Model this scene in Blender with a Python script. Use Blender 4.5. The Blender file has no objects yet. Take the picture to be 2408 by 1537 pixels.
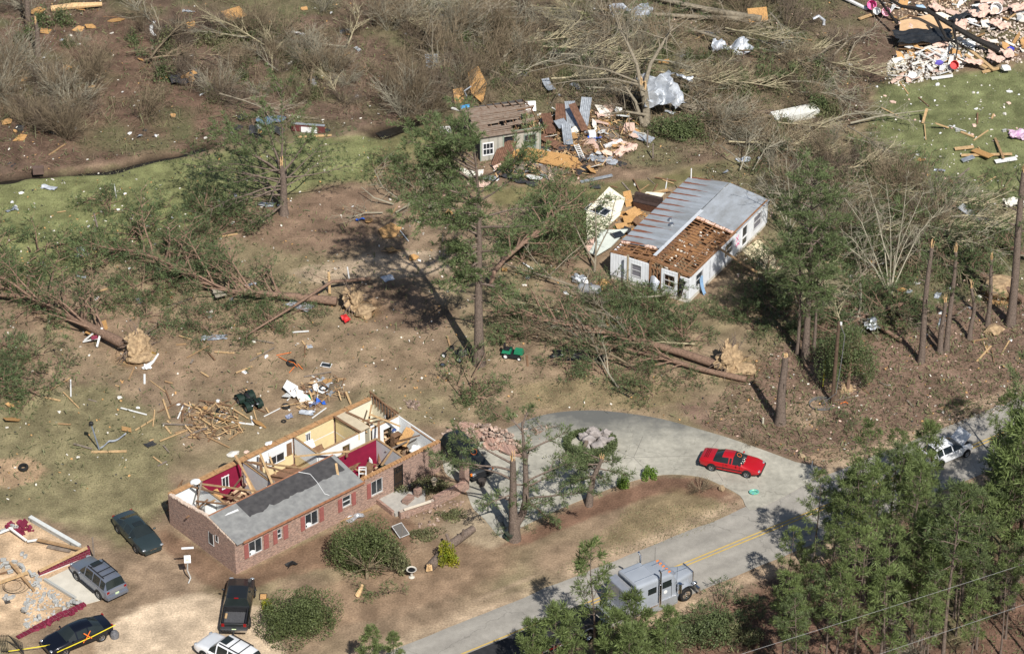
import bpy, bmesh, math, random
import numpy as np
from mathutils import Vector, Matrix, noise as mnoise
R = random.Random(7); NR = np.random.default_rng(7)
S = bpy.context.scene
C = S.collection
# ------------------------------------------------------------------ camera, sky, sun
CAM_H = 142.0; PITCH = math.radians(33.3); FPX = 7800.0; CY = CAM_H / math.tan(PITCH)
cam = bpy.data.cameras.new("camera"); cam_o = bpy.data.objects.new("camera", cam); C.objects.link(cam_o)
cam.sensor_width = 36; cam.lens = 36 * FPX / 2408.0; cam.clip_end = 6000; cam.clip_start = 1
cam_o.location = (0, -CY, CAM_H); cam_o.rotation_euler = (math.pi/2 - PITCH, 0, 0)
S.camera = cam_o
SUN_EL = math.radians(47); SUN_AZ = math.radians(160)          # azimuth clockwise from +Y
w = bpy.data.worlds.new("World"); S.world = w; w.use_nodes = True
nt = w.node_tree; sky = nt.nodes.new("ShaderNodeTexSky"); sky.sky_type = 'NISHITA'; sky.sun_disc = False
sky.sun_elevation = SUN_EL; sky.sun_rotation = SUN_AZ
bg = nt.nodes["Background"]; bg.inputs["Strength"].default_value = 0.062; nt.links.new(sky.outputs[0], bg.inputs[0])
sl = bpy.data.lights.new("sun", 'SUN'); sl.energy = 4.6; sl.angle = math.radians(0.5); sl.color = (1, 0.96, 0.9)
so = bpy.data.objects.new("sun", sl); C.objects.link(so)
sd = Vector((math.sin(SUN_AZ)*math.cos(SUN_EL), math.cos(SUN_AZ)*math.cos(SUN_EL), math.sin(SUN_EL)))
so.rotation_euler = sd.to_track_quat('Z', 'Y').to_euler(); so.location = (0, -50, 80)
S.view_settings.view_transform = 'Standard'; S.view_settings.look = 'None'; S.view_settings.gamma = 1
S.view_settings.exposure = 0.25
S.render.engine = 'CYCLES'; S.cycles.max_bounces = 5; S.cycles.diffuse_bounces = 2; S.cycles.transparent_max_bounces = 6

# ------------------------------------------------------------------ survey helpers (photo survey units -> metres on the ground)
def G(u, v, z=0.0):
    x = (u-1204)/FPX; y = -(v-768.5)/FPX
    dy = math.cos(PITCH)+y*math.sin(PITCH); dz = -math.sin(PITCH)+y*math.cos(PITCH)
    t = (CAM_H-z)/-dz
    return Vector((x*t, -CY+dy*t, z))
def Q(x, y, z=0.0):
    dy = y+CY; dz = z-CAM_H
    fw = dy*math.cos(PITCH)-dz*math.sin(PITCH); up = dy*math.sin(PITCH)+dz*math.cos(PITCH)
    return 1204+FPX*x/fw, 768.5-FPX*up/fw
def HT(u, v, vt):
    p = G(u, v); lo, hi = 0, 45
    for _ in range(40):
        m = (lo+hi)/2
        if Q(p.x, p.y, m)[1] > vt: lo = m
        else: hi = m
    return lo
def inpoly(px, py, poly):
    px = np.asarray(px, float); py = np.asarray(py, float); r = np.zeros(px.shape, bool); n = len(poly)
    for i in range(n):
        x1, y1 = poly[i]; x2, y2 = poly[(i+1) % n]
        c = ((y1 > py) != (y2 > py)); d = (y2-y1) or 1e-9
        r ^= c & (px < (x2-x1)*(py-y1)/d+x1)
    return r
def vnoise(x, y, s, seed):
    rg = np.random.default_rng(seed); T = rg.random((256, 256))
    x = np.asarray(x)/s; y = np.asarray(y)/s; xi = np.floor(x).astype(int); yi = np.floor(y).astype(int)
    fx = x-xi; fy = y-yi; fx = fx*fx*(3-2*fx); fy = fy*fy*(3-2*fy)
    a = T[xi % 256, yi % 256]; b = T[(xi+1) % 256, yi % 256]; c = T[xi % 256, (yi+1) % 256]; d = T[(xi+1) % 256, (yi+1) % 256]
    return (a*(1-fx)+b*fx)*(1-fy)+(c*(1-fx)+d*fx)*fy
def sample(poly, n, rnd=R):
    """n random ground points inside a survey polygon"""
    us = [p[0] for p in poly]; vs = [p[1] for p in poly]; out = []
    while len(out) < n:
        u, v = rnd.uniform(min(us), max(us)), rnd.uniform(min(vs), max(vs))
        if inpoly([u], [v], poly)[0]: out.append((u, v))
    return out

# ------------------------------------------------------------------ materials
def s2l(r, g, b):
    f = lambda c: (c/255/12.92) if c/255 <= 0.04045 else ((c/255+0.055)/1.055)**2.4
    return (f(r), f(g), f(b))
MATS = {}
def mat(name, col, rough=0.8, var=0.18, scale=6.0, metal=0.0, bump=0.0, spec=0.3, col2=None, trans=0.0, rand=0.0, detail=4, coat=0.0):
    """principled, base colour broken up by noise in object space; rand = brightness change per small piece"""
    if name in MATS: return MATS[name]
    m = bpy.data.materials.new(name); m.use_nodes = True; nt = m.node_tree; N = nt.nodes; L = nt.links
    b = N["Principled BSDF"]; b.inputs["Roughness"].default_value = rough; b.inputs["Metallic"].default_value = metal
    b.inputs["Specular IOR Level"].default_value = spec; b.inputs["Coat Weight"].default_value = coat
    tc = N.new("ShaderNodeTexCoord"); nz = N.new("ShaderNodeTexNoise"); nz.inputs["Scale"].default_value = scale; nz.inputs["Detail"].default_value = detail
    L.new(tc.outputs["Object"], nz.inputs["Vector"])
    rp = N.new("ShaderNodeValToRGB"); rp.color_ramp.elements[0].position = 0.3; rp.color_ramp.elements[1].position = 0.7
    c2 = col2 or tuple(min(1, c*(1+var)) for c in col); c1 = col if col2 else tuple(c*(1-var) for c in col)
    rp.color_ramp.elements[0].color = (*c1, 1); rp.color_ramp.elements[1].color = (*c2, 1)
    L.new(nz.outputs["Fac"], rp.inputs[0]); out = rp.outputs[0]
    if rand:
        ge = N.new("ShaderNodeNewGeometry"); oi = N.new("ShaderNodeObjectInfo")
        ad = N.new("ShaderNodeMath"); ad.operation = 'MULTIPLY_ADD'; L.new(ge.outputs["Random Per Island"], ad.inputs[0]); ad.inputs[1].default_value = rand*2; ad.inputs[2].default_value = 1-rand
        a2 = N.new("ShaderNodeMath"); a2.operation = 'MULTIPLY_ADD'; L.new(oi.outputs["Random"], a2.inputs[0]); a2.inputs[1].default_value = rand*0.8; a2.inputs[2].default_value = 1-rand*0.4
        mu = N.new("ShaderNodeMath"); mu.operation = 'MULTIPLY'; L.new(ad.outputs[0], mu.inputs[0]); L.new(a2.outputs[0], mu.inputs[1])
        vm = N.new("ShaderNodeVectorMath"); vm.operation = 'SCALE'; L.new(out, vm.inputs[0]); L.new(mu.outputs[0], vm.inputs["Scale"]); out = vm.outputs[0]
    L.new(out, b.inputs["Base Color"])
    if bump:
        bp = N.new("ShaderNodeBump"); bp.inputs["Strength"].default_value = bump; bp.inputs["Distance"].default_value = 0.03; L.new(nz.outputs["Fac"], bp.inputs["Height"]); L.new(bp.outputs[0], b.inputs["Normal"])
    if trans:
        tb = N.new("ShaderNodeBsdfTranslucent"); L.new(out, tb.inputs[0]); mx = N.new("ShaderNodeMixShader"); mx.inputs[0].default_value = trans
        L.new(b.outputs[0], mx.inputs[1]); L.new(tb.outputs[0], mx.inputs[2]); L.new(mx.outputs[0], N["Material Output"].inputs[0])
    MATS[name] = m; return m
NEEDLE = mat("pine_needles", (0.13, 0.17, 0.07), 0.6, 0.3, 0.9, rand=0.35, trans=0.25)
NEEDLE_Y = mat("young_pine_needles", (0.155, 0.2, 0.07), 0.6, 0.3, 0.9, rand=0.35, trans=0.28)
NEEDLE_D = mat("wilting_pine_needles", (0.1, 0.135, 0.058), 0.65, 0.3, 0.7, rand=0.4, trans=0.2)
LEAF = mat("shrub_leaves", (0.115, 0.145, 0.06), 0.55, 0.3, 1.2, rand=0.4, trans=0.25)
LEAF_B = mat("bright_leaves", (0.13, 0.21, 0.035), 0.5, 0.3, 1.2, rand=0.35, trans=0.25)
LEAF_O = mat("olive_leaves", (0.16, 0.165, 0.078), 0.6, 0.3, 0.8, rand=0.4, trans=0.2)
LEAF_YG = mat("yellow_green_leaves", (0.2, 0.27, 0.03), 0.5, 0.4, 1.5, rand=0.4, trans=0.25, col2=(0.42, 0.37, 0.03))
BARK = mat("pine_bark", (0.16, 0.122, 0.098), 0.95, 0.4, 9, bump=0.6)
BARK_R = mat("reddish_pine_bark", (0.21, 0.135, 0.095), 0.95, 0.35, 7, bump=0.5)
BARK_D = mat("dark_wet_bark", (0.025, 0.022, 0.02), 0.8, 0.3, 6, bump=0.5)
BARK_G = mat("grey_bark", (0.24, 0.205, 0.15), 0.9, 0.3, 5, bump=0.4)
TWIG = mat("bare_twigs", (0.2, 0.155, 0.1), 0.9, 0.3, 2, rand=0.35)
TWIG_D = mat("dark_twigs", (0.15, 0.115, 0.085), 0.9, 0.25, 2, rand=0.35)
TWIG_P = mat("pale_twigs", (0.28, 0.255, 0.19), 0.9, 0.2, 2, rand=0.25)
SPLINT = mat("fresh_split_wood", (0.62, 0.42, 0.22), 0.8, 0.25, 8)
SAND_R = mat("sandy_root_soil", (0.2, 0.135, 0.08), 1.0, 0.35, 4, bump=1.0, col2=(0.5, 0.36, 0.21), detail=9)
PINEBOARD = mat("pale_lumber", (0.52, 0.35, 0.18), 0.8, 0.22, 5)
TANBOARD = mat("tan_lumber", (0.36, 0.23, 0.12), 0.85, 0.25, 5)
BROWNBOARD = mat("brown_lumber", (0.2, 0.115, 0.065), 0.85, 0.3, 5)
GREYBOARD = mat("weathered_lumber", (0.22, 0.18, 0.145), 0.9, 0.3, 5)
WHITEBOARD = mat("white_painted_board", (0.75, 0.75, 0.72), 0.6, 0.1, 5)
PLY = mat("plywood", (0.5, 0.29, 0.12), 0.8, 0.25, 9)
OSB = mat("chipboard_sheathing", (0.46, 0.26, 0.1), 0.85, 0.3, 14, detail=8)
TARP = mat("black_roofing_felt", (0.04, 0.04, 0.043), 0.75, 0.3, 4, bump=0.3)
INSUL = mat("pink_insulation", (0.68, 0.48, 0.39), 1.0, 0.2, 7, bump=0.6)
WHITE = mat("white_plastic", (0.78, 0.78, 0.77), 0.5, 0.06, 4)
FOAM = mat("off_white_foam", (0.7, 0.66, 0.58), 0.9, 0.15, 8)
METAL = mat("galvanised_sheet", (0.5, 0.53, 0.56), 0.42, 0.25, 3, metal=0.55)
METAL_W = mat("white_enamelled_sheet", (0.5, 0.53, 0.57), 0.4, 0.15, 3, metal=0.2)
RUST = mat("rusty_corrugated_iron", (0.16, 0.085, 0.055), 0.85, 0.4, 3)
BLACK = mat("black_rubber", (0.018, 0.018, 0.018), 0.85, 0.2, 6)
BLACKP = mat("black_plastic", (0.022, 0.022, 0.024), 0.45, 0.2, 6)
IRON = mat("black_iron", (0.02, 0.02, 0.02), 0.6, 0.2, 6)
CHROME = mat("chrome", (0.75, 0.76, 0.78), 0.22, 0.05, 3, metal=1.0)
STEEL = mat("brushed_steel", (0.5, 0.51, 0.53), 0.35, 0.1, 3, metal=0.9)
GLASS = mat("dark_car_glass", (0.02, 0.026, 0.026), 0.08, 0.1, 2, spec=0.6)
BLOCK = mat("grey_concrete_block", (0.42, 0.42, 0.4), 0.95, 0.15, 8, bump=0.3)
CONC = mat("concrete", (0.4, 0.38, 0.34), 0.95, 0.12, 3)
MAROON = mat("maroon_paint", (0.19, 0.022, 0.05), 0.7, 0.15, 4)
BLUE = mat("blue_plastic", (0.03, 0.13, 0.55), 0.5, 0.1, 4)
RED = mat("red_plastic", (0.55, 0.03, 0.03), 0.5, 0.1, 4)
PINK = mat("pink_plastic", (0.75, 0.12, 0.35), 0.5, 0.1, 4)
AMBER = mat("amber_lens", (0.8, 0.2, 0.02), 0.3, 0.05, 4)
REDLENS = mat("red_lens", (0.25, 0.012, 0.012), 0.25, 0.05, 4)
LENS = mat("clear_lens", (0.4, 0.42, 0.44), 0.15, 0.1, 10, metal=0.4)
LEAF_C = mat("cedar_sprays", (0.13, 0.16, 0.06), 0.6, 0.3, 1.2, rand=0.4, trans=0.25)
ORANGE = mat("orange_paint", (0.75, 0.18, 0.03), 0.6, 0.05, 4)
YELLOW = mat("yellow_tape", (0.85, 0.72, 0.05), 0.5, 0.05, 4)

# ------------------------------------------------------------------ mesh helpers
class MB:
    def __init__(s): s.v = []; s.f = []; s.smooth = False
    def add(s, vs, fs, M=None):
        o = len(s.v)
        s.v.extend([tuple(M @ Vector(p)) for p in vs] if M is not None else [tuple(p) for p in vs])
        s.f.extend([tuple(i+o for i in f) for f in fs]); return s
    def box(s, c, d, rz=0.0, rx=0.0, ry=0.0, taper=1.0):
        x, y, z = (a/2 for a in d); M = Matrix.Translation(c) @ Matrix.Rotation(rz, 4, 'Z') @ Matrix.Rotation(ry, 4, 'Y') @ Matrix.Rotation(rx, 4, 'X')
        t = taper
        return s.add([(-x,-y,-z),(x,-y,-z),(x,y,-z),(-x,y,-z),(-x*t,-y*t,z),(x*t,-y*t,z),(x*t,y*t,z),(-x*t,y*t,z)],
              [(0,3,2,1),(4,5,6,7),(0,1,5,4),(1,2,6,5),(2,3,7,6),(3,0,4,7)], M)
    def bar(s, a, b, w_, t_, up=(0,0,1)):
        a = Vector(a); b = Vector(b); d = b-a; L = d.length; x = d.normalized(); up = Vector(up)
        if abs(x.dot(up)) > .98: up = Vector((1,0,0))
        y = up.cross(x).normalized(); z = x.cross(y)
        M = Matrix((( x.x,y.x,z.x,0),(x.y,y.y,z.y,0),(x.z,y.z,z.z,0),(0,0,0,1))); M.translation = (a+b)/2
        h = L/2; y_, z_ = w_/2, t_/2
        return s.add([(-h,-y_,-z_),(h,-y_,-z_),(h,y_,-z_),(-h,y_,-z_),(-h,-y_,z_),(h,-y_,z_),(h,y_,z_),(-h,y_,z_)],
              [(0,3,2,1),(4,5,6,7),(0,1,5,4),(1,2,6,5),(2,3,7,6),(3,0,4,7)], M)
    def tube(s, pts, rad, n=6, cap=True):
        pts = [Vector(p) for p in pts]; k = len(pts); a = None
        if not hasattr(rad, '__len__'): rad = [rad]*k
        o = len(s.v); ref = Vector((0.31, 0.17, 0.93))
        for i, p in enumerate(pts):
            d = (pts[min(i+1, k-1)]-pts[max(i-1, 0)])
            d = d.normalized() if d.length > 1e-9 else Vector((0,0,1))
            if a is not None: a = a-d*a.dot(d)
            if a is None or a.length < 1e-3: a = d.cross(ref if abs(d.dot(ref)) < .95 else Vector((1,0,0)))
            a.normalize(); b = d.cross(a)
            for j in range(n):
                t = 2*math.pi*j/n; q = p+(a*math.cos(t)+b*math.sin(t))*rad[i]; s.v.append((q.x, q.y, q.z))
        for i in range(k-1):
            for j in range(n):
                s.f.append((o+i*n+j, o+i*n+(j+1) % n, o+(i+1)*n+(j+1) % n, o+(i+1)*n+j))
        if cap: s.f.append(tuple(o+j for j in range(n-1, -1, -1))); s.f.append(tuple(o+(k-1)*n+j for j in range(n)))
        return s
    def prism(s, poly, z0, z1, M=None):
        n = len(poly); vs = [(x, y, z0) for x, y in poly]+[(x, y, z1) for x, y in poly]
        fs = [tuple(range(n-1, -1, -1)), tuple(range(n, 2*n))]+[(i, (i+1) % n, n+(i+1) % n, n+i) for i in range(n)]
        return s.add(vs, fs, M)
    def lathe(s, prof, n=16, M=None, closed=False):
        vs = []; k = len(prof)
        for i in range(n):
            t = 2*math.pi*i/n
            for r, z in prof: vs.append((r*math.cos(t), r*math.sin(t), z))
        fs = []
        for i in range(n):
            for j in range(k if closed else k-1):
                j2 = (j+1) % k; i2 = (i+1) % n
                fs.append((i*k+j, i2*k+j, i2*k+j2, i*k+j2))
        return s.add(vs, fs, M)
    def grid(s, fn, nu, nv, thick=0.0):
        vs = [fn(i/nu, j/nv) for i in range(nu+1) for j in range(nv+1)]
        fs = [(i*(nv+1)+j, (i+1)*(nv+1)+j, (i+1)*(nv+1)+j+1, i*(nv+1)+j+1) for i in range(nu) for j in range(nv)]
        s.add(vs, fs)
        if thick: s.add([(x, y, z-thick) for x, y, z in vs], [f[::-1] for f in fs])
        return s
    def blob(s, c, r, seed=0, amp=0.25, sub=2, fr=1.5):
        bm = bmesh.new(); bmesh.ops.create_icosphere(bm, subdivisions=sub, radius=1)
        r = r if hasattr(r, '__len__') else (r, r, r)
        vs = []
        for v in bm.verts:
            k = 1+amp*2*(mnoise.noise(v.co*fr+Vector((seed*3.7, seed*1.3, 0))))
            vs.append((c[0]+v.co.x*r[0]*k, c[1]+v.co.y*r[1]*k, c[2]+v.co.z*r[2]*k))
        fs = [tuple(x.index for x in f.verts) for f in bm.faces]; bm.free(); return s.add(vs, fs)
    def build(s, name, m=None, parent=None, loc=None, rz=0.0, smooth=None, center=False):
        """one mesh object; center=True puts the origin at the base of world-built geometry"""
        vs = s.v
        if center and vs:
            a = np.array(vs); c0 = np.array([a[:,0].mean(), a[:,1].mean(), a[:,2].min()]); vs = (a-c0).tolist(); loc = tuple(c0)
        me = bpy.data.meshes.new(name); me.from_pydata(vs, [], s.f)
        if smooth if smooth is not None else s.smooth:
            me.shade_smooth(); me.set_sharp_from_angle(angle=math.radians(42))
        me.update(); return link(name, me, m, parent, loc, rz)
def link(name, me, m=None, parent=None, loc=None, rz=0.0):
    o = bpy.data.objects.new(name, me); C.objects.link(o)
    if m: me.materials.append(m)
    if loc is not None: o.location = loc
    if rz: o.rotation_euler = (0, 0, rz)
    if parent is not None: o.parent = parent
    return o
def soup(name, arr, m=None, parent=None, loc=None):
    """(n,k,3) array of loose faces -> one mesh object"""
    n, k, _ = arr.shape; me = bpy.data.meshes.new(name); me.vertices.add(n*k); me.vertices.foreach_set("co", arr.reshape(-1).astype(np.float32))
    me.loops.add(n*k); me.loops.foreach_set("vertex_index", np.arange(n*k, dtype=np.int32)); me.polygons.add(n)
    me.polygons.foreach_set("loop_start", np.arange(0, n*k, k, dtype=np.int32)); me.update(calc_edges=True); me.validate()
    return link(name, me, m, parent, loc)
def tag(o, label, cat, group=None, kind=None):
    o['label'] = label; o['category'] = cat
    if group: o['group'] = group
    if kind: o['kind'] = kind
    return o
def thing(name, label, cat, loc=(0,0,0), rz=0.0, group=None):
    o = bpy.data.objects.new(name, None); C.objects.link(o); o.location = loc; o.rotation_euler = (0, 0, rz); o.empty_display_size = 0.2
    return tag(o, label, cat, group)
def struct(o, label, cat):
    o['kind'] = 'structure'; o['label'] = label; o['category'] = cat; return o
def dup(root, loc, rz=0.0, sc=1.0, label=None, group=None):
    def cp(o, par):
        c = o.copy(); C.objects.link(c)
        if par is not None: c.parent = par
        for ch in o.children: cp(ch, c)
        return c
    r = cp(root, None); r.location = loc; r.rotation_euler = (r.rotation_euler[0], r.rotation_euler[1], rz); r.scale = (sc, sc, sc)
    if label: r['label'] = label
    if group: r['group'] = group
    return r

# landmarks used to word the labels of scattered wreckage
LM = []; GL = {}
def lm(u, v, phrase, r=6.0): p = G(u, v); LM.append((p.x, p.y, phrase, r))
USED = {}
def where(x, y):
    d = min(LM, key=lambda l: math.hypot(l[0]-x, l[1]-y)/l[3]); dx, dy = x-d[0], y-d[1]; r = math.hypot(dx, dy)/d[3]
    side = ("right of" if dx > 0 else "left of") if abs(dx) > abs(dy)*1.2 else ("behind" if dy > 0 else "in front of")
    return ("just " if r < 0.45 else "" if r < 0.9 else "well ")+side+" "+d[2]
def lab(desc, x, y):
    s_ = desc+" "+where(x, y)
    if s_ in USED:
        a, b = sorted(LM, key=lambda l: math.hypot(l[0]-x, l[1]-y)/l[3])[:2]; t_ = desc+" between "+a[2]+" and "+b[2]
        if len(t_.split()) <= 16: s_ = t_
    USED[s_] = 1; return s_
# ------------------------------------------------------------------ ground
AX = lambda a, b, st, far: np.concatenate([[-far, -far*.45, -far*.2, a-40, a-12], np.arange(a, b, st), [b+12, b+40, far*.2, far*.45, far]])
gx = AX(-58, 58, 0.3, 3500); gy = AX(-52, 66, 0.3, 3500)
GX, GY = np.meshgrid(gx, gy, indexing='ij')
gu, gv = Q(GX, GY, 0.0); gu = np.where(GY > -CY+30, gu, 1204); gv = np.where(GY > -CY+30, gv, 2500)
WOOD = [(-900,-600),(3300,-600),(3300,100),(2600,120),(2100,170),(2040,260),(1950,330),(1750,370),(1500,400),(1150,400),(1060,330),(1000,280),(880,305),(700,320),(430,350),(0,425),(-900,540)]
LAWN1 = [(-900,560),(0,428),(430,365),(700,330),(880,318),(1000,296),(1020,330),(950,380),(860,420),(760,430),(700,470),(560,470),(480,520),(300,600),(0,690),(-900,900)]
LAWN3 = [(2060,200),(2600,130),(3300,100),(3300,560),(2600,520),(2300,480),(2100,430),(2040,340)]
SLASH = [(1650,390),(2050,350),(2150,450),(2400,500),(3300,540),(3300,700),(2300,720),(1900,760),(1800,620),(1820,470)]
STRAWR = [(1780,850),(1900,760),(2300,700),(3300,660),(3300,880),(2500,930),(2300,985),(2000,1060),(1930,1110),(1830,1065),(1640,1005),(1600,955),(1700,930)]
FOREST = [(900,2100),(1330,1537),(1500,1480),(1720,1390),(2408,1100),(3300,800),(3300,2600),(900,2600)]
ZONES = [  # polygon, colour, edge roughness, strength
 (WOOD, s2l(116,97,82), 22, 1), ([(850,-100),(1950,-100),(2000,320),(1500,380),(1000,300)], s2l(128,117,92), 40, .8),
 ([(-50,60),(330,40),(520,200),(500,330),(100,400),(-100,380)], s2l(112,88,72), 40, .6),
 (LAWN1, s2l(128,136,84), 16, 1), (LAWN3, s2l(120,130,82), 20, 1),
 ([(1060,330),(1500,300),(1600,380),(1500,420),(1120,440)], s2l(142,120,98), 20, .8), ([(1120,445),(1500,425),(1740,370),(1700,412),(1600,432),(1480,462),(1180,490)], s2l(118,116,72), 14, .9),
 ([(560,470),(700,450),(800,435),(880,430),(900,520),(860,580),(700,600),(540,570),(520,510)], s2l(136,112,92), 26, .8),
 ([(880,300),(1010,290),(1060,330),(1040,420),(900,420)], s2l(128,120,80), 16, .6),
 (SLASH, s2l(120,116,86), 26, .9), (STRAWR, s2l(134,110,94), 16, .95),
 ([(680,640),(800,610),(960,590),(1070,590),(1060,640),(900,655),(760,670)], s2l(176,158,132), 12, .85),
 ([(830,660),(980,670),(1080,740),(1010,780),(880,760)], s2l(120,98,80), 14, .7),
 ([(1130,560),(1230,470),(1270,480),(1200,600),(1130,660)], s2l(160,142,118), 10, .6),
 ([(-600,1000),(250,900),(420,1010),(400,1180),(300,1290),(100,1215),(-600,1190)], s2l(134,130,92), 24, .85), ([(1200,900),(1500,880),(1640,940),(1500,965),(1230,960)], s2l(140,128,88), 24, .6),
 ([(700,1000),(0,740),(500,720),(820,760),(1100,850),(1100,930),(850,900)], s2l(154,130,104), 40, .65), ([(740,860),(860,850),(910,890),(820,920),(720,900)], s2l(172,150,122), 16, .6),
 ([(-100,1090),(60,1072),(115,1100),(90,1130),(20,1148),(-100,1140)], s2l(188,158,122), 8, .9),
 ([(-300,1235),(60,1222),(210,1300),(195,1390),(120,1450),(40,1490),(-300,1600)], s2l(208,180,142), 6, .97),
 ([(240,1480),(330,1436),(410,1400),(480,1392),(560,1415),(620,1430),(660,1500),(690,1600),(600,1750),(220,1750),(210,1560)], s2l(208,188,158), 16, .95),
 ([(300,1330),(380,1280),(430,1300),(480,1370),(420,1400),(330,1400)], s2l(160,138,112), 14, .6),
 ([(1160,1290),(1250,1245),(1330,1200),(1420,1163),(1500,1137),(1560,1121),(1640,1122),(1690,1140),(1745,1170),(1775,1195),(1735,1205),(1680,1170),(1560,1160),(1430,1200),(1320,1245),(1240,1280)], s2l(128,98,78), 8, .95),
 ([(1490,1180),(1600,1150),(1690,1175),(1740,1215),(1600,1260),(1400,1290)], s2l(138,126,88), 18, .6),
 ([(385,1240),(560,1345),(700,1285),(900,1195),(980,1230),(960,1300),(800,1330),(650,1360),(560,1400),(470,1370),(370,1275)], s2l(128,102,80), 10, .9),
 ([(960,1290),(1150,1260),(1240,1290),(1120,1390),(900,1450),(740,1480),(700,1400),(850,1350)], s2l(146,122,96), 22, .75),
 ([(1060,1210),(1150,1195),(1200,1255),(1150,1290),(1080,1270),(1040,1240)], s2l(184,168,138), 10, .8),
 ([(1840,960),(1920,935),(1960,985),(1900,1010),(1830,1000)], s2l(164,142,116), 10, .9), ([(1640,930),(1760,900),(1800,950),(1740,1000),(1660,980)], s2l(150,130,104), 14, .7),
 (FOREST, s2l(122,94,78), 14, 1),
 ([(1890,1075),(1990,1040),(2010,1055),(1915,1098)], s2l(164,140,112), 6, .8),
]
# sand shoulders along both edges of the road
RA = G(1227,1483); RD = (G(2394,1006)-RA); RD.z = 0; RD.normalize(); RN = Vector((-RD.y, RD.x, 0)); RHW = 3.05
along = (GX-RA.x)*RD.x+(GY-RA.y)*RD.y; off = (GX-RA.x)*RN.x+(GY-RA.y)*RN.y
col = np.empty(GX.shape+(3,)); base = np.array(s2l(147,127,102)); col[:] = base
nA = vnoise(GX, GY, 9, 1)*.6+vnoise(GX, GY, 3, 2)*.4
green = np.clip((nA-.42)*4, 0, 1)[..., None]; col = col*(1-green*.55)+np.array(s2l(134,130,92))*green*.55
bare = np.clip((vnoise(GX, GY, 5, 3)*.6+vnoise(GX, GY, 1.4, 4)*.4-.6)*5, 0, 1)[..., None]; col = col*(1-bare*.5)+np.array(s2l(168,146,116))*bare*.5
wild = np.zeros(GX.shape)
for k, (poly, c, j, a) in enumerate(ZONES):
    m = np.zeros(GX.shape)
    for q in range(5):
        du = (vnoise(GX, GY, 2.4, 20+k*9+q)-.5)*j*2.6+(vnoise(GX, GY, .7, 520+k*9+q)-.5)*j; dv = ((vnoise(GX, GY, 2.4, 220+k*9+q)-.5)*j*2.6+(vnoise(GX, GY, .7, 720+k*9+q)-.5)*j)*.6
        m += inpoly(gu+du, gv+dv, poly)
    m = (m/5*a)[..., None]; col = col*(1-m)+np.array(c)*m
    if poly in (WOOD, SLASH, FOREST): wild = np.maximum(wild, m[..., 0])
sh = np.exp(-((off-RHW-.5)/.7)**2)+np.exp(-((off+RHW+1.0)/.9)**2)*.9
sh = np.clip(sh*(.35+1.1*vnoise(GX, GY, 2, 77)), 0, 1)[..., None]*.8; col = col*(1-sh)+np.array(s2l(186,165,136))*sh
# worn wheel tracks beside the road and blotches of fallen straw
tr = np.clip(np.exp(-((off-RHW-1.5-.3*np.sin(along*.1))/.22)**2), 0, 1)*np.clip((vnoise(GX, GY, 6, 78)-.4)*4, 0, 1); tr = tr[..., None]*.7; col = col*(1-tr)+np.array(s2l(182,160,132))*tr
col = col*.9+.1*col.mean(-1, keepdims=True)*.9
mott = (.7+.56*vnoise(GX, GY, 1.1, 80))*(.8+.4*vnoise(GX, GY, .45, 81)); col = col*mott[..., None]*np.array([.88,.82,.765]); col = col*.88+.12*col.mean(-1, keepdims=True)
gw = (wild*np.clip((vnoise(GX, GY, 6, 90)*.6+vnoise(GX, GY, 2, 91)*.4-.5)*5, 0, 1))[..., None]*.6; col = col*(1-gw)+np.array(s2l(98,102,70))*gw
# the ditch along the far edge of the lawn
DITCH = [G(u, v) for u, v in [(-300,440),(0,420),(130,405),(250,398),(330,378),(430,357),(480,340)]]; DITCH2 = [G(u, v) for u, v in [(890,308),(940,292),(1000,272),(1035,248)]]
def segdist(pts):
    d = np.full(GX.shape, 1e9)
    for a, b in zip(pts[:-1], pts[1:]):
        ab = b-a; t = np.clip(((GX-a.x)*ab.x+(GY-a.y)*ab.y)/(ab.x**2+ab.y**2), 0, 1); d = np.minimum(d, np.hypot(GX-a.x-ab.x*t, GY-a.y-ab.y*t))
    return d
GZ = wild*((vnoise(GX, GY, 4, 5)-.5)*.35+(vnoise(GX, GY, 1.2, 6)-.5)*.16)
dn = (vnoise(GX, GY, 1.5, 60)-.5)*.7
for dp, wd in ((DITCH, .55), (DITCH2, 1.0)):
    d = segdist(dp)+dn; k = np.exp(-(d/wd)**2); GZ = GZ*(1-k)-k*.65; kk = np.clip(k*1.2, 0, 1)[..., None]; col = col*(1-kk)+np.array(s2l(52,44,36))*kk
for u_, v_ in ((318,838),(852,724),(1738,864),(2345,692)):   # raw pits where the roots tore out
    p_ = G(u_, v_); d = np.hypot(GX-p_.x, (GY-p_.y))+dn*.8; k = np.exp(-(d/1.1)**2); GZ = GZ-.55*k; kk = np.clip(k*1.6, 0, 1)[..., None]*.9; col = col*(1-kk)+np.array(s2l(168,134,94))*(.55+.6*vnoise(GX, GY, .5, 61))[..., None]*kk
roadmask = np.abs(off) < RHW+1.2; GZ = np.where(roadmask, -.03, GZ)
nx, ny = GX.shape
me = bpy.data.meshes.new("ground"); me.vertices.add(nx*ny); me.vertices.foreach_set("co", np.stack([GX, GY, GZ], -1).reshape(-1).astype(np.float32))
ii, jj = np.meshgrid(np.arange(nx-1), np.arange(ny-1), indexing='ij'); a = (ii*ny+jj).reshape(-1)
fi = np.stack([a, a+ny, a+ny+1, a+1], -1).astype(np.int32); me.loops.add(fi.size); me.loops.foreach_set("vertex_index", fi.reshape(-1)); me.polygons.add(len(fi)); me.polygons.foreach_set("loop_start", np.arange(0, fi.size, 4, dtype=np.int32)); me.update(calc_edges=True); me.shade_smooth()
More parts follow.
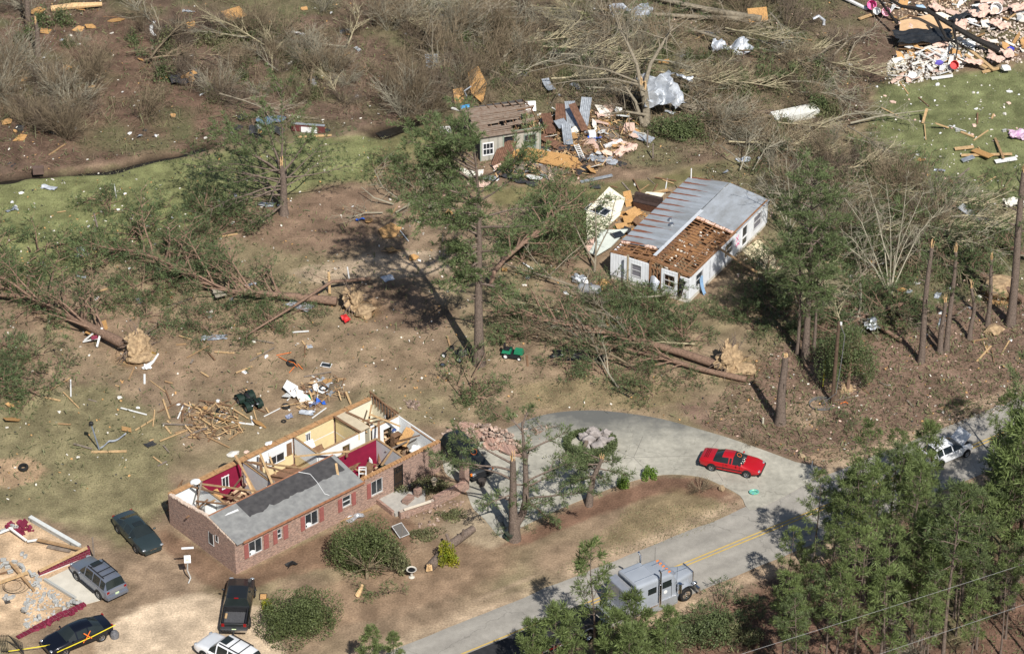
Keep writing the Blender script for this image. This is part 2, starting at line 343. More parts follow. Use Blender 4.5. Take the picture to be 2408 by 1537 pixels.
ca = me.color_attributes.new("soil", 'FLOAT_COLOR', 'POINT'); ca.data.foreach_set("color", np.concatenate([np.clip(col, 0, 1), np.ones((nx, ny, 1))], -1).reshape(-1).astype(np.float32))
gm = bpy.data.materials.new("ground_soil_and_grass"); gm.use_nodes = True; nt = gm.node_tree; N = nt.nodes; L = nt.links; b = N["Principled BSDF"]; b.inputs["Roughness"].default_value = 1; b.inputs["Specular IOR Level"].default_value = .1
at = N.new("ShaderNodeVertexColor"); at.layer_name = "soil"; tc = N.new("ShaderNodeTexCoord")
def nz(sc, det, lo, hi, p0=.3, p1=.7):
    n = N.new("ShaderNodeTexNoise"); n.inputs["Scale"].default_value = sc; n.inputs["Detail"].default_value = det; n.inputs["Roughness"].default_value = .65; L.new(tc.outputs["Object"], n.inputs["Vector"])
    m = N.new("ShaderNodeMapRange"); m.inputs[1].default_value = p0; m.inputs[2].default_value = p1; m.inputs[3].default_value = lo; m.inputs[4].default_value = hi; L.new(n.outputs["Fac"], m.inputs[0]); return m.outputs[0], n.outputs["Fac"]
f1, r1 = nz(7, 6, .7, 1.36); f2, r2 = nz(1.1, 5, .86, 1.2); f3, r3 = nz(32, 3, .76, 1.3)
def mul(a, b_):
    m = N.new("ShaderNodeMath"); m.operation = 'MULTIPLY'; L.new(a, m.inputs[0]); L.new(b_, m.inputs[1]); return m.outputs[0]
vm = N.new("ShaderNodeVectorMath"); vm.operation = 'SCALE'; L.new(at.outputs["Color"], vm.inputs[0]); L.new(mul(mul(f1, f2), f3), vm.inputs["Scale"]); L.new(vm.outputs[0], b.inputs["Base Color"])
bp = N.new("ShaderNodeBump"); bp.inputs["Strength"].default_value = .7; bp.inputs["Distance"].default_value = .08; L.new(r1, bp.inputs["Height"]); L.new(bp.outputs[0], b.inputs["Normal"])
ground = struct(link("ground", me, gm), "yard, lawn and wood floor of dry grass, sand and brown pine straw", "ground")

# ------------------------------------------------------------------ road, markings, driveway
def sheet_mat(name, c, var, crack=None, edge=False, wheel=False):
    m = bpy.data.materials.new(name); m.use_nodes = True; nt = m.node_tree; N = nt.nodes; L = nt.links; b = N["Principled BSDF"]; b.inputs["Roughness"].default_value = .9
    tc = N.new("ShaderNodeTexCoord"); cols = []
    fac = None
    for sc, det, lo, hi in ((.35, 6, 1-var, 1+var), (2.2, 6, 1-var*.7, 1+var*.7), (30, 3, .85, 1.15)):
        n = N.new("ShaderNodeTexNoise"); n.inputs["Scale"].default_value = sc; n.inputs["Detail"].default_value = det; n.inputs["Roughness"].default_value = .6; L.new(tc.outputs["Object"], n.inputs["Vector"])
        mr = N.new("ShaderNodeMapRange"); mr.inputs[1].default_value = .32; mr.inputs[2].default_value = .68; mr.inputs[3].default_value = lo; mr.inputs[4].default_value = hi; L.new(n.outputs["Fac"], mr.inputs[0])
        if fac is None: fac = mr.outputs[0]
        else:
            mm = N.new("ShaderNodeMath"); mm.operation = 'MULTIPLY'; L.new(fac, mm.inputs[0]); L.new(mr.outputs[0], mm.inputs[1]); fac = mm.outputs[0]
    vm = N.new("ShaderNodeVectorMath"); vm.operation = 'SCALE'; vm.inputs[0].default_value = c; L.new(fac, vm.inputs["Scale"]); out = vm.outputs[0]
    if crack:
        vo = N.new("ShaderNodeTexVoronoi"); vo.feature = 'DISTANCE_TO_EDGE'; vo.inputs["Scale"].default_value = crack; dn_ = N.new("ShaderNodeTexNoise"); dn_.inputs["Scale"].default_value = 1.2; dn_.inputs["Detail"].default_value = 5; L.new(tc.outputs["Object"], dn_.inputs["Vector"]); wv_ = N.new("ShaderNodeVectorMath"); wv_.operation = 'MULTIPLY_ADD'; L.new(dn_.outputs["Color"], wv_.inputs[0]); wv_.inputs[1].default_value = (1.6,1.6,0); L.new(tc.outputs["Object"], wv_.inputs[2]); L.new(wv_.outputs[0], vo.inputs["Vector"])
        mr = N.new("ShaderNodeMapRange"); mr.inputs[1].default_value = 0; mr.inputs[2].default_value = .006; mr.inputs[3].default_value = .7; mr.inputs[4].default_value = 1; L.new(vo.outputs["Distance"], mr.inputs[0])
        v2 = N.new("ShaderNodeVectorMath"); v2.operation = 'SCALE'; L.new(out, v2.inputs[0]); L.new(mr.outputs[0], v2.inputs["Scale"]); out = v2.outputs[0]
    if wheel:   # paler worn wheel paths and a darker oil strip along each lane
        dt = N.new("ShaderNodeVectorMath"); dt.operation = 'DOT_PRODUCT'; L.new(tc.outputs["Object"], dt.inputs[0]); dt.inputs[1].default_value = RN; sb = N.new("ShaderNodeMath"); sb.operation = 'MULTIPLY_ADD'; L.new(dt.outputs["Value"], sb.inputs[0]); sb.inputs[1].default_value = 4.19; sb.inputs[2].default_value = -RA.dot(RN)*4.19; co = N.new("ShaderNodeMath"); co.operation = 'COSINE'; L.new(sb.outputs[0], co.inputs[0]); m2 = N.new("ShaderNodeMath"); m2.operation = 'MULTIPLY_ADD'; L.new(co.outputs[0], m2.inputs[0]); m2.inputs[1].default_value = -.07; m2.inputs[2].default_value = 1; v3 = N.new("ShaderNodeVectorMath"); v3.operation = 'SCALE'; L.new(out, v3.inputs[0]); L.new(m2.outputs[0], v3.inputs["Scale"]); out = v3.outputs[0]
    if edge:   # mildew stain along the far rim of the concrete
        sp = N.new("ShaderNodeSeparateXYZ"); L.new(tc.outputs["Object"], sp.inputs[0]); n = N.new("ShaderNodeTexNoise"); n.inputs["Scale"].default_value = .5; n.inputs["Detail"].default_value = 7; n.inputs["Roughness"].default_value = .7; L.new(tc.outputs["Object"], n.inputs["Vector"])
        ma = N.new("ShaderNodeMath"); ma.operation = 'MULTIPLY_ADD'; ma.inputs[1].default_value = 7; L.new(n.outputs["Fac"], ma.inputs[0]); L.new(sp.outputs[1], ma.inputs[2]); mr = N.new("ShaderNodeMapRange"); mr.inputs[1].default_value = -12.2; mr.inputs[2].default_value = -8.6; mr.inputs[3].default_value = 0; mr.inputs[4].default_value = 1; L.new(ma.outputs[0], mr.inputs[0])
        mx = N.new("ShaderNodeMix"); mx.data_type = 'RGBA'; L.new(mr.outputs[0], mx.inputs["Factor"]); L.new(out, mx.inputs["A"]); mx.inputs["B"].default_value = (*s2l(100,100,96),1); out = mx.outputs["Result"]
    L.new(out, b.inputs["Base Color"]); return m
def strip(name, o0, o1, a0, a1, z, m, st=2.0, wob=0.0):
    mb = MB(); n = int((a1-a0)/st); vs = []
    for i in range(n+1):
        s_ = a0+(a1-a0)*i/n
        for o_, sg in ((o0, -1), (o1, 1)):
            p = RA+RD*s_+RN*(o_+sg*wob*(mnoise.noise(Vector((s_*.35, o_, 3)))+.6*mnoise.noise(Vector((s_*1.3, o_, 7))))); vs.append((p.x, p.y, z))
    mb.add(vs, [(2*i, 2*i+2, 2*i+3, 2*i+1) for i in range(n)]); return mb.build(name, m)
ROADM = sheet_mat("worn_asphalt", s2l(152,147,138), .13, .11, wheel=True)
struct(strip("road", -RHW, RHW, -130, 260, .012, ROADM, 1.0, .14), "grey two lane asphalt road", "road")
ymat = mat("faded_yellow_line_paint", s2l(196,166,92), .9, .12, 3)
for o_ in (.09, -.22):
    struct(strip("road_marking", o_, o_+.12, -130, 260, .018, ymat, 4.0), "faded solid yellow line, one of the pair along the road centre", "road marking")
DRV = [(1932,1110),(1870,1086),(1800,1060),(1720,1032),(1640,1008),(1550,984),(1450,969),(1380,965),(1310,970),(1255,982),(1205,1002),(1150,1022),(1085,1030),(1046,1050),(1046,1110),(1085,1135),(1100,1165),(1112,1195),(1140,1222),(1175,1262),(1200,1258),(1230,1238),(1320,1195),(1410,1158),(1480,1133),(1560,1116),(1640,1120),(1690,1138),(1740,1165),(1778,1197),(1830,1178)]
def smooth_poly(P_, k=4):
    out = []; n = len(P_)
    for i in range(n):
        p0, p1, p2, p3 = (np.array(P_[(i+d) % n], float) for d in (-1, 0, 1, 2))
        for q in range(k):
            t = q/k; out.append(tuple(.5*((2*p1)+(-p0+p2)*t+(2*p0-5*p1+4*p2-p3)*t*t+(-p0+3*p1-3*p2+p3)*t**3)))
    return out
drv = [G(u, v) for u, v in smooth_poly(DRV[:-1])]
DRVM = sheet_mat("weathered_concrete", s2l(164,160,147), .22, .16, True)
mb = MB(); mb.prism([(p.x, p.y) for p in drv], -.05, .035); dro = struct(mb.build("driveway", DRVM), "pale curved concrete driveway stained dark along its edge", "driveway")
jm = mat("concrete_joint", (0.17, .16, .14), .95, .1)
mb = MB()
for a_, b_ in (((1512,1025),(1490,1075)),((1490,1075),(1530,1116)),((1490,1075),(1660,1070)),((1255,985),(1490,1075)),((1230,1105),(1490,1075)),((1660,1070),(1690,1030)),((1660,1070),(1700,1130)),((1180,1150),(1340,1180))):
    mb.bar(G(*a_, .0375), G(*b_, .0375), .03, .004)
mb.build("joint_line", jm, dro)
# dark water lying in the ditch
mb = MB(); mud = mat("ditch_water", (.02, .018, .014), .25, .3, 3)
for dp, wd in ((DITCH, .35), (DITCH2, .6)):
    vs = []
    for i, p in enumerate(dp):
        d = (dp[min(i+1, len(dp)-1)]-dp[max(i-1, 0)]).normalized(); n_ = Vector((-d.y, d.x, 0)); vs += [tuple(p-n_*wd+Vector((0,0,-.5))), tuple(p+n_*wd+Vector((0,0,-.5)))]
    mb.add(vs, [(2*i, 2*i+2, 2*i+3, 2*i+1) for i in range(len(dp)-1)])
struct(mb.build("ditch_water", mud), "dark wet ditch along the far edge of the lawn", "ditch")
# ------------------------------------------------------------------ vegetation builders
def needles(P_, D_, n, L_, w_, rnd):
    """needle tufts: n thin faces per tuft fanning out along each tuft direction"""
    P_ = np.asarray(P_, float); D_ = np.asarray(D_, float); k = len(P_)
    d = rnd.normal(size=(k, n, 3)); d /= np.linalg.norm(d, axis=2, keepdims=True)
    d = d*.75+D_[:, None]*.6+np.array([0,0,.28]); d /= np.linalg.norm(d, axis=2, keepdims=True)
    l = L_*rnd.uniform(.6, 1.15, (k, n, 1)); s = np.cross(d, rnd.normal(size=(k, n, 3))); s /= np.linalg.norm(s, axis=2, keepdims=True)+1e-9
    b = P_[:, None]+d*.02+rnd.normal(size=(k, n, 3))*.05
    m = b+d*l*.55; t = b+d*l
    return np.stack([b, m+s*w_/2, t, m-s*w_/2], 2).reshape(-1, 4, 3)
def leaves(P_, sz, rnd, up=.4):
    P_ = np.asarray(P_, float); k = len(P_); d = rnd.normal(size=(k, 3))+np.array([0,0,up]); d /= np.linalg.norm(d, axis=1, keepdims=True)
    s = np.cross(d, rnd.normal(size=(k, 3))); s /= np.linalg.norm(s, axis=1, keepdims=True); l = sz*rnd.uniform(.6, 1.3, (k, 1))
    return np.stack([P_-d*l*.5, P_+s*l*.3, P_+d*l*.5, P_-s*l*.3], 1)
def rv(rnd): return Vector((rnd.uniform(-1,1), rnd.uniform(-1,1), rnd.uniform(-1,1)))
def limb(p, d, L_, r, rnd, nseg=4, sag=0.0, wob=.18):
    pts = [Vector(p)]; d = Vector(d).normalized()
    for i in range(nseg):
        d = (d+rv(rnd)*wob+Vector((0,0,-sag))).normalized(); pts.append(pts[-1]+d*(L_/nseg))
    return pts, [r*(1-.82*i/nseg) for i in range(nseg+1)]
def along_pts(pts, t):
    k = t*(len(pts)-1); i = min(int(k), len(pts)-2); f = k-i
    return pts[i].lerp(pts[i+1], f), (pts[i+1]-pts[i]).normalized()
def bough(mb, TP, TD, p, d, L_, r, rnd, sub=4, tuft=1.0, sag=0.03, t0=.3, sides=4, gap=.3):
    """one pine bough: limb, side shoots, tufts of needles on the outer part"""
    pts, rad = limb(p, d, L_, r, rnd, 5, sag); mb.tube(pts, rad, sides, False)
    sh = [(pts, t0)]
    for i in range(sub):
        t = t0+(1-t0)*(i+rnd.random())/sub; q, dd = along_pts(pts, t)
        s = dd.cross(Vector((0,0,1))); s = s.normalized() if s.length > .1 else Vector((1,0,0))
        d2 = (dd*.6+s*(1 if i % 2 else -1)*rnd.uniform(.5, 1)+Vector((0,0,rnd.uniform(-.1,.4)))).normalized()
        p2, r2 = limb(q, d2, L_*rnd.uniform(.25, .45)*(1.15-t*.5), r*.4, rnd, 3, sag); mb.tube(p2, r2, 3, False); sh.append((p2, .2))
    for pp, tt in sh:
        ln = sum((b-a).length for a, b in zip(pp[:-1], pp[1:])); n = max(1, int(ln*(1-tt)/gap*tuft+rnd.random()))
        for i in range(n):
            q, dd = along_pts(pp, tt+(1-tt)*(i+1)/n); TP.append(q+rv(rnd)*.05); TD.append(dd)
def upright_pine(seed, H, r0, cs, nb, bl, tuft=1.0, broken=False, lean=(0,0), stubs=6, sub=4, curve=.25, asym=None, NT=15, NL=.3, top=1.0, prof=None, bt0=.3, flat=1.0):
    rnd = random.Random(seed); tr = MB(); tr.smooth = True; TP, TD = [], []
    n = 9; pts = [Vector((lean[0]*t*t*H+math.sin(t*5+seed)*curve*t*.5, lean[1]*t*t*H+math.cos(t*4+seed)*curve*t*.5, t*H)) for t in [i/n for i in range(n+1)]]
    rad = [max(r0*(1-.88*(i/n)**.9), .02) if not broken else r0*(1-.45*i/n) for i in range(n+1)]; rad[0] *= 1.25
    tr.tube(pts, rad, 9)
    for i in range(stubs):
        q, dd = along_pts(pts, rnd.uniform(.25, max(.3, cs))); a = rnd.uniform(0, 6.28); pp, rr = limb(q, (math.cos(a), math.sin(a), .2), rnd.uniform(.3, 1.1), r0*.18, rnd, 2); tr.tube(pp, rr, 4, False)
    for i in range(nb):
        f = (i+rnd.random()*.7)/nb; t = cs+(top-cs)*f; q, dd = along_pts(pts, min(t, .995)); a = i*2.4+rnd.uniform(-.5, .5)
        if asym is not None and rnd.random() < .75: a = asym+rnd.uniform(-1.2, 1.2)
        pf = (prof(f) if prof else (.55+.45*math.sin(min(1, f*1.6)*math.pi*.5)) if f < .5 else 1.0-(f-.5)*1.35)
        el = (rnd.uniform(-.05, .35)+f*.7)*flat; d = Vector((math.cos(a), math.sin(a), el))
        bough(tr, TP, TD, q, d, bl*max(.25, pf)*rnd.uniform(.75, 1.2), r0*.3*(1-f*.5), rnd, sub, tuft, .02, bt0)
    if not broken:
        for i in range(5): TP.append(pts[-1]+rv(rnd)*.12); TD.append(Vector((0,0,1)))
    return tr, needles(TP, TD, NT, NL, NL*.125, np.random.default_rng(seed)) if TP else [], pts
def pine_proto(label, group, bark, needle, name="pine_tree", **kw):
    tr, nd, pts = upright_pine(**kw); r = thing(name, label, "tree", group=group)
    tr.build("trunk", bark, r)
    if len(nd) > 100: soup("crown", nd, needle, r)
    return r, pts
def split_top(parent, p, r, h=.7, seed=1, m=None):
    rnd = random.Random(seed); mb = MB()
    for i in range(9):
        a = rnd.uniform(0, 6.28); q = Vector(p)+Vector((math.cos(a), math.sin(a), 0))*r*rnd.uniform(.1, .75)
        mb.bar(q-Vector((0,0,.15)), q+Vector((rnd.uniform(-.12,.12), rnd.uniform(-.12,.12), h*rnd.uniform(.3, 1))), r*.45, r*.2)
    mb.build("splintered_top", m or SPLINT, parent)
def root_plate(parent, c, r, ax, seed=3, m=None):
    """upturned disc of soil and roots whose flat face looks along ax"""
    rnd = random.Random(seed); mb = MB(); ax = Vector(ax).normalized(); M = Matrix.Translation(c) @ ax.to_track_quat('Z', 'Y').to_matrix().to_4x4()
    t = MB(); t.blob((0,0,0), (r*.85, r*.85, r*.4), seed, .3, 5, 1.7)
    t.v = [tuple(Vector(p)*(1+.22*mnoise.noise(Vector(p)*4.5/r+Vector((seed,0,0)))+.14*mnoise.noise(Vector(p)*10/r))) for p in t.v]; mb.add(t.v, t.f, M); o = mb.build("root_plate", m or SAND_R, parent); o.data.shade_smooth()
    rt = MB()
    for i in range(40):
        a = rnd.uniform(0, 6.28); p = M @ Vector((math.cos(a)*r*.7, math.sin(a)*r*.7, rnd.uniform(-.1,.2))); d = (M @ Vector((math.cos(a)*r*2, math.sin(a)*r*2, rnd.uniform(-.3, 1.2))))-p
        pp, rr = limb(p, d, rnd.uniform(.4, 1.2)*r, .045, rnd, 4, .05, .35); rt.tube(pp, [max(x, .02) for x in rr], 4, False)
    rt.build("root", BARK, o)
def fallen_pine(name, label, pts, r0, nb, bl, t0=.35, tuft=1.0, seed=1, bark=BARK_R, needle=NEEDLE_D, up=.35, fan=None, roots=None, r1=.05, group=None, tip=True, sub=4, cat="fallen tree", NT=11):
    """trunk along survey points (u, v, height) with boughs and needle tufts"""
    rnd = random.Random(seed); P_ = [G(u, v, h) for u, v, h in pts]; base = Vector((P_[0].x, P_[0].y, 0)); P_ = [p-base for p in P_]
    r = thing(name, label, cat, base, group=group); tr = MB(); tr.smooth = True; TP, TD = [], []
    k = len(P_); tr.tube(P_, [r0+(r1-r0)*i/(k-1) for i in range(k)], 9)
    for i in range(nb):
        t = t0+(1-t0)*(i+rnd.random())/nb; q, dd = along_pts(P_, min(t, .99)); s = dd.cross(Vector((0,0,1))).normalized()
        d = dd*rnd.uniform(.3, .9)+s*rnd.choice((-1,1))*rnd.uniform(.3, 1.1)+Vector((0,0,rnd.uniform(.0, 1)*up*2))
        if fan is not None: d = d+Vector(fan)*rnd.uniform(.2, 1)
        if q.z < .4: d.z = abs(d.z)
        bough(tr, TP, TD, q, d, bl*rnd.uniform(.5, 1.25), r0*.3, rnd, sub, tuft*.62, .03, .42)
    tr.build("trunk", bark, r)
    if TP: TP = [Vector((p.x, p.y, max(p.z, .05-base.z))) for p in TP]; soup("crown", needles(TP, TD, NT, .36, .042, np.random.default_rng(seed)), needle, r)
    if roots: root_plate(r, G(*roots[0])-base, roots[1], roots[2], seed)
    return r
def twig_shrub(seed, h, sp, n, stem=.03, lean=0.0, lev=2):
    rnd = random.Random(seed); mb = MB()
    for i in range(n):
        a = rnd.uniform(0, 6.28); q = Vector((math.cos(a), math.sin(a), 0))*rnd.uniform(0, .35)
        d = Vector((math.cos(a)*sp+lean, math.sin(a)*sp, rnd.uniform(.5, 1.1)))
        pts, rad = limb(q, d, h*rnd.uniform(.6, 1.15), stem*rnd.uniform(.5, 1.1), rnd, 4, -.02, .2); mb.tube(pts, [max(x, .009) for x in rad], 3, False)
        for k in range(3*lev):
            q2, d2 = along_pts(pts, rnd.uniform(.25, .98)); pp, rr = limb(q2, d2+rv(rnd)*.8, h*rnd.uniform(.15, .5), stem*.4, rnd, 2, 0, .25); mb.tube(pp, [max(x, .007) for x in rr], 3, False)
    return mb
def leaf_cloud(seed, R3, n, lobes=9, shell=.6):
    """leaf centres in an uneven lobed volume with gaps"""
    rg = np.random.default_rng(seed); out = []
    c = rg.normal(size=(lobes, 3)); c /= np.linalg.norm(c, axis=1, keepdims=True); c[:, 2] = np.abs(c[:, 2])*.8
    for i in range(lobes):
        k = n//lobes; q = rg.normal(size=(k, 3)); q /= np.linalg.norm(q, axis=1, keepdims=True); q *= rg.uniform(shell, 1, (k, 1))**.6*rg.uniform(.34, .5)
        out.append(c[i]*.68*rg.uniform(.55, 1.3)+q*rg.uniform(.75,1.2))
    p = np.concatenate(out); p[:, 2] += .12; p = p[p[:, 2] > 0]; return p*np.array(R3)

# ------------------------------------------------------------------ landmarks for wording labels
for u, v, ph, r in [(585,945,"the quad bike",5),(760,915,"the lying tyre by the brick house",3),(560,1000,"the lumber heap",4),(220,1035,"the fallen pole lamp",4),(55,1098,"the tyre on the sand patch",4),
    (320,1260,"the dark green sedan",5),(100,1380,"the ruined block garage",6),(440,1310,"the white backboard",3),(560,1430,"the black pickup",4),(700,1440,"the round juniper bush",4),(860,1300,"the bushy cedar",4),
    (1075,1265,"the sawn log",3),(1210,1250,"the forked pine",4),(1385,1040,"the stone planter",4),(1720,1095,"the red coupe",5),(1540,1370,"the silver semi truck",6),(1835,990,"the tall stump",4),
    (1127,850,"the tall pine",5),(1205,830,"the green lawn tractor",3),(1075,828,"the go-kart frame",3),(1360,840,"the black tarp",3),(1385,690,"the propane tank",3),(1620,650,"the white mobile home",7),(1430,520,"the fallen cream wall",4),
    (1180,320,"the grey shed",5),(1350,300,"the corrugated iron heap",4),(1520,290,"the snapped tree with metal",5),(1240,370,"the chipboard roof piece",3),(665,500,"the lone yard pine",6),(330,810,"the upturned root mass",5),(840,705,"the smaller root mass",4),
    (700,715,"the grey metal trays",3),(150,700,"the fallen pine at the left edge",6),(500,650,"the fanned fallen pine",6),(440,185,"the felt-covered plywood heap",5),(355,75,"the curled white strip",5),(190,12,"the split pale log",5),(90,120,"the snapped trunk in the wood",5),
    (80,400,"the dark ditch",5),(270,440,"the white pipe on the lawn",4),(550,33,"the square chipboard sheet",5),(720,310,"the maroon trailer piece",4),(1125,220,"the leaning plywood by the shed",4),(1480,40,"the crumpled white sheet",5),(1720,120,"the crumpled tank",5),
    (2230,150,"the flattened white house",8),(1865,272,"the white box section",4),(2300,380,"the far lumber pile",5),(2320,510,"the bent rusty sheet",4),(1990,850,"the cedar by the pole",4),(2170,850,"the snapped pine trio",5),(2375,760,"the edge pine trunk",5),(1890,840,"the tall right pine",5),(2100,640,"the pale bare tree",5),(2230,1060,"the white hatchback",5),(2150,1350,"the roadside pine wood",9),(1770,1160,"the blue wading pool",3),(900,1480,"the bottom shrubs",5),(1000,1040,"the brick house end",4),(780,1000,"the roofless rooms",6),(560,720,"the lower limb of the fanned pine",4)]: lm(u, v, ph, r)

# ------------------------------------------------------------------ standing trees, one by one
def place(proto, u, v, rz=0.0, sc=1.0, label=None, group=None, first=False):
    p = G(u, v)
    if first: proto.location = p; proto.rotation_euler = (0,0,rz); proto.scale = (sc,)*3; return proto
    return dup(proto, p, rz, sc, label, group)
t, pts = pine_proto("tall pine with bare lower trunk casting a long shadow beside the go-kart", None, BARK, NEEDLE, seed=11, H=HT(1127,858,330), r0=.43, cs=.36, nb=46, bl=6.2, tuft=.85, stubs=9, sub=7, curve=.5, lean=(-.012,0), prof=lambda f: .45 if f < .4 else (.95 if f < .85 else .6), NT=22, NL=.42, asym=math.pi+.2)
place(t, 1127, 856, 0, first=True)
t, pts = pine_proto("storm-torn pine with long side boughs and snapped top on the lawn", None, BARK, NEEDLE, seed=5, H=HT(668,505,388), r0=.36, cs=.22, nb=20, bl=6.4, tuft=.58, broken=True, stubs=4, sub=7, curve=.2, asym=math.pi*.97, prof=lambda f: .7+.4*math.sin(f*3.1), bt0=.5, NL=.36, NT=15, flat=.3); split_top(t, pts[-1], .2, .9, 3)
mb = MB(); TP, TD = [], []; rnd = random.Random(4)
for d, L_ in (((-.7,.1,.8),7.2),((.1,.1,1),7.4),((-.35,.3,1),5.6),((-.9,.2,.45),6.0),((.5,.2,.6),4.0)):
    bough(mb, TP, TD, pts[-1]-Vector((0,0,.8)), d, L_, .12, rnd, 9, .9, -.01, .3)
mb.build("leader", BARK, t); soup("leader_needles", needles(TP, TD, 22, .38, .046, NR), NEEDLE, t); place(t, 668, 504, 0, first=True)
# forked pine between driveway and yard
def forked():
    rnd = random.Random(21); r = thing("forked_pine", "forked pine with two splintered stems at the driveway edge", "tree", G(1210,1268)); tr = MB(); tr.smooth = True; TP, TD = [], []
    tr.tube([(0,0,0),(-.02,0,.8),(0,0,1.7)], [.5,.42,.42], 10)
    A = [Vector(p) for p in ((-.05,0,1.3),(-.12,.1,3),(-.1,0,5),(-.12,0,6.9))]; B = [Vector(p) for p in ((.1,0,1.3),(.6,.1,2.3),(.78,.1,3.3),(.8,.1,5),(.74,.1,6.8),(.5,0,10.2))]
    tr.tube(A, [.34,.3,.25,.2], 9); tr.tube(B, [.3,.28,.25,.21,.17,.05], 9)
    for st, zs, az, el, L_ in ((A,.95,2.9,.45,4.8),(A,.85,3.0,.25,5.6),(A,.7,2.95,.2,5.2),(A,.62,.4,.1,1.6),(A,.5,3.3,-.3,2.4),(A,.4,2.8,0,1.4),(B,.85,.25,.5,3.4),(B,.6,.25,.35,3.8),(B,.55,.1,.1,2.2),(B,.42,.05,.25,4.6),(B,.3,.3,.3,2.0),(B,.38,.4,-.9,3.6),(B,.98,.9,.9,1.4),(B,.95,2.5,.8,1.6),(B,.75,1.4,.5,1.6),(B,.7,1.7,.6,2.0),(B,.5,-1.2,.1,1.5)):
        q, dd = along_pts(st, zs); bough(tr, TP, TD, q, (math.cos(az), math.sin(az), el), L_, .1, rnd, 6, 1.1, .02 if el > -.5 else .08, .45)
    for i in range(26): q, dd = along_pts(A if i % 2 else B, rnd.uniform(.3, .95)); TP.append(q+rv(rnd)*.4); TD.append(rv(rnd).normalized())
    tr.build("trunk", BARK, r); soup("crown", needles(TP, TD, 20, .36, .045, NR), NEEDLE, r); split_top(r, A[-1], .2, .9, 8); return r
forked()
def planter_pine():
    rnd = random.Random(22); r = thing("leaning_pine", "small snapped pine leaning over the mulch edge of the driveway", "tree", G(1385,1188)); tr = MB(); tr.smooth = True; TP, TD = [], []
    A = [Vector(p) for p in ((0,0,0),(.1,.05,1.2),(.25,.1,2.2),(.6,.2,3.2),(.9,.2,4.0))]; tr.tube(A, [.3,.24,.2,.17,.13], 9)
    for t_, az, el, L_ in ((.55,2.8,.1,2.2),(.6,3.3,.0,1.6),(.75,.1,-.2,2.4),(.8,2.7,.35,3.0),(.85,3.1,.6,2.6),(.9,.4,.3,1.5),(.65,-1.3,.0,1.4),(.5,2.2,.5,1.6),(.97,2.6,.8,1.8),(.7,2.3,.4,2.0)):
        q, dd = along_pts(A, t_); bough(tr, TP, TD, q, (math.cos(az), math.sin(az), el*.3-.05), L_*.95, .07, rnd, 7, 1.3, .02, .25)
    tr.build("trunk", BARK, r); soup("crown", needles(TP, TD, 18, .36, .045, NR), NEEDLE, r); split_top(r, A[-1], .13, .5, 9)
planter_pine()
# tall thin pines of the right hand group
def rpine(u, v, vt, label, seed, r0, cs, nb, bl, tuft, lean=(0,0), broken=False, needle=NEEDLE, top=1.0, **kw):
    t, pts = pine_proto(label, None, BARK, needle, seed=seed, H=HT(u, v, vt), r0=r0, cs=cs, nb=nb, bl=bl, tuft=tuft, broken=broken, lean=lean, top=top, **kw); place(t, u, v, 0, first=True)
    if broken: split_top(t, pts[-1], r0*.55, .8, seed)
rpine(1893,845,395,"tall right-hand pine with thin torn crown rising past the mobile home",31,.31,.36,44,3.7,1.1,(-.012,0),stubs=12,NL=.38,NT=18)
rpine(1875,836,560,"slim pine leaning against the tallest one, left of it",32,.17,.42,26,2.8,1.2,(-.02,0),NL=.36)
rpine(1913,833,540,"slim pine just right of the tallest right-hand pine",33,.15,.45,22,2.4,1.1,(.01,0),NL=.36)
rpine(2166,851,584,"branchless pine trunk with pale torn top, front of the right group",34,.27,.45,9,1.3,.8,broken=True,stubs=6)
rpine(2210,829,711,"short snapped trunk with tall pale splinters",35,.25,.8,2,.5,.3,broken=True,stubs=3)
rpine(2225,826,591,"bare trunk touching the short splintered trunk",36,.23,.5,8,1.0,.7,(.01,0),broken=True,stubs=5)
rpine(2280,797,672,"short crooked dark trunk with splintered top near the right edge",37,.2,.7,2,.5,.4,broken=True,stubs=2,curve=.6)
rpine(2322,766,610,"thin trunk in front of the sandy root hole",38,.2,.5,9,1.6,.8,(-.01,0),broken=True,stubs=4)
rpine(2376,764,405,"thick tall bare pine trunk at the right edge",39,.36,.62,12,2.0,.6,(-.008,0),broken=True,stubs=5)
t, pts = pine_proto("thick broken pine stump, tall as a room, between driveway and cedar", None, BARK, NEEDLE, seed=41, H=HT(1835,995,841), r0=.4, cs=.9, nb=0, bl=1, broken=True, stubs=4, name="broken_trunk"); place(t, 1835, 994, 0, first=True); split_top(t, pts[-1], .25, .35, 5)
t, pts = pine_proto("snapped trunk with splintered top standing in the upper left wood", None, BARK, NEEDLE, seed=42, H=HT(92,135,55), r0=.28, cs=.9, nb=0, bl=1, broken=True, stubs=3, name="broken_trunk"); place(t, 90, 132, 0, first=True); split_top(t, pts[-1], .2, .8, 6)
t, pts = pine_proto("dark trunk at the upper left corner of the wood", None, BARK, NEEDLE, seed=43, H=9, r0=.3, cs=.8, nb=8, bl=2, stubs=5); place(t, 68, 65, 0, first=True)
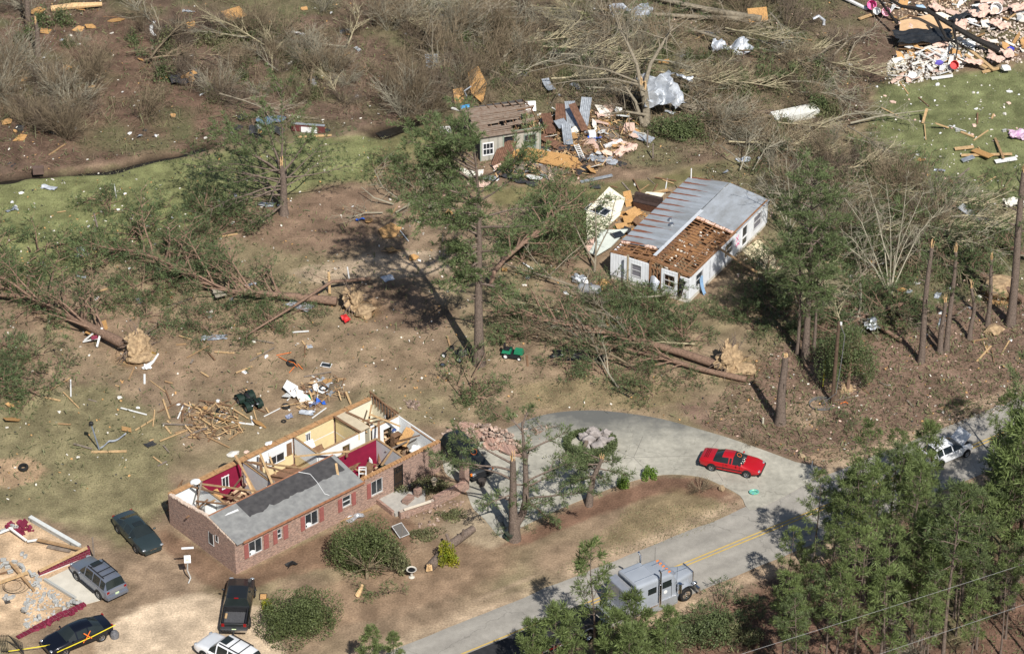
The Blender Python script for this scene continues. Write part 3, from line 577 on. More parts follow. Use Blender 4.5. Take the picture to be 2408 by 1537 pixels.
# snapped broadleaf tree holding metal
def snapped(u, v, label, segs, seed, bark, brs, L_, nm="snapped_tree", tip=None):
    rnd = random.Random(seed); b = G(u, v); r = thing(nm, label, "tree", b); tr = MB(); tr.smooth = True; tips = []
    for pts, r0, r1 in segs:
        P_ = [G(*p)-b for p in pts]; k = len(P_); tr.tube(P_, [r0+(r1-r0)*i/(k-1) for i in range(k)], 8); tips.append((P_, r0))
    for i in range(brs):
        P_, r0 = rnd.choice(tips[1:] or tips); q, dd = along_pts(P_, rnd.uniform(.3, 1)); pp, rr = limb(q, dd*.7+rv(rnd), L_*rnd.uniform(.4, 1.1), r0*.35, rnd, 4, .03); tr.tube(pp, [max(x, .012) for x in rr], 4, False)
        for k in range(4):
            q2, d2 = along_pts(pp, rnd.uniform(.3, 1)); p3, r3 = limb(q2, d2+rv(rnd)*.8, L_*.35*rnd.uniform(.5, 1), r0*.12, rnd, 3); tr.tube(p3, [max(x, .009) for x in r3], 3, False)
    tr.build("trunk", bark, r)
    if tip: split_top(r, tips[tip[0]][0][tip[1]], tip[2], tip[3], seed)
    return r
snapped(1520,298,"thick snapped hardwood holding torn sheet metal in its fork",[([(1520,298,0),(1519,250,1.5),(1514,205,3.6)],.4,.3),([(1512,215,3.4),(1530,150,5),(1572,80,7.2),(1582,60,7.8)],.2,.08),([(1512,225,3),(1497,150,5.4),(1470,90,7.2),(1448,55,8.2)],.2,.07),([(1505,200,3.8),(1440,185,3.8),(1350,190,3),(1290,200,2.2)],.11,.03),([(1505,195,3.9),(1430,165,4.6),(1330,150,4),(1240,170,2.6)],.1,.03),([(1510,290,.4),(1495,240,2.2),(1468,200,3.2)],.18,.08),([(1518,270,1.2),(1470,262,1.8),(1420,268,1.2)],.12,.04)],51,BARK_G,40,3.0,tip=(0,2,.4,.9))
snapped(2093,690,"pale bare spreading tree with many upright branches",[([(2093,690,0),(2093,675,.5)],.28,.26)]+[([(2093+dx*.06,678,.4),(2093+dx*.25+9*math.sin(dx),678-dy*.33,h*.33),(2093+dx*.62-7*math.sin(dx*2),678-dy*.68,h*.68),(2093+dx,678-dy,h)],.06,.012) for dx, dy, h in ((-180,150,4),(-120,230,6),(-60,270,7),(-10,250,7),(40,260,7),(80,230,6),(120,190,5),(-90,120,3.5),(60,150,4.5),(-30,180,5))],52,TWIG_P,130,1.9,"bare_tree")
snapped(1855,575,"pale leafless tree rising behind the mobile home roof",[([(1855,575,0),(1857,540,1)],.2,.18)]+[([(1857,545,1),(1857+dx*.4+6*math.sin(dx),545-dy*.5,1+h*.5),(1857+dx,545-dy,1+h)],.06,.015) for dx, dy, h in ((-50,150,5),(-10,180,6),(30,170,6),(70,120,4.5),(-80,110,4))],53,TWIG_P,60,1.8,"bare_tree")
for u, v, vt, sd in ((1020,160,30,1),(985,120,10,2),(1140,130,20,3),(1165,60,0,4),(1475,80,0,5)):
    t = thing("thin_bare_tree", lab("thin leafless sapling standing", *G(u,v)[:2]), "tree", G(u,v), group="thin bare trees in the thicket"); rnd = random.Random(sd); mb = MB(); h = HT(u,v,vt); P_, rr = limb((0,0,0), (rnd.uniform(-.2,.2),0,1), h, .11, rnd, 6, 0, .12); mb.tube(P_, [max(x,.03) for x in rr], 6)
    for i in range(12): q, dd = along_pts(P_, rnd.uniform(.3,1)); pp, r_ = limb(q, dd+rv(rnd)*.8, h*.25, .035, rnd, 3); mb.tube(pp, [max(x,.012) for x in r_], 3, False)
    mb.build("trunk", BARK_G, t)

# ------------------------------------------------------------------ fallen trees
fallen_pine("fallen_pine","big uprooted pine lying at the left edge with arching boughs",[(290,808,.9),(225,775,1.0),(150,735,1.0),(60,697,.9),(-60,690,.6)],.42,26,4.6,.15,1.0,61,fan=(-.3,.9,.7),roots=((325,812,.7),1.35,(.6,-.6,.25)),r1=.1,sub=5)
fallen_pine("fallen_pine","uprooted pine with a fan of broken boughs on the lawn's near edge",[(792,708,.5),(700,698,.6),(610,690,.8),(540,685,1.0),(430,640,1.0),(320,585,.6)],.36,34,4.6,.25,.9,62,fan=(-.5,.6,.6),roots=((832,705,.6),1.2,(.8,-.4,.3)),r1=.08,sub=6)
fallen_pine("fallen_limb","long bent pine limb lying below the fanned fallen pine",[(870,655,.5),(780,662,1.1),(690,720,.9),(600,775,.5),(560,800,.3)],.15,9,2.2,.2,.7,63,r1=.06,up=.3,cat="fallen limb")
fallen_pine("fallen_pine","thicker of two parallel pines lying toward the sandy root mass",[(1690,858,.5),(1600,828,.6),(1500,800,.7),(1380,770,.8),(1250,742,.9),(1180,728,.8)],.36,26,3.4,.35,.8,64,roots=((1715,845,.8),1.35,(.75,-.55,.35)),r1=.07,fan=(-.5,-.5,.2))
fallen_pine("fallen_pine","slimmer front one of two parallel pines lying toward the root mass",[(1755,892,.25),(1650,868,.4),(1560,842,.5),(1440,812,.6),(1330,790,.5)],.25,20,2.6,.35,.8,65,r1=.05,fan=(-.4,-.6,.15))
fallen_pine("leaning_fallen_pine","reddish snapped pine leaning right with its dark crown on the ground",[(1155,682,0),(1158,645,1.3),(1185,610,2.0),(1245,560,2.6),(1300,510,3),(1340,470,3.2)],.27,26,3.6,.45,1.5,66,r1=.07,fan=(.5,.25,-.1),needle=NEEDLE,sub=6)
fallen_pine("fallen_pine","long pine trunk lying across the slash at the far right",[(2408,705,.6),(2340,660,.7),(2230,610,.7),(2140,560,.6),(2060,500,.5),(1980,440,.4)],.26,26,3.0,.2,.9,67,r1=.06,fan=(-.3,.5,.2))
fallen_pine("fallen_pine","pine trunk lying level behind the tall right-hand pine",[(2050,715,.6),(1980,722,.7),(1900,728,.7),(1820,735,.5)],.16,16,2.6,.1,.9,68,r1=.06)
fallen_pine("fallen_pine","pine lying from the pale bare tree down toward the cedar",[(2165,700,.5),(2120,715,.8),(2050,735,1.0),(1990,765,.9),(1950,790,.6)],.2,22,2.8,.1,1.0,69,r1=.06,fan=(.2,-.5,.1))
fallen_pine("fallen_pine","slanting pine stem lying between the slim pines and pale bare tree",[(2120,800,.3),(2040,750,.8),(1980,700,.9),(1945,670,.8)],.17,14,2.4,.2,.9,70,r1=.08)
fallen_pine("fallen_pine","pine lying on the slope above the pale bare tree",[(2250,480,.5),(2160,520,.6),(2060,440,.6),(1990,380,.5)],.2,24,3.0,.1,.9,71,r1=.06)
fallen_pine("fallen_pine","pine trunk at the right edge below the bent rusty sheet",[(2450,620,.5),(2390,590,.6),(2330,560,.6)],.2,10,2.4,.2,.9,72,r1=.08)
for k, (pts, r0, lb) in enumerate(([[(1790,45,.6),(1660,22,.7),(1540,-5,.6)],.33,"thick pale log lying along the top edge, upper one"],[[(1760,45,.4),(1640,40,.5),(1520,32,.5)],.26,"pale log lying just below the thicker top log"],[[(1300,40,.4),(1220,42,.5),(1150,40,.4)],.15,"thin grey log left of the pale logs at the top"],[[(1820,263,.3),(1750,265,.35),(1710,267,.3)],.2,"split log left of the white box section"],[[(1690,90,.9),(1600,60,.6),(1520,45,.5)],.14,"crooked grey branch under the pale top logs"])):
    t = fallen_pine("fallen_log", lb, pts, r0, 7, 2.6, .3, .0, 80+k, bark=BARK_G if k != 3 else BARK, r1=r0*.55, up=.3, cat="log")
# ------------------------------------------------------------------ bushes, brush and slash heaps
def bush(u, v, label, R3, n, lsz, m, seed, stems=True, name="bush", lobes=11, twig=None):
    r = thing(name, label, "bush", G(u, v)); p = leaf_cloud(seed, R3, n, lobes); soup("foliage", leaves(p, lsz, np.random.default_rng(seed)), m, r)
    if stems: twig_shrub(seed, R3[2]*1.15, .8, 8, .04).build("stem", twig or TWIG, r)
    return r
bush(700,1478,"large dense round juniper bush at the end of the sand drive",(2.7,2.5,2.9),22000,.12,LEAF_C,101,False,lobes=22)
c = bush(855,1330,"broad bushy cedar with bare twig fan in front of brick house",(2.7,1.7,3.9),20000,.12,LEAF_C,102,False,name="bushy_cedar",lobes=18); mb = MB(); rnd = random.Random(9)
mb.tube([(.3,-1.5,-.0),(.3,-1.2,.8)], [.14,.12], 6)
for i in range(26): pp, rr = limb((.3,-1.2,.7), (rnd.uniform(-1,1), rnd.uniform(-.5,.2), rnd.uniform(.2,1.1)), rnd.uniform(1.4,2.8), .05, rnd, 4); mb.tube(pp, [max(x,.016) for x in rr], 4, False)
mb.build("bare_branches", TWIG, c)
bush(930,1340,"smaller twiggy cedar half joined to the bushy cedar",(1.2,1.1,2.4),2600,.15,LEAF_O,103,True,name="bushy_cedar")
bush(1048,1325,"yellow-green leafy shrub beside the sawn log",(.85,.8,1.75),2600,.13,LEAF_YG,104,False)
bush(1467,1148,"round clipped green bush nearer the planter pine",(.62,.6,1.05),1900,.1,LEAF_B,105,False)
bush(1524,1124,"round clipped green bush nearer the red coupe",(.62,.6,1.0),1900,.1,LEAF_B,106,False)
bush(627,1433,"small yellow-green bush behind the black pickup",(.55,.5,.8),1100,.1,LEAF_YG,107,False)
bush(1010,1150,"unkempt green bed plants inside the brick porch wall",(1.6,1.0,1.0),2600,.13,LEAF_O,108,True); bush(945,1160,"low green plants left end of the porch bed",(.9,.7,.7),900,.12,LEAF_O,109,False)
bush(1060,1215,"low weedy growth in front of the porch wall",(1.6,.7,.5),1500,.12,LEAF_O,110,False); bush(1000,1260,"weedy growth left of the sawn log",(1.5,.8,.5),1400,.12,LEAF_O,111,False)
bush(1600,320,"dark green bush right of the snapped hardwood",(2.6,1.8,2.4),5200,.16,LEAF,112,True); bush(1920,265,"dark green bush at the end of the white box section",(1.2,1.0,2.2),2600,.15,LEAF,113,False)
bush(1650,1500,"large olive roadside bush below the semi truck",(2.4,1.8,2.2),6500,.15,LEAF,114,True); bush(1555,1520,"leafy bush among the young pines below the truck",(1.6,1.3,1.8),3200,.15,LEAF,115,True)
bush(1745,1500,"smaller olive bush right of the large roadside bush",(1.5,1.2,1.2),2400,.14,LEAF_O,116,True)
# cedar by the utility pole
def cedar():
    r = thing("cedar_tree", "bushy dark cedar with bare inner trunk and lifted roots by the pole", "tree", G(1993,918)); rnd = random.Random(3); mb = MB(); mb.smooth = True
    P_ = [Vector((0,0,0)),Vector((.05,0,1.6)),Vector((.1,0,3.6)),Vector((.1,0,5.2))]; mb.tube(P_, [.17,.13,.1,.03], 7)
    for i in range(40): q, dd = along_pts(P_, rnd.uniform(.25,.9)); a = rnd.uniform(0,6.28); pp, rr = limb(q, (math.cos(a), math.sin(a), .8), rnd.uniform(.8,1.7), .035, rnd, 4); mb.tube(pp, [max(x,.014) for x in rr], 4, False)
    mb.build("trunk", BARK_R, r); p = leaf_cloud(77, (2.2,2.0,4.2), 20000, 22, .7); p[:, 2] += 1.0; k = ~((np.hypot(p[:,0], 0) < .9) & (p[:,1] < -.3) & (p[:,2] < 3.6)); soup("crown", leaves(p[k], .12, NR), LEAF, r)
    root_plate(r, (0,0,.1), .6, (0,-.5,.6), 12)
cedar()
# leafless shrubs: eight shapes, copied
BS = []
for k, (h, sp, n, m, nm) in enumerate(((2.6,.5,16,TWIG,"leafless_shrub"),(2.0,.9,16,TWIG,"leafless_shrub"),(3.2,.35,14,TWIG,"leafless_shrub"),(1.5,1.2,18,TWIG_D,"leafless_shrub"),(2.2,.8,18,TWIG_D,"leafless_shrub"),(1.2,1.3,16,TWIG,"leafless_shrub"),(2.8,.7,12,TWIG_P,"leafless_shrub"),(1.8,1.5,18,TWIG_P,"leafless_shrub"))):
    o = twig_shrub(200+k, h, sp, n*2, .024, lev=4).build(nm, m); tag(o, "leafless grey-brown shrub", "shrub"); BS.append(o)
used = set()
def put(pool, u, v, desc, grp, sc=(.7,1.25), tilt=.0):
    i = R.randrange(len(pool)); o = pool[i]; p = G(u, v)
    if o.name in used: o = dup(o, p, R.uniform(0,6.28), R.uniform(*sc))
    else: used.add(o.name); o.location = p; o.rotation_euler = (0,0,R.uniform(0,6.28)); o.scale = (R.uniform(*sc),)*3
    if tilt: o.rotation_euler = (R.uniform(-tilt,tilt), R.uniform(-tilt,tilt), o.rotation_euler[2])
    o['label'] = lab(desc, p.x, p.y) if desc else ''; o['group'] = GL.setdefault(o['label'], grp); return o
TH1 = [(950,40),(1250,60),(1480,40),(1500,180),(1300,240),(1060,260),(960,240),(940,120)]
for poly, n, tilt, sc in (([(0,140),(230,170),(260,270),(180,330),(30,330),(-30,230)], 34, .1, (.8,1.35)), (TH1, 50, .4, (.8,1.4)), ([(850,-20),(1850,-20),(1850,40),(1480,90),(850,60)], 14, .5, (.8,1.5)), ([(360,90),(950,60),(940,230),(620,260),(330,290)], 38, .3, (.7,1.2)), ([(1240,80),(1520,60),(1640,200),(1600,280),(1380,260),(1250,200)], 16, .8, (.8,1.5)), ([(1640,60),(1960,60),(2040,240),(1920,330),(1660,330)], 18, .7, (.8,1.5)), ([(1760,330),(2060,350),(2150,460),(2300,520),(2200,640),(1950,560),(1800,440)], 42, .6, (.8,1.4)), ([(900,190),(1060,200),(1050,280),(940,280)], 12, .2, (.9,1.4)), ([(0,-20),(900,-20),(900,80),(0,120)], 16, .4, (.6,1.0))):
    for u, v in sample(poly, n): put(BS, u, v, "leafless grey-brown shrub", "leafless shrubs of the thicket", sc, tilt)
for u, v, lb in ((1645,1150,"leafless crape myrtle clump by the driveway corner at the red coupe"),(1500,1135,"x"),(1770,1040,"spindly leafless shrub at the far driveway edge"),(1310,430,"x"),(1395,610,"x")):
    if lb != "x": o = put(BS[5:6], u, v, "", "x", (.75,.8)); o['label'] = lb; del o['group']
# broken grey saplings by the mobile home
snapped(1398,640,"dead grey forked sapling in front of the cream wall panels",[([(1398,640,0),(1400,610,1),(1402,560,2.6),(1400,490,5)],.12,.03),([(1400,600,1.2),(1430,540,3),(1447,470,5.2)],.07,.02),([(1399,620,.7),(1365,560,2.5),(1340,500,4.2)],.08,.02)],91,BARK_G,10,1.4,"dead_sapling")
snapped(1365,678,"fallen grey branch lying left of the propane tank",[([(1365,678,.3),(1300,655,.8),(1200,625,.9),(1165,610,.8)],.09,.03),([(1300,655,.8),(1260,615,1.6),(1230,575,2.4)],.05,.02),([(1290,650,.8),(1340,600,1.5),(1390,560,2.2)],.045,.02)],92,BARK_G,14,1.6,"fallen_branch")
snapped(925,480,"heap of pale leafless branches left of the tall pine",[([(925,480,.2),(880,465,.8),(850,440,1.1)],.08,.03),([(930,500,.2),(980,470,1),(1020,490,.6)],.07,.03),([(940,470,.2),(900,440,1.2),(880,400,1.6)],.06,.03),([(960,480,.2),(990,450,1.2),(1010,430,1.8)],.06,.02),([(900,500,.2),(860,500,.5),(830,510,.3)],.06,.02)],93,TWIG_P,60,2.4,"brush_heap")
snapped(1760,395,"tangle of grey bare branches behind the mobile home",[([(1760,395,.2),(1720,360,1.2),(1690,340,1.0)],.07,.03),([(1770,400,.2),(1800,350,1.6),(1840,330,1.8)],.06,.02),([(1740,400,.2),(1760,350,1.5),(1770,310,2)],.06,.02)],94,TWIG_P,46,2.2,"brush_heap")
snapped(2090,262,"windfallen bare branches spread below the flattened house",[([(2000,290,.3),(2060,275,.8),(2130,265,.9),(2190,258,.6)],.1,.03),([(2010,262,.3),(2080,270,.9),(2150,285,.8)],.08,.03),([(1900,300,.2),(1990,270,1),(2060,262,.8)],.08,.03)],95,TWIG_P,40,2.2,"fallen_branch")
snapped(1940,120,"bare grey branches lying left of the flattened house",[([(1900,150,.2),(1950,110,1.2),(1990,90,1.2)],.1,.04),([(1960,130,.2),(2000,90,1.2),(2060,80,1)],.1,.04),([(1990,150,.2),(2010,100,1),(2060,60,1.2)],.08,.03)],96,BARK_G,30,2.4,"fallen_branch")
# black wet tree lying over the flattened house
o = snapped(2200,130,"black wet dead tree sprawled over the flattened white house",[([(2350,118,.5),(2290,90,1.4),(2230,55,2.2),(2180,25,2.6),(2120,15,2.6),(2085,-5,2.4)],.3,.12),([(2240,60,2.2),(2252,110,1.6),(2245,150,.6)],.12,.05),([(2110,55,1.5),(2090,30,1.8),(2060,-10,2.0)],.14,.1),([(2200,40,2.5),(2225,90,1.6),(2290,120,.8)],.16,.08)],97,BARK_D,10,2.2,"dead_tree")
# windfallen boughs: four shapes, copied
WB = []
for k in range(4):
    rnd = random.Random(350+k); mb = MB(); P_, rr = limb((-2.6,0,.25), (1,.1*k-.2,.22), 5.6, .075, rnd, 6, .045, .12); mb.tube(P_, [max(x,.02) for x in rr], 5)
    for i in range(18):
        q, dd = along_pts(P_, rnd.uniform(.2,1)); pp, r2 = limb(q, dd*.9+Vector((0, rnd.choice((-1,1))*rnd.uniform(.2,.9), rnd.uniform(-.1,.6))), rnd.uniform(.8,2.4), .03, rnd, 4, .05, .16); mb.tube([Vector((a.x,a.y,max(a.z,.03))) for a in pp], [max(x,.011) for x in r2], 3, False)
        for j in range(6): q2, d2 = along_pts(pp, rnd.uniform(.25,1)); p3, r3 = limb(q2, d2+rv(rnd)*.6, rnd.uniform(.3,.9), .014, rnd, 2); mb.tube([Vector((a.x,a.y,max(a.z,.02))) for a in p3], [max(x,.008) for x in r3], 3, False)
    o = mb.build("windfall_bough", (mat("olive_bark", (.38,.33,.21), .9, .25, 3), BARK_G, TWIG_P, TWIG)[k]); tag(o, "x", "bough"); WB.append(o)
for poly, n, a0 in (([(900,0),(1500,20),(1500,200),(1250,240),(1000,200)], 34, None), ([(1240,60),(1960,60),(2040,240),(1900,320),(1640,320),(1400,250)], 44, -.5), ([(1780,340),(2080,340),(2200,480),(2360,540),(2250,660),(1950,560)], 34, -.6), ([(300,60),(860,60),(900,250),(400,290)], 16, None), ([(1150,690),(1500,720),(1600,860),(1350,880)], 10, 2.7), ([(1820,640),(2150,680),(2100,800),(1850,780)], 12, None)):
    for u, v in sample(poly, n):
        o = put(WB, u, v, "bare windfallen bough lying", "bare windfallen boughs", (.8,1.5), .12); o.location.z = R.uniform(.1,.7)
        if a0 is not None: o.rotation_euler[2] = a0+R.uniform(-.7,.7)
# green shrubs
GS = []
for k, (R3, n, sz, m) in enumerate((((1.3,1.2,1.3),900,.16,LEAF_O),((1.0,1.0,1.7),900,.15,LEAF),((1.6,1.3,1.0),1000,.16,LEAF_O),((1.1,1.1,1.2),800,.15,LEAF))):
    r = thing("green_shrub", "green shrub", "shrub"); soup("foliage", leaves(leaf_cloud(300+k, R3, n, 9, .3), sz, NR), m, r); twig_shrub(310+k, R3[2]*1.2, .7, 8, .03, lev=3).build("stem", TWIG, r); GS.append(r)
for poly, n in (([(330,100),(760,60),(760,220),(600,320),(430,300)], 22), ([(1040,90),(1240,110),(1240,230),(1060,220)], 12), ([(1700,130),(1960,150),(2040,250),(1900,330),(1560,330)], 16), ([(1780,340),(2060,350),(2120,460),(2260,560),(1950,600),(1820,480)], 26), ([(0,-20),(300,-20),(120,100)], 4), ([(1240,60),(1640,40),(1660,160),(1300,160)], 9), ([(2100,560),(2400,480),(2408,640),(2200,660)], 8)):
    for u, v in sample(poly, n): put(GS, u, v, "loose green shrub", "green shrubs among the storm brush", (.6,1.3), .15)
for u, v, s_ in ((60,100,1.0),(310,105,.8),(90,65,1.2),(160,110,.7)): put(GS[1:2], u, v, "holly-like green shrub", "green shrubs among the storm brush", (s_,s_+.1))
# pine slash: heaps of torn boughs
PS = []
for k in range(6):
    rnd = random.Random(400+k); mb = MB(); TP, TD = [], []
    for i in range(7): bough(mb, TP, TD, (rnd.uniform(-.6,.6), rnd.uniform(-.6,.6), rnd.uniform(.08,.3)), (rnd.uniform(-1,1), rnd.uniform(-1,1), rnd.uniform(.0,.35)), rnd.uniform(1.2,2.6), .04, rnd, 4, .75, .06, .3)
    TP = [Vector((p.x,p.y,max(p.z,.04))) for p in TP]; r = thing("pine_bough", "torn pine bough", "bough"); mb.build("branch", BARK_R, r); soup("needles", needles(TP, TD, 11, .36, .042, NR), NEEDLE_D if k % 2 else NEEDLE, r); PS.append(r)
for poly, n, sc in (([(0,580),(230,560),(260,700),(120,760),(0,740)], 18, (.9,1.6)), ([(250,540),(480,500),(560,600),(500,690),(280,700)], 22, (.8,1.4)), ([(320,700),(800,690),(700,760),(560,800),(360,770)], 20, (.7,1.2)), ([(200,470),(560,470),(600,520),(420,560),(180,520)], 11, (.6,1.0)), ([(480,480),(600,490),(590,540),(490,540)], 7, (.7,1.1)), ([(-60,780),(90,800),(110,930),(-60,960)], 12, (.9,1.5)),
    ([(1160,700),(1280,690),(1500,790),(1560,880),(1380,900),(1160,830)], 22, (.8,1.3)), ([(1380,700),(1560,680),(1640,760),(1620,830),(1480,790)], 24, (.8,1.3)), ([(1180,500),(1320,450),(1395,540),(1370,640),(1210,620)], 20, (.9,1.5)), ([(1480,880),(1740,900),(1680,920),(1520,930)], 8, (.6,1.0)), ([(850,370),(1110,400),(1100,500),(880,480)], 14, (.8,1.3)),
    ([(1800,600),(1960,700),(2000,800),(1850,830),(1780,720)], 22, (.8,1.3)), ([(1950,680),(2140,680),(2150,800),(2020,780)], 18, (.8,1.3)), ([(1900,480),(2300,480),(2380,600),(2150,660),(1950,620)], 34, (.9,1.5)), ([(1700,690),(1790,720),(1800,800),(1680,760)], 8, (.7,1.1)), ([(2150,380),(2400,430),(2380,480),(2180,450)], 7, (.6,1.0)), ([(1600,1450),(1750,1420),(1800,1470),(1680,1500)], 8, (.6,1.0)), ([(1780,370),(2100,360),(2200,470),(2400,520),(2300,660),(1950,600)], 44, (.9,1.5)), ([(1250,90),(1900,90),(1960,260),(1600,330),(1350,260)], 22, (.7,1.2)), ([(330,100),(760,60),(760,220),(500,320)], 9, (.6,1.0))):
    for u, v in sample(poly, int(n*.82)): put(PS, u, v, "torn green pine bough", "torn pine boughs lying about", sc, .12)
for u, v, s_, lb in ((1110,905,1.2,"largest cut pine bough lying in front of the tall pine"),(1080,925,1.2,"second cut pine bough heap behind the brick house corner"),(1130,940,1.0,"flat end of the pine bough heap in front of the tall pine"),(1045,895,.45,"rounded tip of the bough heap nearest the go-kart"),(1180,985,.7,"small pine bough at the driveway's far left edge"),(1215,1240,.6,"wilted bough hanging at the forked pine's foot"),(2235,935,.8,"flat green pine bough on the straw near the edge road"),(1965,990,.7,"small green bough on the straw beyond the far road edge"),(1085,1000,.4,"pine bough lying on the brick rubble"),(900,1395,.8,"wilted bough lying by the cedar's foot"),(1000,470,1.3,"green bough mass left of the tall pine"),(1270,1010,.6,"small bough tufts on the driveway"),(560,515,1.2,"dark bough hanging at the lone yard pine's shadow")):
    o = put(PS, u, v, "", "x", (s_,s_+.05)); o['label'] = lb; del o['group']
# planter plants ring
r = thing("planter_plants", "ring of green ground cover around pale stones in the driveway planter", "plants", G(1388,1046)); rg = np.random.default_rng(5); a = rg.uniform(0,6.28,6500); q = rg.uniform(.75,1.0,6500); p = np.stack([np.cos(a)*q*2.0, np.sin(a)*q*1.9-.15, rg.uniform(0,.55,6500)*(1.2-.5*np.sin(a))], 1); soup("foliage", leaves(p, .13, rg), LEAF, r); 
soup("leaf_skirt", leaves(np.stack([rg.normal(0,.9,2200)-.5, rg.normal(-1.7,.45,2200), rg.uniform(0,.35,2200)], 1), .13, rg), LEAF_O, r)

# ------------------------------------------------------------------ roadside pine wood
FP = []
for k, (H, r0, cs, nb, bl, tf, nd) in enumerate(((13,.13,.5,20,1.8,.85,NEEDLE_Y),(11,.11,.42,20,1.6,.95,NEEDLE_Y),(14,.15,.55,20,2.0,.8,NEEDLE),(9,.09,.36,20,1.45,1.0,NEEDLE_Y),(12,.12,.48,22,1.7,.9,NEEDLE_Y),(7,.08,.25,24,1.5,1.5,NEEDLE_Y))):
    t, _ = pine_proto("slender roadside pine", "slender pines of the roadside wood", BARK, nd, name="roadside_pine", seed=500+k, H=H, r0=r0, cs=cs, nb=nb, bl=bl, tuft=tf, stubs=8, sub=4, curve=.5, NT=17, NL=.42); FP.append((t, H))
fused = set()
def fp(u, v, vt=None, k=None, label=None):
    k = R.randrange(5) if k is None else k; t, H = FP[k]; p = G(u, v); sc = (HT(u, v, vt)/H) if vt is not None else R.uniform(.75, 1.1)
    if k in fused: o = dup(t, p, R.uniform(0,6.28), sc)
    else: fused.add(k); o = t; o.location = p; o.rotation_euler = (0,0,R.uniform(0,6.28)); o.scale = (sc,)*3
    o['label'] = label or "slender pine of the roadside wood"; o['group'] = "slender pines of the roadside wood"
for a in ((1850,1424,1246,3,"left-edge pine of the roadside wood, nearest the truck"),(1912,1362,1112,4,"pine at the wood's left tip overhanging the driveway mouth"),(1985,1395,1125,1,None),(2022,1260,1000,1,"pine behind the wood's front rank left of the white hatchback"),(2092,1250,1012,0,None),(1945,1510,1240,0,None),(2152,1440,1215,2,None),(2215,1580,1138,2,"tallest pine of the front rank in the roadside wood"),(2285,1480,1160,4,None),(2350,1440,1140,0,None),(2165,1190,1005,5,"thin pine partly hiding the white hatchback"),(2350,1190,930,1,None),(2385,1130,828,2,"tall pine at the right edge beside the far road"),(2070,1560,1230,0,None),(2007,1600,1250,4,None),(2400,1330,1020,2,None),(2260,1340,1150,1,None),(2130,1350,1090,4,None),(2050,1330,1090,3,None),(1960,1340,1165,3,None),(2330,1290,1030,0,None),(2170,1310,1075,0,None),(1900,1470,1300,3,None),(1840,1560,1350,3,None),(1960,1620,1330,1,None)): fp(*a)
for u, v in sample([(1930,1420),(2050,1330),(2250,1260),(2450,1180),(2560,1300),(2450,1440),(2200,1480),(1960,1490)], 27):
    vt = np.interp(u, [1780,1850,1900,1960,2020,2120,2150,2180,2310,2330,2400], [1250,1230,1110,1060,1000,1010,1060,1140,1140,1000,850])+R.uniform(15,150)
    if v-vt > 110: fp(u, v, vt)
for u, v in sample([(2060,1480),(2460,1440),(2480,1600),(2080,1620)], 15): fp(u, v, v-R.uniform(190,330))
for u, v in sample([(1800,1560),(2080,1540),(2080,1640),(1800,1680)], 6): fp(u, v, v-R.uniform(200,290))
for a in ((1395,1562,1285,3,"tallest young pine in front of the semi trailer"),(1300,1640,1430,5,"bushy young pine left of the tallest one at the bottom edge"),(1490,1612,1400,5,"young pine just left of the truck's steps"),(1345,1640,1450,3,"young pine at the bottom edge under the trailer"),(1565,1600,1440,5,"small young pine below the truck steps"),(1440,1650,1450,5,"young pine between the two taller ones at the bottom"),(1255,1650,1470,5,"young pine at the far left of the bottom group"),(1470,1690,1480,5,"young pine with its top just above the bottom edge")): fp(*a)
for u, v, vt, lb in ((870,1600,1478,"left one of the small pine tops at the bottom edge"),(925,1590,1490,"right one of the small pine tops at the bottom edge")): fp(u, v, vt, 5, lb)
for u, v, sc in ((2330,1400,1.1),(2150,1540,.9)): o = put(BS[6:7], u, v, "", "x", (sc,sc+.1)); o['label'] = lab("spindly leafless sapling under the pines", o.location.x, o.location.y); del o['group']
for poly, n, k in (([(1800,1440),(2200,1380),(2200,1450),(1850,1530)], 9, GS), ([(1250,1500),(1600,1480),(1700,1537),(1250,1560)], 8, GS)):
    for u, v in sample(poly, n): put(k, u, v, "low green understorey shrub", "understorey shrubs of the roadside wood", (.5,.9))

# ------------------------------------------------------------------ ground cover nobody could count
def slivers(name, label, cat, polys, n, L_, w_, m, seed, zj=.06, flat=.25, patch=0):
    rg = np.random.default_rng(seed); pts = []
    rr = random.Random(seed)
    for poly, sh in polys:
        us = [p[0] for p in poly]; vs = [p[1] for p in poly]; k = int(n*sh*3); u = rg.uniform(min(us), max(us), k); v = rg.uniform(min(vs), max(vs), k); ok = inpoly(u, v, poly); u, v = u[ok][:int(n*sh)], v[ok][:int(n*sh)]
        x = (u-1204)/FPX; y = -(v-768.5)/FPX; dy = math.cos(PITCH)+y*math.sin(PITCH); dz = -math.sin(PITCH)+y*math.cos(PITCH); t = CAM_H/-dz; pts.append(np.stack([x*t, -CY+dy*t, rg.uniform(.0, zj, len(u))], 1))
    p = np.concatenate(pts)
    if patch: p = p[vnoise(p[:,0], p[:,1], patch, seed)+.35*rg.random(len(p)) > .62]
    k = len(p); d = rg.normal(size=(k,3)); d[:,2] *= flat; d /= np.linalg.norm(d, axis=1, keepdims=True); l = L_*rg.uniform(.4, 1.3, (k,1)); s = np.cross(d, np.array([0,0,1.])+rg.normal(size=(k,3))*.5); s /= np.linalg.norm(s, axis=1, keepdims=True); ww = w_*rg.uniform(.5, 1.4, (k,1))
    p[:, 2] += np.abs(d[:,2])*l[:,0]*.5
    o = soup(name, np.stack([p-d*l/2-s*ww/2, p-d*l/2+s*ww/2, p+d*l/2+s*ww/2, p+d*l/2-s*ww/2], 1), m); o['kind'] = 'stuff'; o['label'] = label; o['category'] = cat; return o
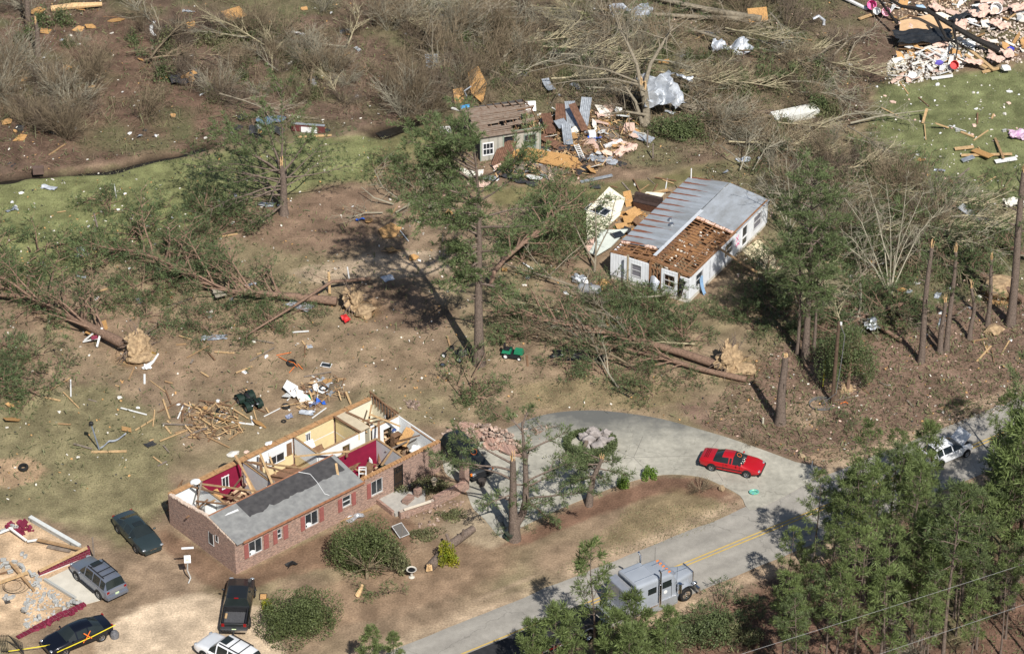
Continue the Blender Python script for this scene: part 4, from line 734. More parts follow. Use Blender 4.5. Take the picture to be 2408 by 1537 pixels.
WV = [(-50,-40),(2450,-40),(2450,110),(2060,200),(2000,330),(1750,365),(1500,400),(1120,420),(1000,280),(700,315),(430,350),(-50,425)]; FV = [(1300,1545),(1720,1395),(2420,1110),(2420,1600),(1300,1600)]; SV = [(1650,390),(2050,350),(2420,500),(2420,950),(1930,1100),(1650,1000),(1780,800)]; YV = [(0,560),(560,470),(1100,500),(1600,800),(1700,1000),(1300,960),(1050,1020),(700,880),(400,1100),(0,1200)]
slivers("fallen_twigs", "fallen twigs and sticks littering the storm-wrecked woods", "twigs", [(WV,.6),(SV,.28),(FV,.12)], 30000, .8, .02, TWIG, 1, .12)
slivers("pine_straw", "brown pine straw and dead leaves covering the wood floor", "pine straw", [(WV,.55),(SV,.25),(FV,.2)], 26000, .22, .05, mat("dead_straw", (.13,.085,.055), .95, .3, 1, rand=.5), 2, .05)
LAWNV = [(0,440),(430,370),(1000,310),(900,420),(700,470),(480,520),(0,690)]; LV3 = [(2060,200),(2420,150),(2420,500),(2150,440),(2040,340)]
slivers("grass_tufts", "short tufts of green and dry grass on the lawns", "grass", [(LAWNV,.3),(LV3,.2),(YV,.3),([(0,1000),(400,1050),(390,1230),(100,1215)],.1),([(1200,870),(1650,930),(1500,965),(1200,960)],.05),([(1480,1190),(1740,1180),(1650,1250),(1300,1350)],.05)], 50000, .1, .03, mat("grass_blade", (.2,.19,.1), .9, .3, .6, rand=.45), 3, .0, 1.2)
HP_ = [([(420,960),(520,945),(600,985),(560,1030),(450,1040)],.1),([(660,920),(800,890),(820,930),(720,975)],.07),([(1180,280),(1460,260),(1510,330),(1450,380),(1380,420),(1150,420),(1250,340)],.7)]
slivers("wood_splinters", "pale splinters and sticks littering the wreckage heaps", "splinters", HP_, 900, .7, .07, PINEBOARD, 7, .3, .3); slivers("wood_splinters", "brown splinters and sticks littering the wreckage heaps", "splinters", HP_, 800, .8, .08, BROWNBOARD, 8, .3, .3)
UG = [(TH1,.22),([(850,-20),(1960,-20),(2050,240),(1900,330),(1560,330),(1400,260),(1100,210)],.4),([(330,90),(900,60),(960,240),(620,280),(330,300)],.13),([(0,150),(250,170),(280,300),(0,340)],.08),([(1740,340),(2080,340),(2160,460),(2380,520),(2300,640),(1950,600),(1790,460)],.17)]
slivers("undergrowth_tangle", "tangle of bare brown stems filling the storm-hit thicket", "undergrowth", UG, 26000, 1.5, .02, TWIG, 5, .25, .7, 2.4); slivers("undergrowth_tangle", "tangle of olive stems filling the storm-hit thicket", "undergrowth", UG, 17000, 1.1, .03, LEAF_O, 6, .3, .7, 2.0)
slivers("green_slash", "scattered green sprigs among the storm brush", "sprigs", [(WV,.42),(SV,.4),(YV,.12),(FV,.06)], 24000, .34, .06, LEAF_O, 4, .2, .8)
# ------------------------------------------------------------------ building materials
def wallmat(name, kind, c1, c2, c3=(.5,.46,.42), sx=1.0):
    """bricks or vertical siding laid along a wall: object space (x+y, z)"""
    m = bpy.data.materials.new(name); m.use_nodes = True; nt = m.node_tree; N = nt.nodes; L = nt.links; b = N["Principled BSDF"]; b.inputs["Roughness"].default_value = .9
    tc = N.new("ShaderNodeTexCoord"); sp = N.new("ShaderNodeSeparateXYZ"); L.new(tc.outputs["Object"], sp.inputs[0]); ad = N.new("ShaderNodeMath"); L.new(sp.outputs[0], ad.inputs[0]); L.new(sp.outputs[1], ad.inputs[1]); cb = N.new("ShaderNodeCombineXYZ"); L.new(ad.outputs[0], cb.inputs[0]); L.new(sp.outputs[2], cb.inputs[1])
    if kind == 'brick':
        t = N.new("ShaderNodeTexBrick"); t.inputs["Scale"].default_value = 1; t.inputs["Brick Width"].default_value = .235; t.inputs["Row Height"].default_value = .085; t.inputs["Mortar Size"].default_value = .008; t.inputs["Bias"].default_value = -.1
        t.inputs["Color1"].default_value = (*c1,1); t.inputs["Color2"].default_value = (*c2,1); t.inputs["Mortar"].default_value = (*c3,1); L.new(cb.outputs[0], t.inputs["Vector"]); out = t.outputs["Color"]
        n = N.new("ShaderNodeTexNoise"); n.inputs["Scale"].default_value = 5; n.inputs["Detail"].default_value = 5; n.inputs["Roughness"].default_value = .7; mp = N.new("ShaderNodeMapping"); mp.inputs["Scale"].default_value = (1,2.6,1); L.new(cb.outputs[0], mp.inputs[0]); L.new(mp.outputs[0], n.inputs["Vector"])
        mr = N.new("ShaderNodeMapRange"); mr.inputs[1].default_value = .33; mr.inputs[2].default_value = .67; mr.inputs[3].default_value = .5; mr.inputs[4].default_value = 1.45; L.new(n.outputs["Fac"], mr.inputs[0]); v = N.new("ShaderNodeVectorMath"); v.operation = 'SCALE'; L.new(out, v.inputs[0]); L.new(mr.outputs[0], v.inputs["Scale"]); out = v.outputs[0]
    else:
        wv = N.new("ShaderNodeTexWave"); wv.wave_type = 'BANDS'; wv.bands_direction = 'X'; wv.inputs["Scale"].default_value = sx; wv.inputs["Distortion"].default_value = 0; L.new(cb.outputs[0], wv.inputs["Vector"]); rp = N.new("ShaderNodeValToRGB"); rp.color_ramp.elements[0].position = .0; rp.color_ramp.elements[1].position = .22; rp.color_ramp.elements[0].color = (*c2,1); rp.color_ramp.elements[1].color = (*c1,1); L.new(wv.outputs["Fac"], rp.inputs[0]); out = rp.outputs[0]
        n = N.new("ShaderNodeTexNoise"); n.inputs["Scale"].default_value = 1.6; n.inputs["Detail"].default_value = 5; L.new(tc.outputs["Object"], n.inputs["Vector"]); mr = N.new("ShaderNodeMapRange"); mr.inputs[1].default_value = .3; mr.inputs[2].default_value = .7; mr.inputs[3].default_value = .86; mr.inputs[4].default_value = 1.06; L.new(n.outputs["Fac"], mr.inputs[0]); v = N.new("ShaderNodeVectorMath"); v.operation = 'SCALE'; L.new(out, v.inputs[0]); L.new(mr.outputs[0], v.inputs["Scale"]); out = v.outputs[0]
    L.new(out, b.inputs["Base Color"]); return m
BRICK = wallmat("mottled_red_brick", 'brick', s2l(166,132,116), s2l(126,100,90), s2l(172,158,144))
SIDING = wallmat("white_ribbed_siding", 'sid', (.84,.86,.88), (.66,.68,.7), sx=1.3)
GSIDING = wallmat("weathered_grey_siding", 'sid', (.42,.4,.34), (.3,.29,.25), sx=.4)
BRUB = mat("broken_brick_rubble", s2l(140,112,98), .95, .3, 6, rand=.45, col2=s2l(172,156,142))
PLASTER = mat("cream_plaster", s2l(232,224,200), .9, .04, 3); WPL = mat("white_plaster", s2l(236,238,236), .9, .03, 3); CRPL = mat("beige_lower_wall", s2l(224,206,160), .9, .05, 3); GPL = mat("light_grey_plaster", s2l(206,206,204), .9, .06, 3); BURG = mat("burgundy_wall_paint", s2l(134,26,58), .85, .12, 2); TRIMW = mat("white_trim", (.8,.8,.8), .6, .04, 4)
FLOORB = mat("brown_wood_floor", s2l(120,92,76), .7, .15, 2); SHING = mat("grey_shingles", s2l(120,120,119), .95, .16, 2.2, col2=s2l(146,146,143), detail=8); FELT = mat("black_felt_strip", s2l(62,61,62), .95, .2, 2.5, col2=s2l(82,80,80), detail=8)
SHUT = mat("dull_red_shutter", s2l(150,92,86), .8, .1, 5); WGLASS = mat("dark_window_glass", (.03,.035,.04), .12, .3, 1.5, spec=.5)
def rect_wall(mb, x0, x1, z0, z1, holes, y0, y1):
    """wall along x between y0 and y1 with rectangular holes (x0,x1,z0,z1)"""
    xs = sorted({x0, x1, *[h[0] for h in holes], *[h[1] for h in holes]})
    for a, b in zip(xs[:-1], xs[1:]):
        hs = sorted([h for h in holes if h[0] <= a+1e-6 and h[1] >= b-1e-6], key=lambda h: h[2]); z = z0
        for h in hs:
            if h[2] > z: mb.box(((a+b)/2,(y0+y1)/2,(z+h[2])/2), (b-a,y1-y0,h[2]-z))
            z = h[3]
        if z < z1: mb.box(((a+b)/2,(y0+y1)/2,(z+z1)/2), (b-a,y1-y0,z1-z))

# ------------------------------------------------------------------ brick house
BW, BD, BH = 18.75, 7.7, 2.62; HRZ = math.radians(41.2)
HN = G(555.6,1350); HM = Matrix.Translation(HN) @ Matrix.Rotation(HRZ, 4, 'Z')
house = thing("brick_house", "long brick house with only half of its front roof left and open rooms", "house", HN, HRZ)
FW = [(.064,.126,.95,2.15),(.198,.218,1.2,2.05),(.331,.393,.9,2.1),(.511,.552,1.1,2.0),(.652,.708,.85,2.1)]; DOOR = (.764,.808)
holes = [(a*BW, b*BW, c, d) for a, b, c, d in FW]+[(DOOR[0]*BW, DOOR[1]*BW, .3, 2.35)]
mb = MB(); rect_wall(mb, 0, BW, -.1, BH, holes, 0, .12); mb.build("front_wall", BRICK, house)
RIDGE_Y, RISE = BD*.393, .62
mb = MB(); mb.add([(x, y, z) for x in (0,.12) for y, z in ((.122,-.1),(BD,-.1),(BD,BH),(RIDGE_Y,BH+RISE),(.122,BH))], [(0,1,2,3,4),(9,8,7,6,5),(0,5,6,1),(1,6,7,2),(2,7,8,3),(3,8,9,4),(4,9,5,0)])
sw = mb.build("side_wall", BRICK, house); sw.data.flip_normals()
mb = MB()
for y, z, w_, h_ in ((BD*.36,1.55,.55,.95),(BD*.27,1.95,.3,.5)): mb.box((-.005,y,z),(.05,w_,h_))
sv = mb.build("side_window", WGLASS, house); mb = MB()
for y, z, w_, h_ in ((BD*.36,1.55,.55,.95),(BD*.27,1.95,.3,.5)):
    for s_ in (-1,1): mb.box((-.02,y+s_*w_/2,z),(.05,.03,h_+.04))
    mb.box((-.02,y,z-h_/2),(.06,w_+.06,.04))
mb.build("frame", mat("grey_white_frame",(.55,.55,.54)), sv)
mb = MB(); mb.box((BW-.06,BD*.5,1.0),(.12,BD-.26,2.2)); mb.build("end_wall", BRICK, house)
mb = MB(); mb.box((BW/2,BD+.06,BH/2-.05),(BW,.12,BH+.1)); mb.build("rear_wall", BRICK, house)
mb = MB(); mb.box((BW/2,BD/2+.06,.12),(BW-.3,BD-.2,.1)); mb.build("floor", FLOORB, house)
# broken mortar crest on the side gable, timber wall plates
mb = MB(); rnd = random.Random(2)
for i in range(34):
    y = .1+i*(BD-.2)/33; z = BH+RISE*(1-abs(y-RIDGE_Y)/(RIDGE_Y if y < RIDGE_Y else BD-RIDGE_Y))
    mb.box((.1+rnd.uniform(-.04,.04),y,z+.03),(.2+rnd.uniform(0,.1),.18,.07+rnd.uniform(0,.06)),rnd.uniform(-.3,.3))
mb.build("broken_mortar", mat("pale_mortar", s2l(206,186,168), .95, .2, 6), house)
mb = MB(); 
mb.bar((0,BD-.05,BH+.05),(BW*.98,BD-.05,BH+.05),.36,.08); mb.bar((BW*.6,.12,BH+.05),(BW,.12,BH+.05),.3,.09); mb.bar((BW-.12,.2,2.45),(BW-.12,BD*.4,2.45),.2,.09)
for i in range(26): x = BW*.62+i*.28; mb.box((x,.02,BH+.09),(.05,.3,.1),rnd.uniform(-.2,.2))
mb.build("wall_plate", mat("weathered_plate", s2l(172,132,92), .9, .3, 4), house)
mb = MB()
for i in range(20): x = .4+i*.93; mb.box((x,BD+.03,BH+.12),(.06,.5,.05),rnd.uniform(-.1,.1)) if rnd.random() < .5 else None
mb.bar((.1,BD+.22,BH+.02),(BW*.9,BD+.25,BH),.16,.04); mb.build("eave_board", TANBOARD, house)
# studs at the far right corner
mb = MB(); mb.bar((BW*.985,BD+.1,BH+.55),(BW*.99,BD*.62,BH+.05),.1,.1)
for i in range(10):
    t = i/9; mb.box((BW*.985,BD*(1-.4*t),BH-.35+(.5*(1-t))),(.09,.06,.95-.1*t))
mb.box((BW*.995,BD*.8,BH-.3),(.04,BD*.38,1.0)); mb.build("stud_frame", BROWNBOARD, house)
# windows, shutters, door
for i, (a, b, z0, z1) in enumerate(FW):
    x0, x1 = a*BW, b*BW; mb = MB()
    for x in (x0+.02,x1-.02): mb.box((x,.07,(z0+z1)/2),(.04,.13,z1-z0))
    if x1-x0 > .8: mb.box(((x0+x1)/2,.07,(z0+z1)/2),(.035,.1,z1-z0-.08))
    for z in (z0+.02,z1-.02): mb.box(((x0+x1)/2,.07,z),(x1-x0-.08,.13,.04))
    if x1-x0 <= .8: mb.box(((x0+x1)/2,.06,(z0+z1)/2),(x1-x0-.12,.1,.05))
    f = mb.build("window", mat("grey_white_frame",(.55,.55,.54),.5,.1,4), house); mb = MB(); mb.box(((x0+x1)/2,.09,(z0+z1)/2),(x1-x0-.1,.02,z1-z0-.1)); mb.build("pane", WGLASS, f); mb = MB(); mb.box(((x0+x1)/2,-.02,z0-.04),(x1-x0+.12,.12,.08)); mb.build("sill", BRICK, f)
    if i in (0,2): 
        mb = MB(); c0 = .3 if i != 3 else .5; mb.grid(lambda u_, v_, x0=x0, x1=x1: (x0+.12+(x1-x0)*.42*u_+.08*math.sin(7*v_), .03+.02*math.sin(9*u_+5*v_), z0+.06+(z1-z0)*.34*v_*(1-.5*u_)), 6, 6); mb.build("curtain", WPL, f)
for a, b, z0, z1 in ((.042,.062,.95,2.15),(.134,.156,.95,2.15),(.178,.197,.95,2.1),(.226,.248,.95,2.1),(.309,.329,.9,2.1),(.4,.419,.9,2.1),(.489,.509,.9,2.0),(.556,.575,.9,2.0),(.631,.65,.8,2.1)):
    mb = MB(); x0, x1 = a*BW, b*BW; mb.box(((x0+x1)/2,-.025,(z0+z1)/2),(x1-x0,.05,z1-z0))
    for z in np.arange(z0+.06, z1-.05, .09): mb.box(((x0+x1)/2,-.055,z),(x1-x0-.1,.02,.05),0,.5)
    mb.build("shutter", SHUT, house)
x0, x1 = DOOR[0]*BW, DOOR[1]*BW; mb = MB(); mb.box(((x0+x1)/2,.09,1.32),(x1-x0-.02,.04,2.02)); dr = mb.build("door", mat("door_wood", (.16,.1,.06), .7, .2, 5), house); mb = MB()
for k in range(9): x = x0+.06+k*(x1-x0-.12)/8; mb.box((x,-.03,1.32),(.022,.022,2.05))
for z in (.35,.9,1.9,2.34): mb.box(((x0+x1)/2,-.03,z),(x1-x0-.04,.03,.05))
for s_ in (0,1): mb.box((x0+.02 if not s_ else x1-.02,-.03,1.34),(.05,.05,2.1))
M_ = Matrix.Translation(((x0+x1)/2,-.05,2.05)) @ Matrix.Rotation(math.pi/2, 4, 'X'); mb.lathe([(.16,-.02),(.2,-.02),(.2,.02),(.16,.02)], 14, M_, True); mb.build("security_grille", IRON, dr)
# remaining roof slope
mb = MB(); ra, rb = .05, BW*.605; slope = lambda y: BH+.1+RISE*min(1, (y+.25)/(RIDGE_Y+.25))
def roofq(x0, x1, y0, y1, dz, m, name, jag=0, seed=1):
    mb = MB(); rnd = random.Random(seed); n = 40; top = []; bot = []
    for i in range(n+1):
        x = x0+(x1-x0)*i/n; j0 = jag*(mnoise.noise(Vector((x*1.3, seed, 0)))+.6*mnoise.noise(Vector((x*4, seed, 5)))); top.append((x, y1, slope(y1)+dz)); bot.append((x, y0+j0, slope(y0+j0)+dz))
    v = bot+top+[(a, b, c-.07) for a, b, c in bot]+[(a, b, c-.07) for a, b, c in top]; k = n+1; f = []
    for i in range(n): f += [(i,i+1,k+i+1,k+i),(2*k+i,3*k+i,3*k+i+1,2*k+i+1),(i,2*k+i,2*k+i+1,i+1),(k+i,k+i+1,3*k+i+1,3*k+i)]
    f += [(0,k,3*k,2*k),(n,2*k+n,3*k+n,k+n)]; mb.add(v, f); return mb.build(name, m, house)
rf = roofq(ra, rb, -.25, RIDGE_Y, 0, SHING, "roof"); o = roofq(BW*.13, rb*.97, RIDGE_Y*.47, RIDGE_Y+.02, .016, FELT, "felt_strip", .28, 4); o.parent = rf; rf.matrix_parent_inverse.identity()
mb = MB(); mb.bar((BW*.03,-.29,slope(-.25)-.06),(BW*.61,-.29,slope(-.25)-.06),.05,.18); mb.bar((.1,RIDGE_Y+.04,BH+RISE+.08),(BW*.6,RIDGE_Y+.04,BH+RISE+.08),.1,.12); mb.build("fascia_board", mat("rusty_fascia", s2l(160,112,84), .9, .3, 3), rf)
mb = MB(); cp = [(BW*.43,RIDGE_Y,slope(RIDGE_Y)+.03),(BW*.46,RIDGE_Y*.8,slope(RIDGE_Y*.8)+.03),(BW*.455,RIDGE_Y*.5,slope(RIDGE_Y*.5)+.03),(BW*.44,RIDGE_Y*.1,slope(RIDGE_Y*.1)+.03),(BW*.45,0,slope(0)+.03)]; mb.tube(cp, .022, 5); mb.build("roof_cable", WHITE, rf)
# interior walls: lower and upper bands
def iwall(x0, y0, x1, y1, bands, cap=TANBOARD, zt=BH-.05, holes=()):
    d = Vector((x1-x0, y1-y0, 0)); L_ = d.length; a = math.atan2(d.y, d.x); M_ = Matrix.Translation((x0,y0,0)) @ Matrix.Rotation(a, 4, 'Z')
    for z0, z1, m in bands:
        mb = MB(); rect_wall(mb, 0, L_, z0, z1, [h for h in holes if h[2] < z1 and h[3] > z0], -.05, .05); o = mb.build("interior_wall", m, house); o.matrix_local = M_
    mb = MB(); mb.box((L_/2,0,zt+.03),(L_,.14,.07)); o = mb.build("wall_top_plate", cap, house); o.matrix_local = M_
X = lambda A: A*BW; Y = lambda B: (1-B)*BD
iwall(X(.13), Y(.03), X(.13), Y(.6), [(.17,BH,WPL)]); iwall(X(.075), Y(.3), X(.125), Y(.3), [(.17,BH-.3,WPL)], zt=BH-.3)
iwall(X(.345), Y(.03), X(.345), Y(.62), [(.17,BH,GPL)], holes=[(2.7,3.5,.17,2.1)])
iwall(X(.595), Y(.03), X(.595), Y(.372), [(.17,1.15,CRPL),(1.15,1.22,TRIMW),(1.22,BH,WPL)])
iwall(X(.6), Y(.372), X(.83), Y(.372), [(.17,BH,WPL)], holes=[(2.2,2.9,.17,2.1)])
iwall(X(.64), Y(.555), X(.826), Y(.555), [(.17,BH,BURG)])
iwall(X(.828), Y(.555), X(.828), Y(.97), [(.17,BH,GPL)])
iwall(X(.80), Y(.03), X(.80), Y(.365), [(.17,1.25,CRPL),(1.25,1.33,TRIMW),(1.33,BH,CRPL)], holes=[(2.2,2.7,.17,2.0)]); iwall(X(.855), Y(.03), X(.855), Y(.38), [(.17,BH,PLASTER)])
iwall(X(.86), Y(.40), X(.99), Y(.40), [(.17,BH,WPL)], holes=[(1.0,1.8,.17,2.0)])
for nm, a, b, bands in (("lining",.006,.125,[(.17,BH,WPL)]),("lining",.135,.34,[(.17,BH,BURG)]),("lining",.35,.59,[(.17,1.15,CRPL),(1.15,1.22,TRIMW),(1.22,BH,WPL)]),("lining",.6,.795,[(.17,1.25,CRPL),(1.25,1.33,TRIMW),(1.33,BH,CRPL)]),("lining",.86,.99,[(.17,BH,PLASTER)])):
    for z0, z1, m in bands: mb = MB(); mb.box((X((a+b)/2),BD-.03,(z0+z1)/2),(X(b-a),.06,z1-z0)); mb.build("wall_lining", m, house)
for yc, dy, m in ((Y(.2),BD*.38,PLASTER),(Y(.69),BD*.58,WPL)): mb = MB(); mb.box((BW-.16,yc,1.39),(.06,dy,BH-.17)); mb.build("wall_lining", m, house)
mb = MB(); mb.box((X(.828),Y(.2),BH+.06),(X(.05),BD*.36,.05)); mb.build("ceiling_panel", mat("stained_ceiling_board", s2l(196,182,156), .9, .1, 2), house)
for a, b, z0, z1, m in ((.47,.545,1.0,1.75,WGLASS),(.56,.585,1.1,2.2,BROWNBOARD),(.655,.675,.3,2.3,WGLASS),(.245,.275,1.0,2.0,WGLASS),(.425,.44,.4,2.2,BROWNBOARD)):
    mb = MB(); mb.box((X((a+b)/2),BD-.08,(z0+z1)/2),(X(b-a),.03,z1-z0)); w_ = mb.build("rear_window" if m is WGLASS else "rear_panel", m, house)
    if m is WGLASS:
        mb = MB()
        for x in (X(a),X((a+b)/2),X(b)): mb.box((x,BD-.1,(z0+z1)/2),(.05,.05,z1-z0+.1))
        for z in (z0,z1): mb.box((X((a+b)/2),BD-.12,z),(X(b-a)+.12,.06,.06))
        mb.build("frame", TRIMW, w_)
mb = MB(); mb.box((X(.508),BD-.15,2.05),(X(.075),.04,.5)); mb.build("window_blind", TRIMW, house)
mb = MB(); mb.box((BW-.2,Y(.27),1.5),(.03,.9,1.2)); w_ = mb.build("end_window", WGLASS, house); mb = MB(); mb.box((BW-.22,Y(.27)-.48,1.5),(.05,.06,1.3)); mb.box((BW-.22,Y(.27)+.48,1.5),(.05,.06,1.3)); mb.build("frame", TRIMW, w_)
# things lying in and on the house (own objects)
def hp(A, B, z): return HM @ Vector((X(A), Y(B), z))
def board(a, b, w_, t_, m, label, nm="board", cat="board", group=None):
    mb = MB(); mb.bar(a, b, w_, t_); o = mb.build(nm, m, center=True); tag(o, label, cat, group); return o
for a, b, m, lb in (((.115,.02,2.75),(.27,.62,3.05),TANBOARD,"long brown rafter across the burgundy back room"),((.05,.25,2.72),(.16,.62,2.9),BROWNBOARD,"rafter across the left end room, lower one"),((.09,.05,2.8),(.2,.6,2.8),BROWNBOARD,"rafter across the left end room, upper one"),((.36,.1,2.75),(.50,.64,3.1),TANBOARD,"rafter slanting across the cream room"),((.345,.06,2.8),(.44,.6,2.95),BROWNBOARD,"rafter lying beside the grey partition wall"),((.405,.1,3.1),(.31,.62,2.9),PINEBOARD,"pale rafter crossing over the grey partition wall"),((.305,.04,3.6),(.3,.5,.6),TANBOARD,"upright brown post in the burgundy back room"),((.29,.25,2.6),(.27,.55,.6),PINEBOARD,"leaning pale stick in the burgundy back room"),((.5,.32,2.9),(.69,.57,2.75),PINEBOARD,"long pale board over the ridge toward the burgundy wall"),((.575,.72,3.3),(.535,.88,2.85),PINEBOARD,"orange board lying on the grey shingle roof"),((.86,.5,3.6),(.82,.62,.8),BROWNBOARD,"dark board standing in the front right room"),((.88,.3,3.3),(.96,.52,2.4),PINEBOARD,"pale rafter at the far right end room"),((.66,.62,2.7),(.7,.5,2.7),BROWNBOARD,"short board by the burgundy front wall"),((.72,.96,2.85),(.83,.8,2.7),TANBOARD,"board lying on the front wall left of the grille door"),((.845,.05,2.8),(.87,.37,2.8),BROWNBOARD,"dark joist beside the ceiling panel"),((.79,.03,2.8),(.8,.4,2.8),BROWNBOARD,"dark joist left of the ceiling panel"),((.35,.05,2.75),(.345,.6,2.75),GREYBOARD,"grey plank on the partition top")): board(hp(*a), hp(*b), .17, .05, m, lb, "rafter" if "rafter" in lb else "board", "rafter" if "rafter" in lb else "board")
mb = MB(); a_, b_ = hp(.01,.66,BH+.52), hp(.115,.69,BH+.62); mb.bar(a_, b_, .13, .1); tag(mb.build("white_trim_piece", TRIMW, center=True), "white trim strip lying on the left end of the shingle roof", "trim strip")
def hsheet(A, B, z, w_, h_, rz, rx, m, label, nm="plywood_sheet", cat="plywood sheet"):
    mb = MB(); mb.box((0,0,0),(w_,h_,.03)); o = mb.build(nm, m); o.location = hp(A,B,z); o.rotation_euler = (rx, 0, rz); return tag(o, label, cat)
hsheet(.215,.42,1.0,1.1,1.5,.9,1.1,OSB,"chipboard with cut-out leaning in the burgundy back room"); hsheet(.25,.5,.9,1.3,.7,.3,.6,PLY,"tilted plywood low in the burgundy back room"); hsheet(.91,.3,.9,1.2,1.6,.8,.9,OSB,"bright chipboard sheet leaning in the far right room"); hsheet(.955,.62,1.9,.8,1.6,-.5,.4,PLY,"plywood strip at the far right front corner"); hsheet(.665,.2,1.0,.9,1.6,.7,1.0,BROWNBOARD,"brown door leaning in the cream dining room","loose_door","door"); hsheet(.64,.14,1.5,.8,1.5,.6,.9,TRIMW,"white door leaning in the cream dining room","loose_door","door"); hsheet(.17,.1,1.4,1.4,.8,.7,.5,PLY,"splintered panel against the burgundy back wall"); hsheet(.76,.5,1.7,.8,.7,.2,.9,PLY,"torn brown panel on the burgundy front wall")
def hblob(A, B, z, r, m, label, nm, cat, seed=1, amp=.35):
    mb = MB(); mb.blob((0,0,0), r, seed, amp, 2, 2.2); o = mb.build(nm, m, smooth=True); o.location = hp(A,B,z); o.rotation_euler[2] = HRZ; return tag(o, label, cat)
def sofa(A, B, rz, m, label):
    r = thing("sofa", label, "sofa", hp(A,B,.17), rz); mb = MB(); mb.box((0,0,.22),(1.9,.8,.4)); mb.build("seat", m, r); mb = MB(); mb.box((0,.45,.45),(2.0,.22,.9)); mb.build("backrest", m, r)
    for s_ in (-1,1): mb = MB(); mb.box((s_*1.06,.05,.32),(.22,.95,.62)); mb.build("armrest", m, r)
BRNF = mat("dark_brown_upholstery", (.06,.04,.035), .8, .2, 4); DKF = mat("blackish_cloth", (.03,.028,.03), .9, .3, 4); BLF = mat("blue_cloth", s2l(70,110,200), .9, .2, 4)
sofa(.51,.5,HRZ-.2,BRNF,"dark brown sofa under the roof edge in the cream room"); sofa(.715,.25,HRZ+1.4,DKF,"black sofa in the cream dining room")
def cabinet(A, B, rz, dims, m, label, nm="cabinet", shelves=3, tilt=0):
    r = thing(nm, label, nm.replace('_',' '), hp(A,B,.17), rz); w_, d_, h_ = dims; mb = MB(); r.rotation_euler[0] = tilt
    mb.box((0,d_/2,h_/2),(w_,.03,h_)); [mb.box((s_*w_/2,0,h_/2),(.035,d_,h_)) for s_ in (-1,1)]; mb.build("case", m, r)
    for k in range(shelves+1): mb = MB(); mb.box((0,-.01,.02+k*(h_-.04)/shelves),(w_-.06,d_-.04,.03)); mb.build("shelf", m, r)
cabinet(.285,.52,HRZ+.1,(1.2,.4,.55),BROWNBOARD,"open brown cubby shelf by the ridge in the burgundy room","cubby_shelf",1); cabinet(.155,.32,HRZ-.3,(.9,.5,1.0),BROWNBOARD,"brown dresser in the burgundy back room"); cabinet(.885,.16,HRZ+.4,(1.2,.5,1.3),mat("red_brown_wood",(.2,.07,.04),.6,.2,5),"tipped red-brown dresser in the far right room","dresser",3,.4); cabinet(.72,.68,HRZ+.6,(.8,.5,1.6),BROWNBOARD,"glass-front brown cabinet in the front living room","curio_cabinet",4,.3); cabinet(.325,.45,HRZ-1.2,(1.0,.5,.9),BRNF,"dark dresser with clothes by the grey partition","dresser")
cabinet(.93,.55,HRZ,(.7,.5,1.9),BROWNBOARD,"tall brown closet frame at the far right","closet",2)
for a in ((.055,.2,1.6,(.3,.4,.5),WHITE,"white cloth hanging in the left end room","cloth","cloth",2),(.07,.45,.9,(.5,.3,.4),DKF,"dark things heaped in the left end room","clothes_pile","clothes",3),(.095,.5,1.0,(.3,.3,.5),WHITE,"white fixture in the left end room","fixture","fixture",4),(.335,.36,1.3,(.15,.15,.12),YELLOW,"yellow thing on the dark dresser","hat","hat",5),(.315,.33,1.2,(.16,.14,.12),WHITE,"white cap on the dark dresser","cap","cap",6),(.45,.55,.9,(.25,.2,.45),BLF,"blue cloth on the brown sofa's end","cloth","cloth",7),(.44,.5,1.1,(.2,.2,.5),BRNF,"brown rounded chair beside the brown sofa","chair","chair",8),(.69,.43,.8,(.6,.25,.5),mat("grey_blue_cloth",s2l(90,105,125),.9,.2,3),"grey-blue bedding piled in the hallway","bedding","bedding",9),(.74,.24,.9,(.3,.25,.3),WHITE,"white pillow on the black sofa","pillow","pillow",10),(.865,.17,.7,(.18,.15,.12),PINK,"pink toy in the far right room","toy","toy",11),(.925,.2,1.0,(.3,.2,.6),WHITE,"white hanging cloth by the chipboard sheet","cloth","cloth",12),(.885,.36,.6,(.3,.25,.2),mat("navy_cloth",(.02,.03,.12),.9,.2,4),"dark blue clothes on the far right room floor","clothes_pile","clothes",13),(.74,.8,.6,(.9,.5,.4),DKF,"black wreckage in the front living room","wreckage_pile","wreckage",14),(.79,.73,.9,(.45,.35,.4),mat("dark_green_cloth",(.015,.035,.025),.8,.3,4),"dark green Christmas tree pile in the front living room","pile","pile",15),(.7,.6,1.4,(.5,.12,.12),BROWNBOARD,"broken log shape by the burgundy front wall","furniture_piece","furniture",16),(.775,.62,1.2,(.12,.2,.4),WHITE,"white lampshade in the front living room","lampshade","lampshade",17),(.73,.9,1.0,(.3,.2,.15),LENS,"glass table top pieces in the front living room","glass_pieces","glass",18),(.97,.7,1.0,(.35,.3,.3),WHITE,"white heap in the far right front corner","heap","heap",19),(.945,.47,2.0,(.18,.15,.12),mat("denim_cloth",s2l(60,80,130),.9,.2,4),"blue cloth on the far right wall corner","cloth","cloth",20)): hblob(*a[:5], *a[5:8], seed=a[8])
rnd = random.Random(44)
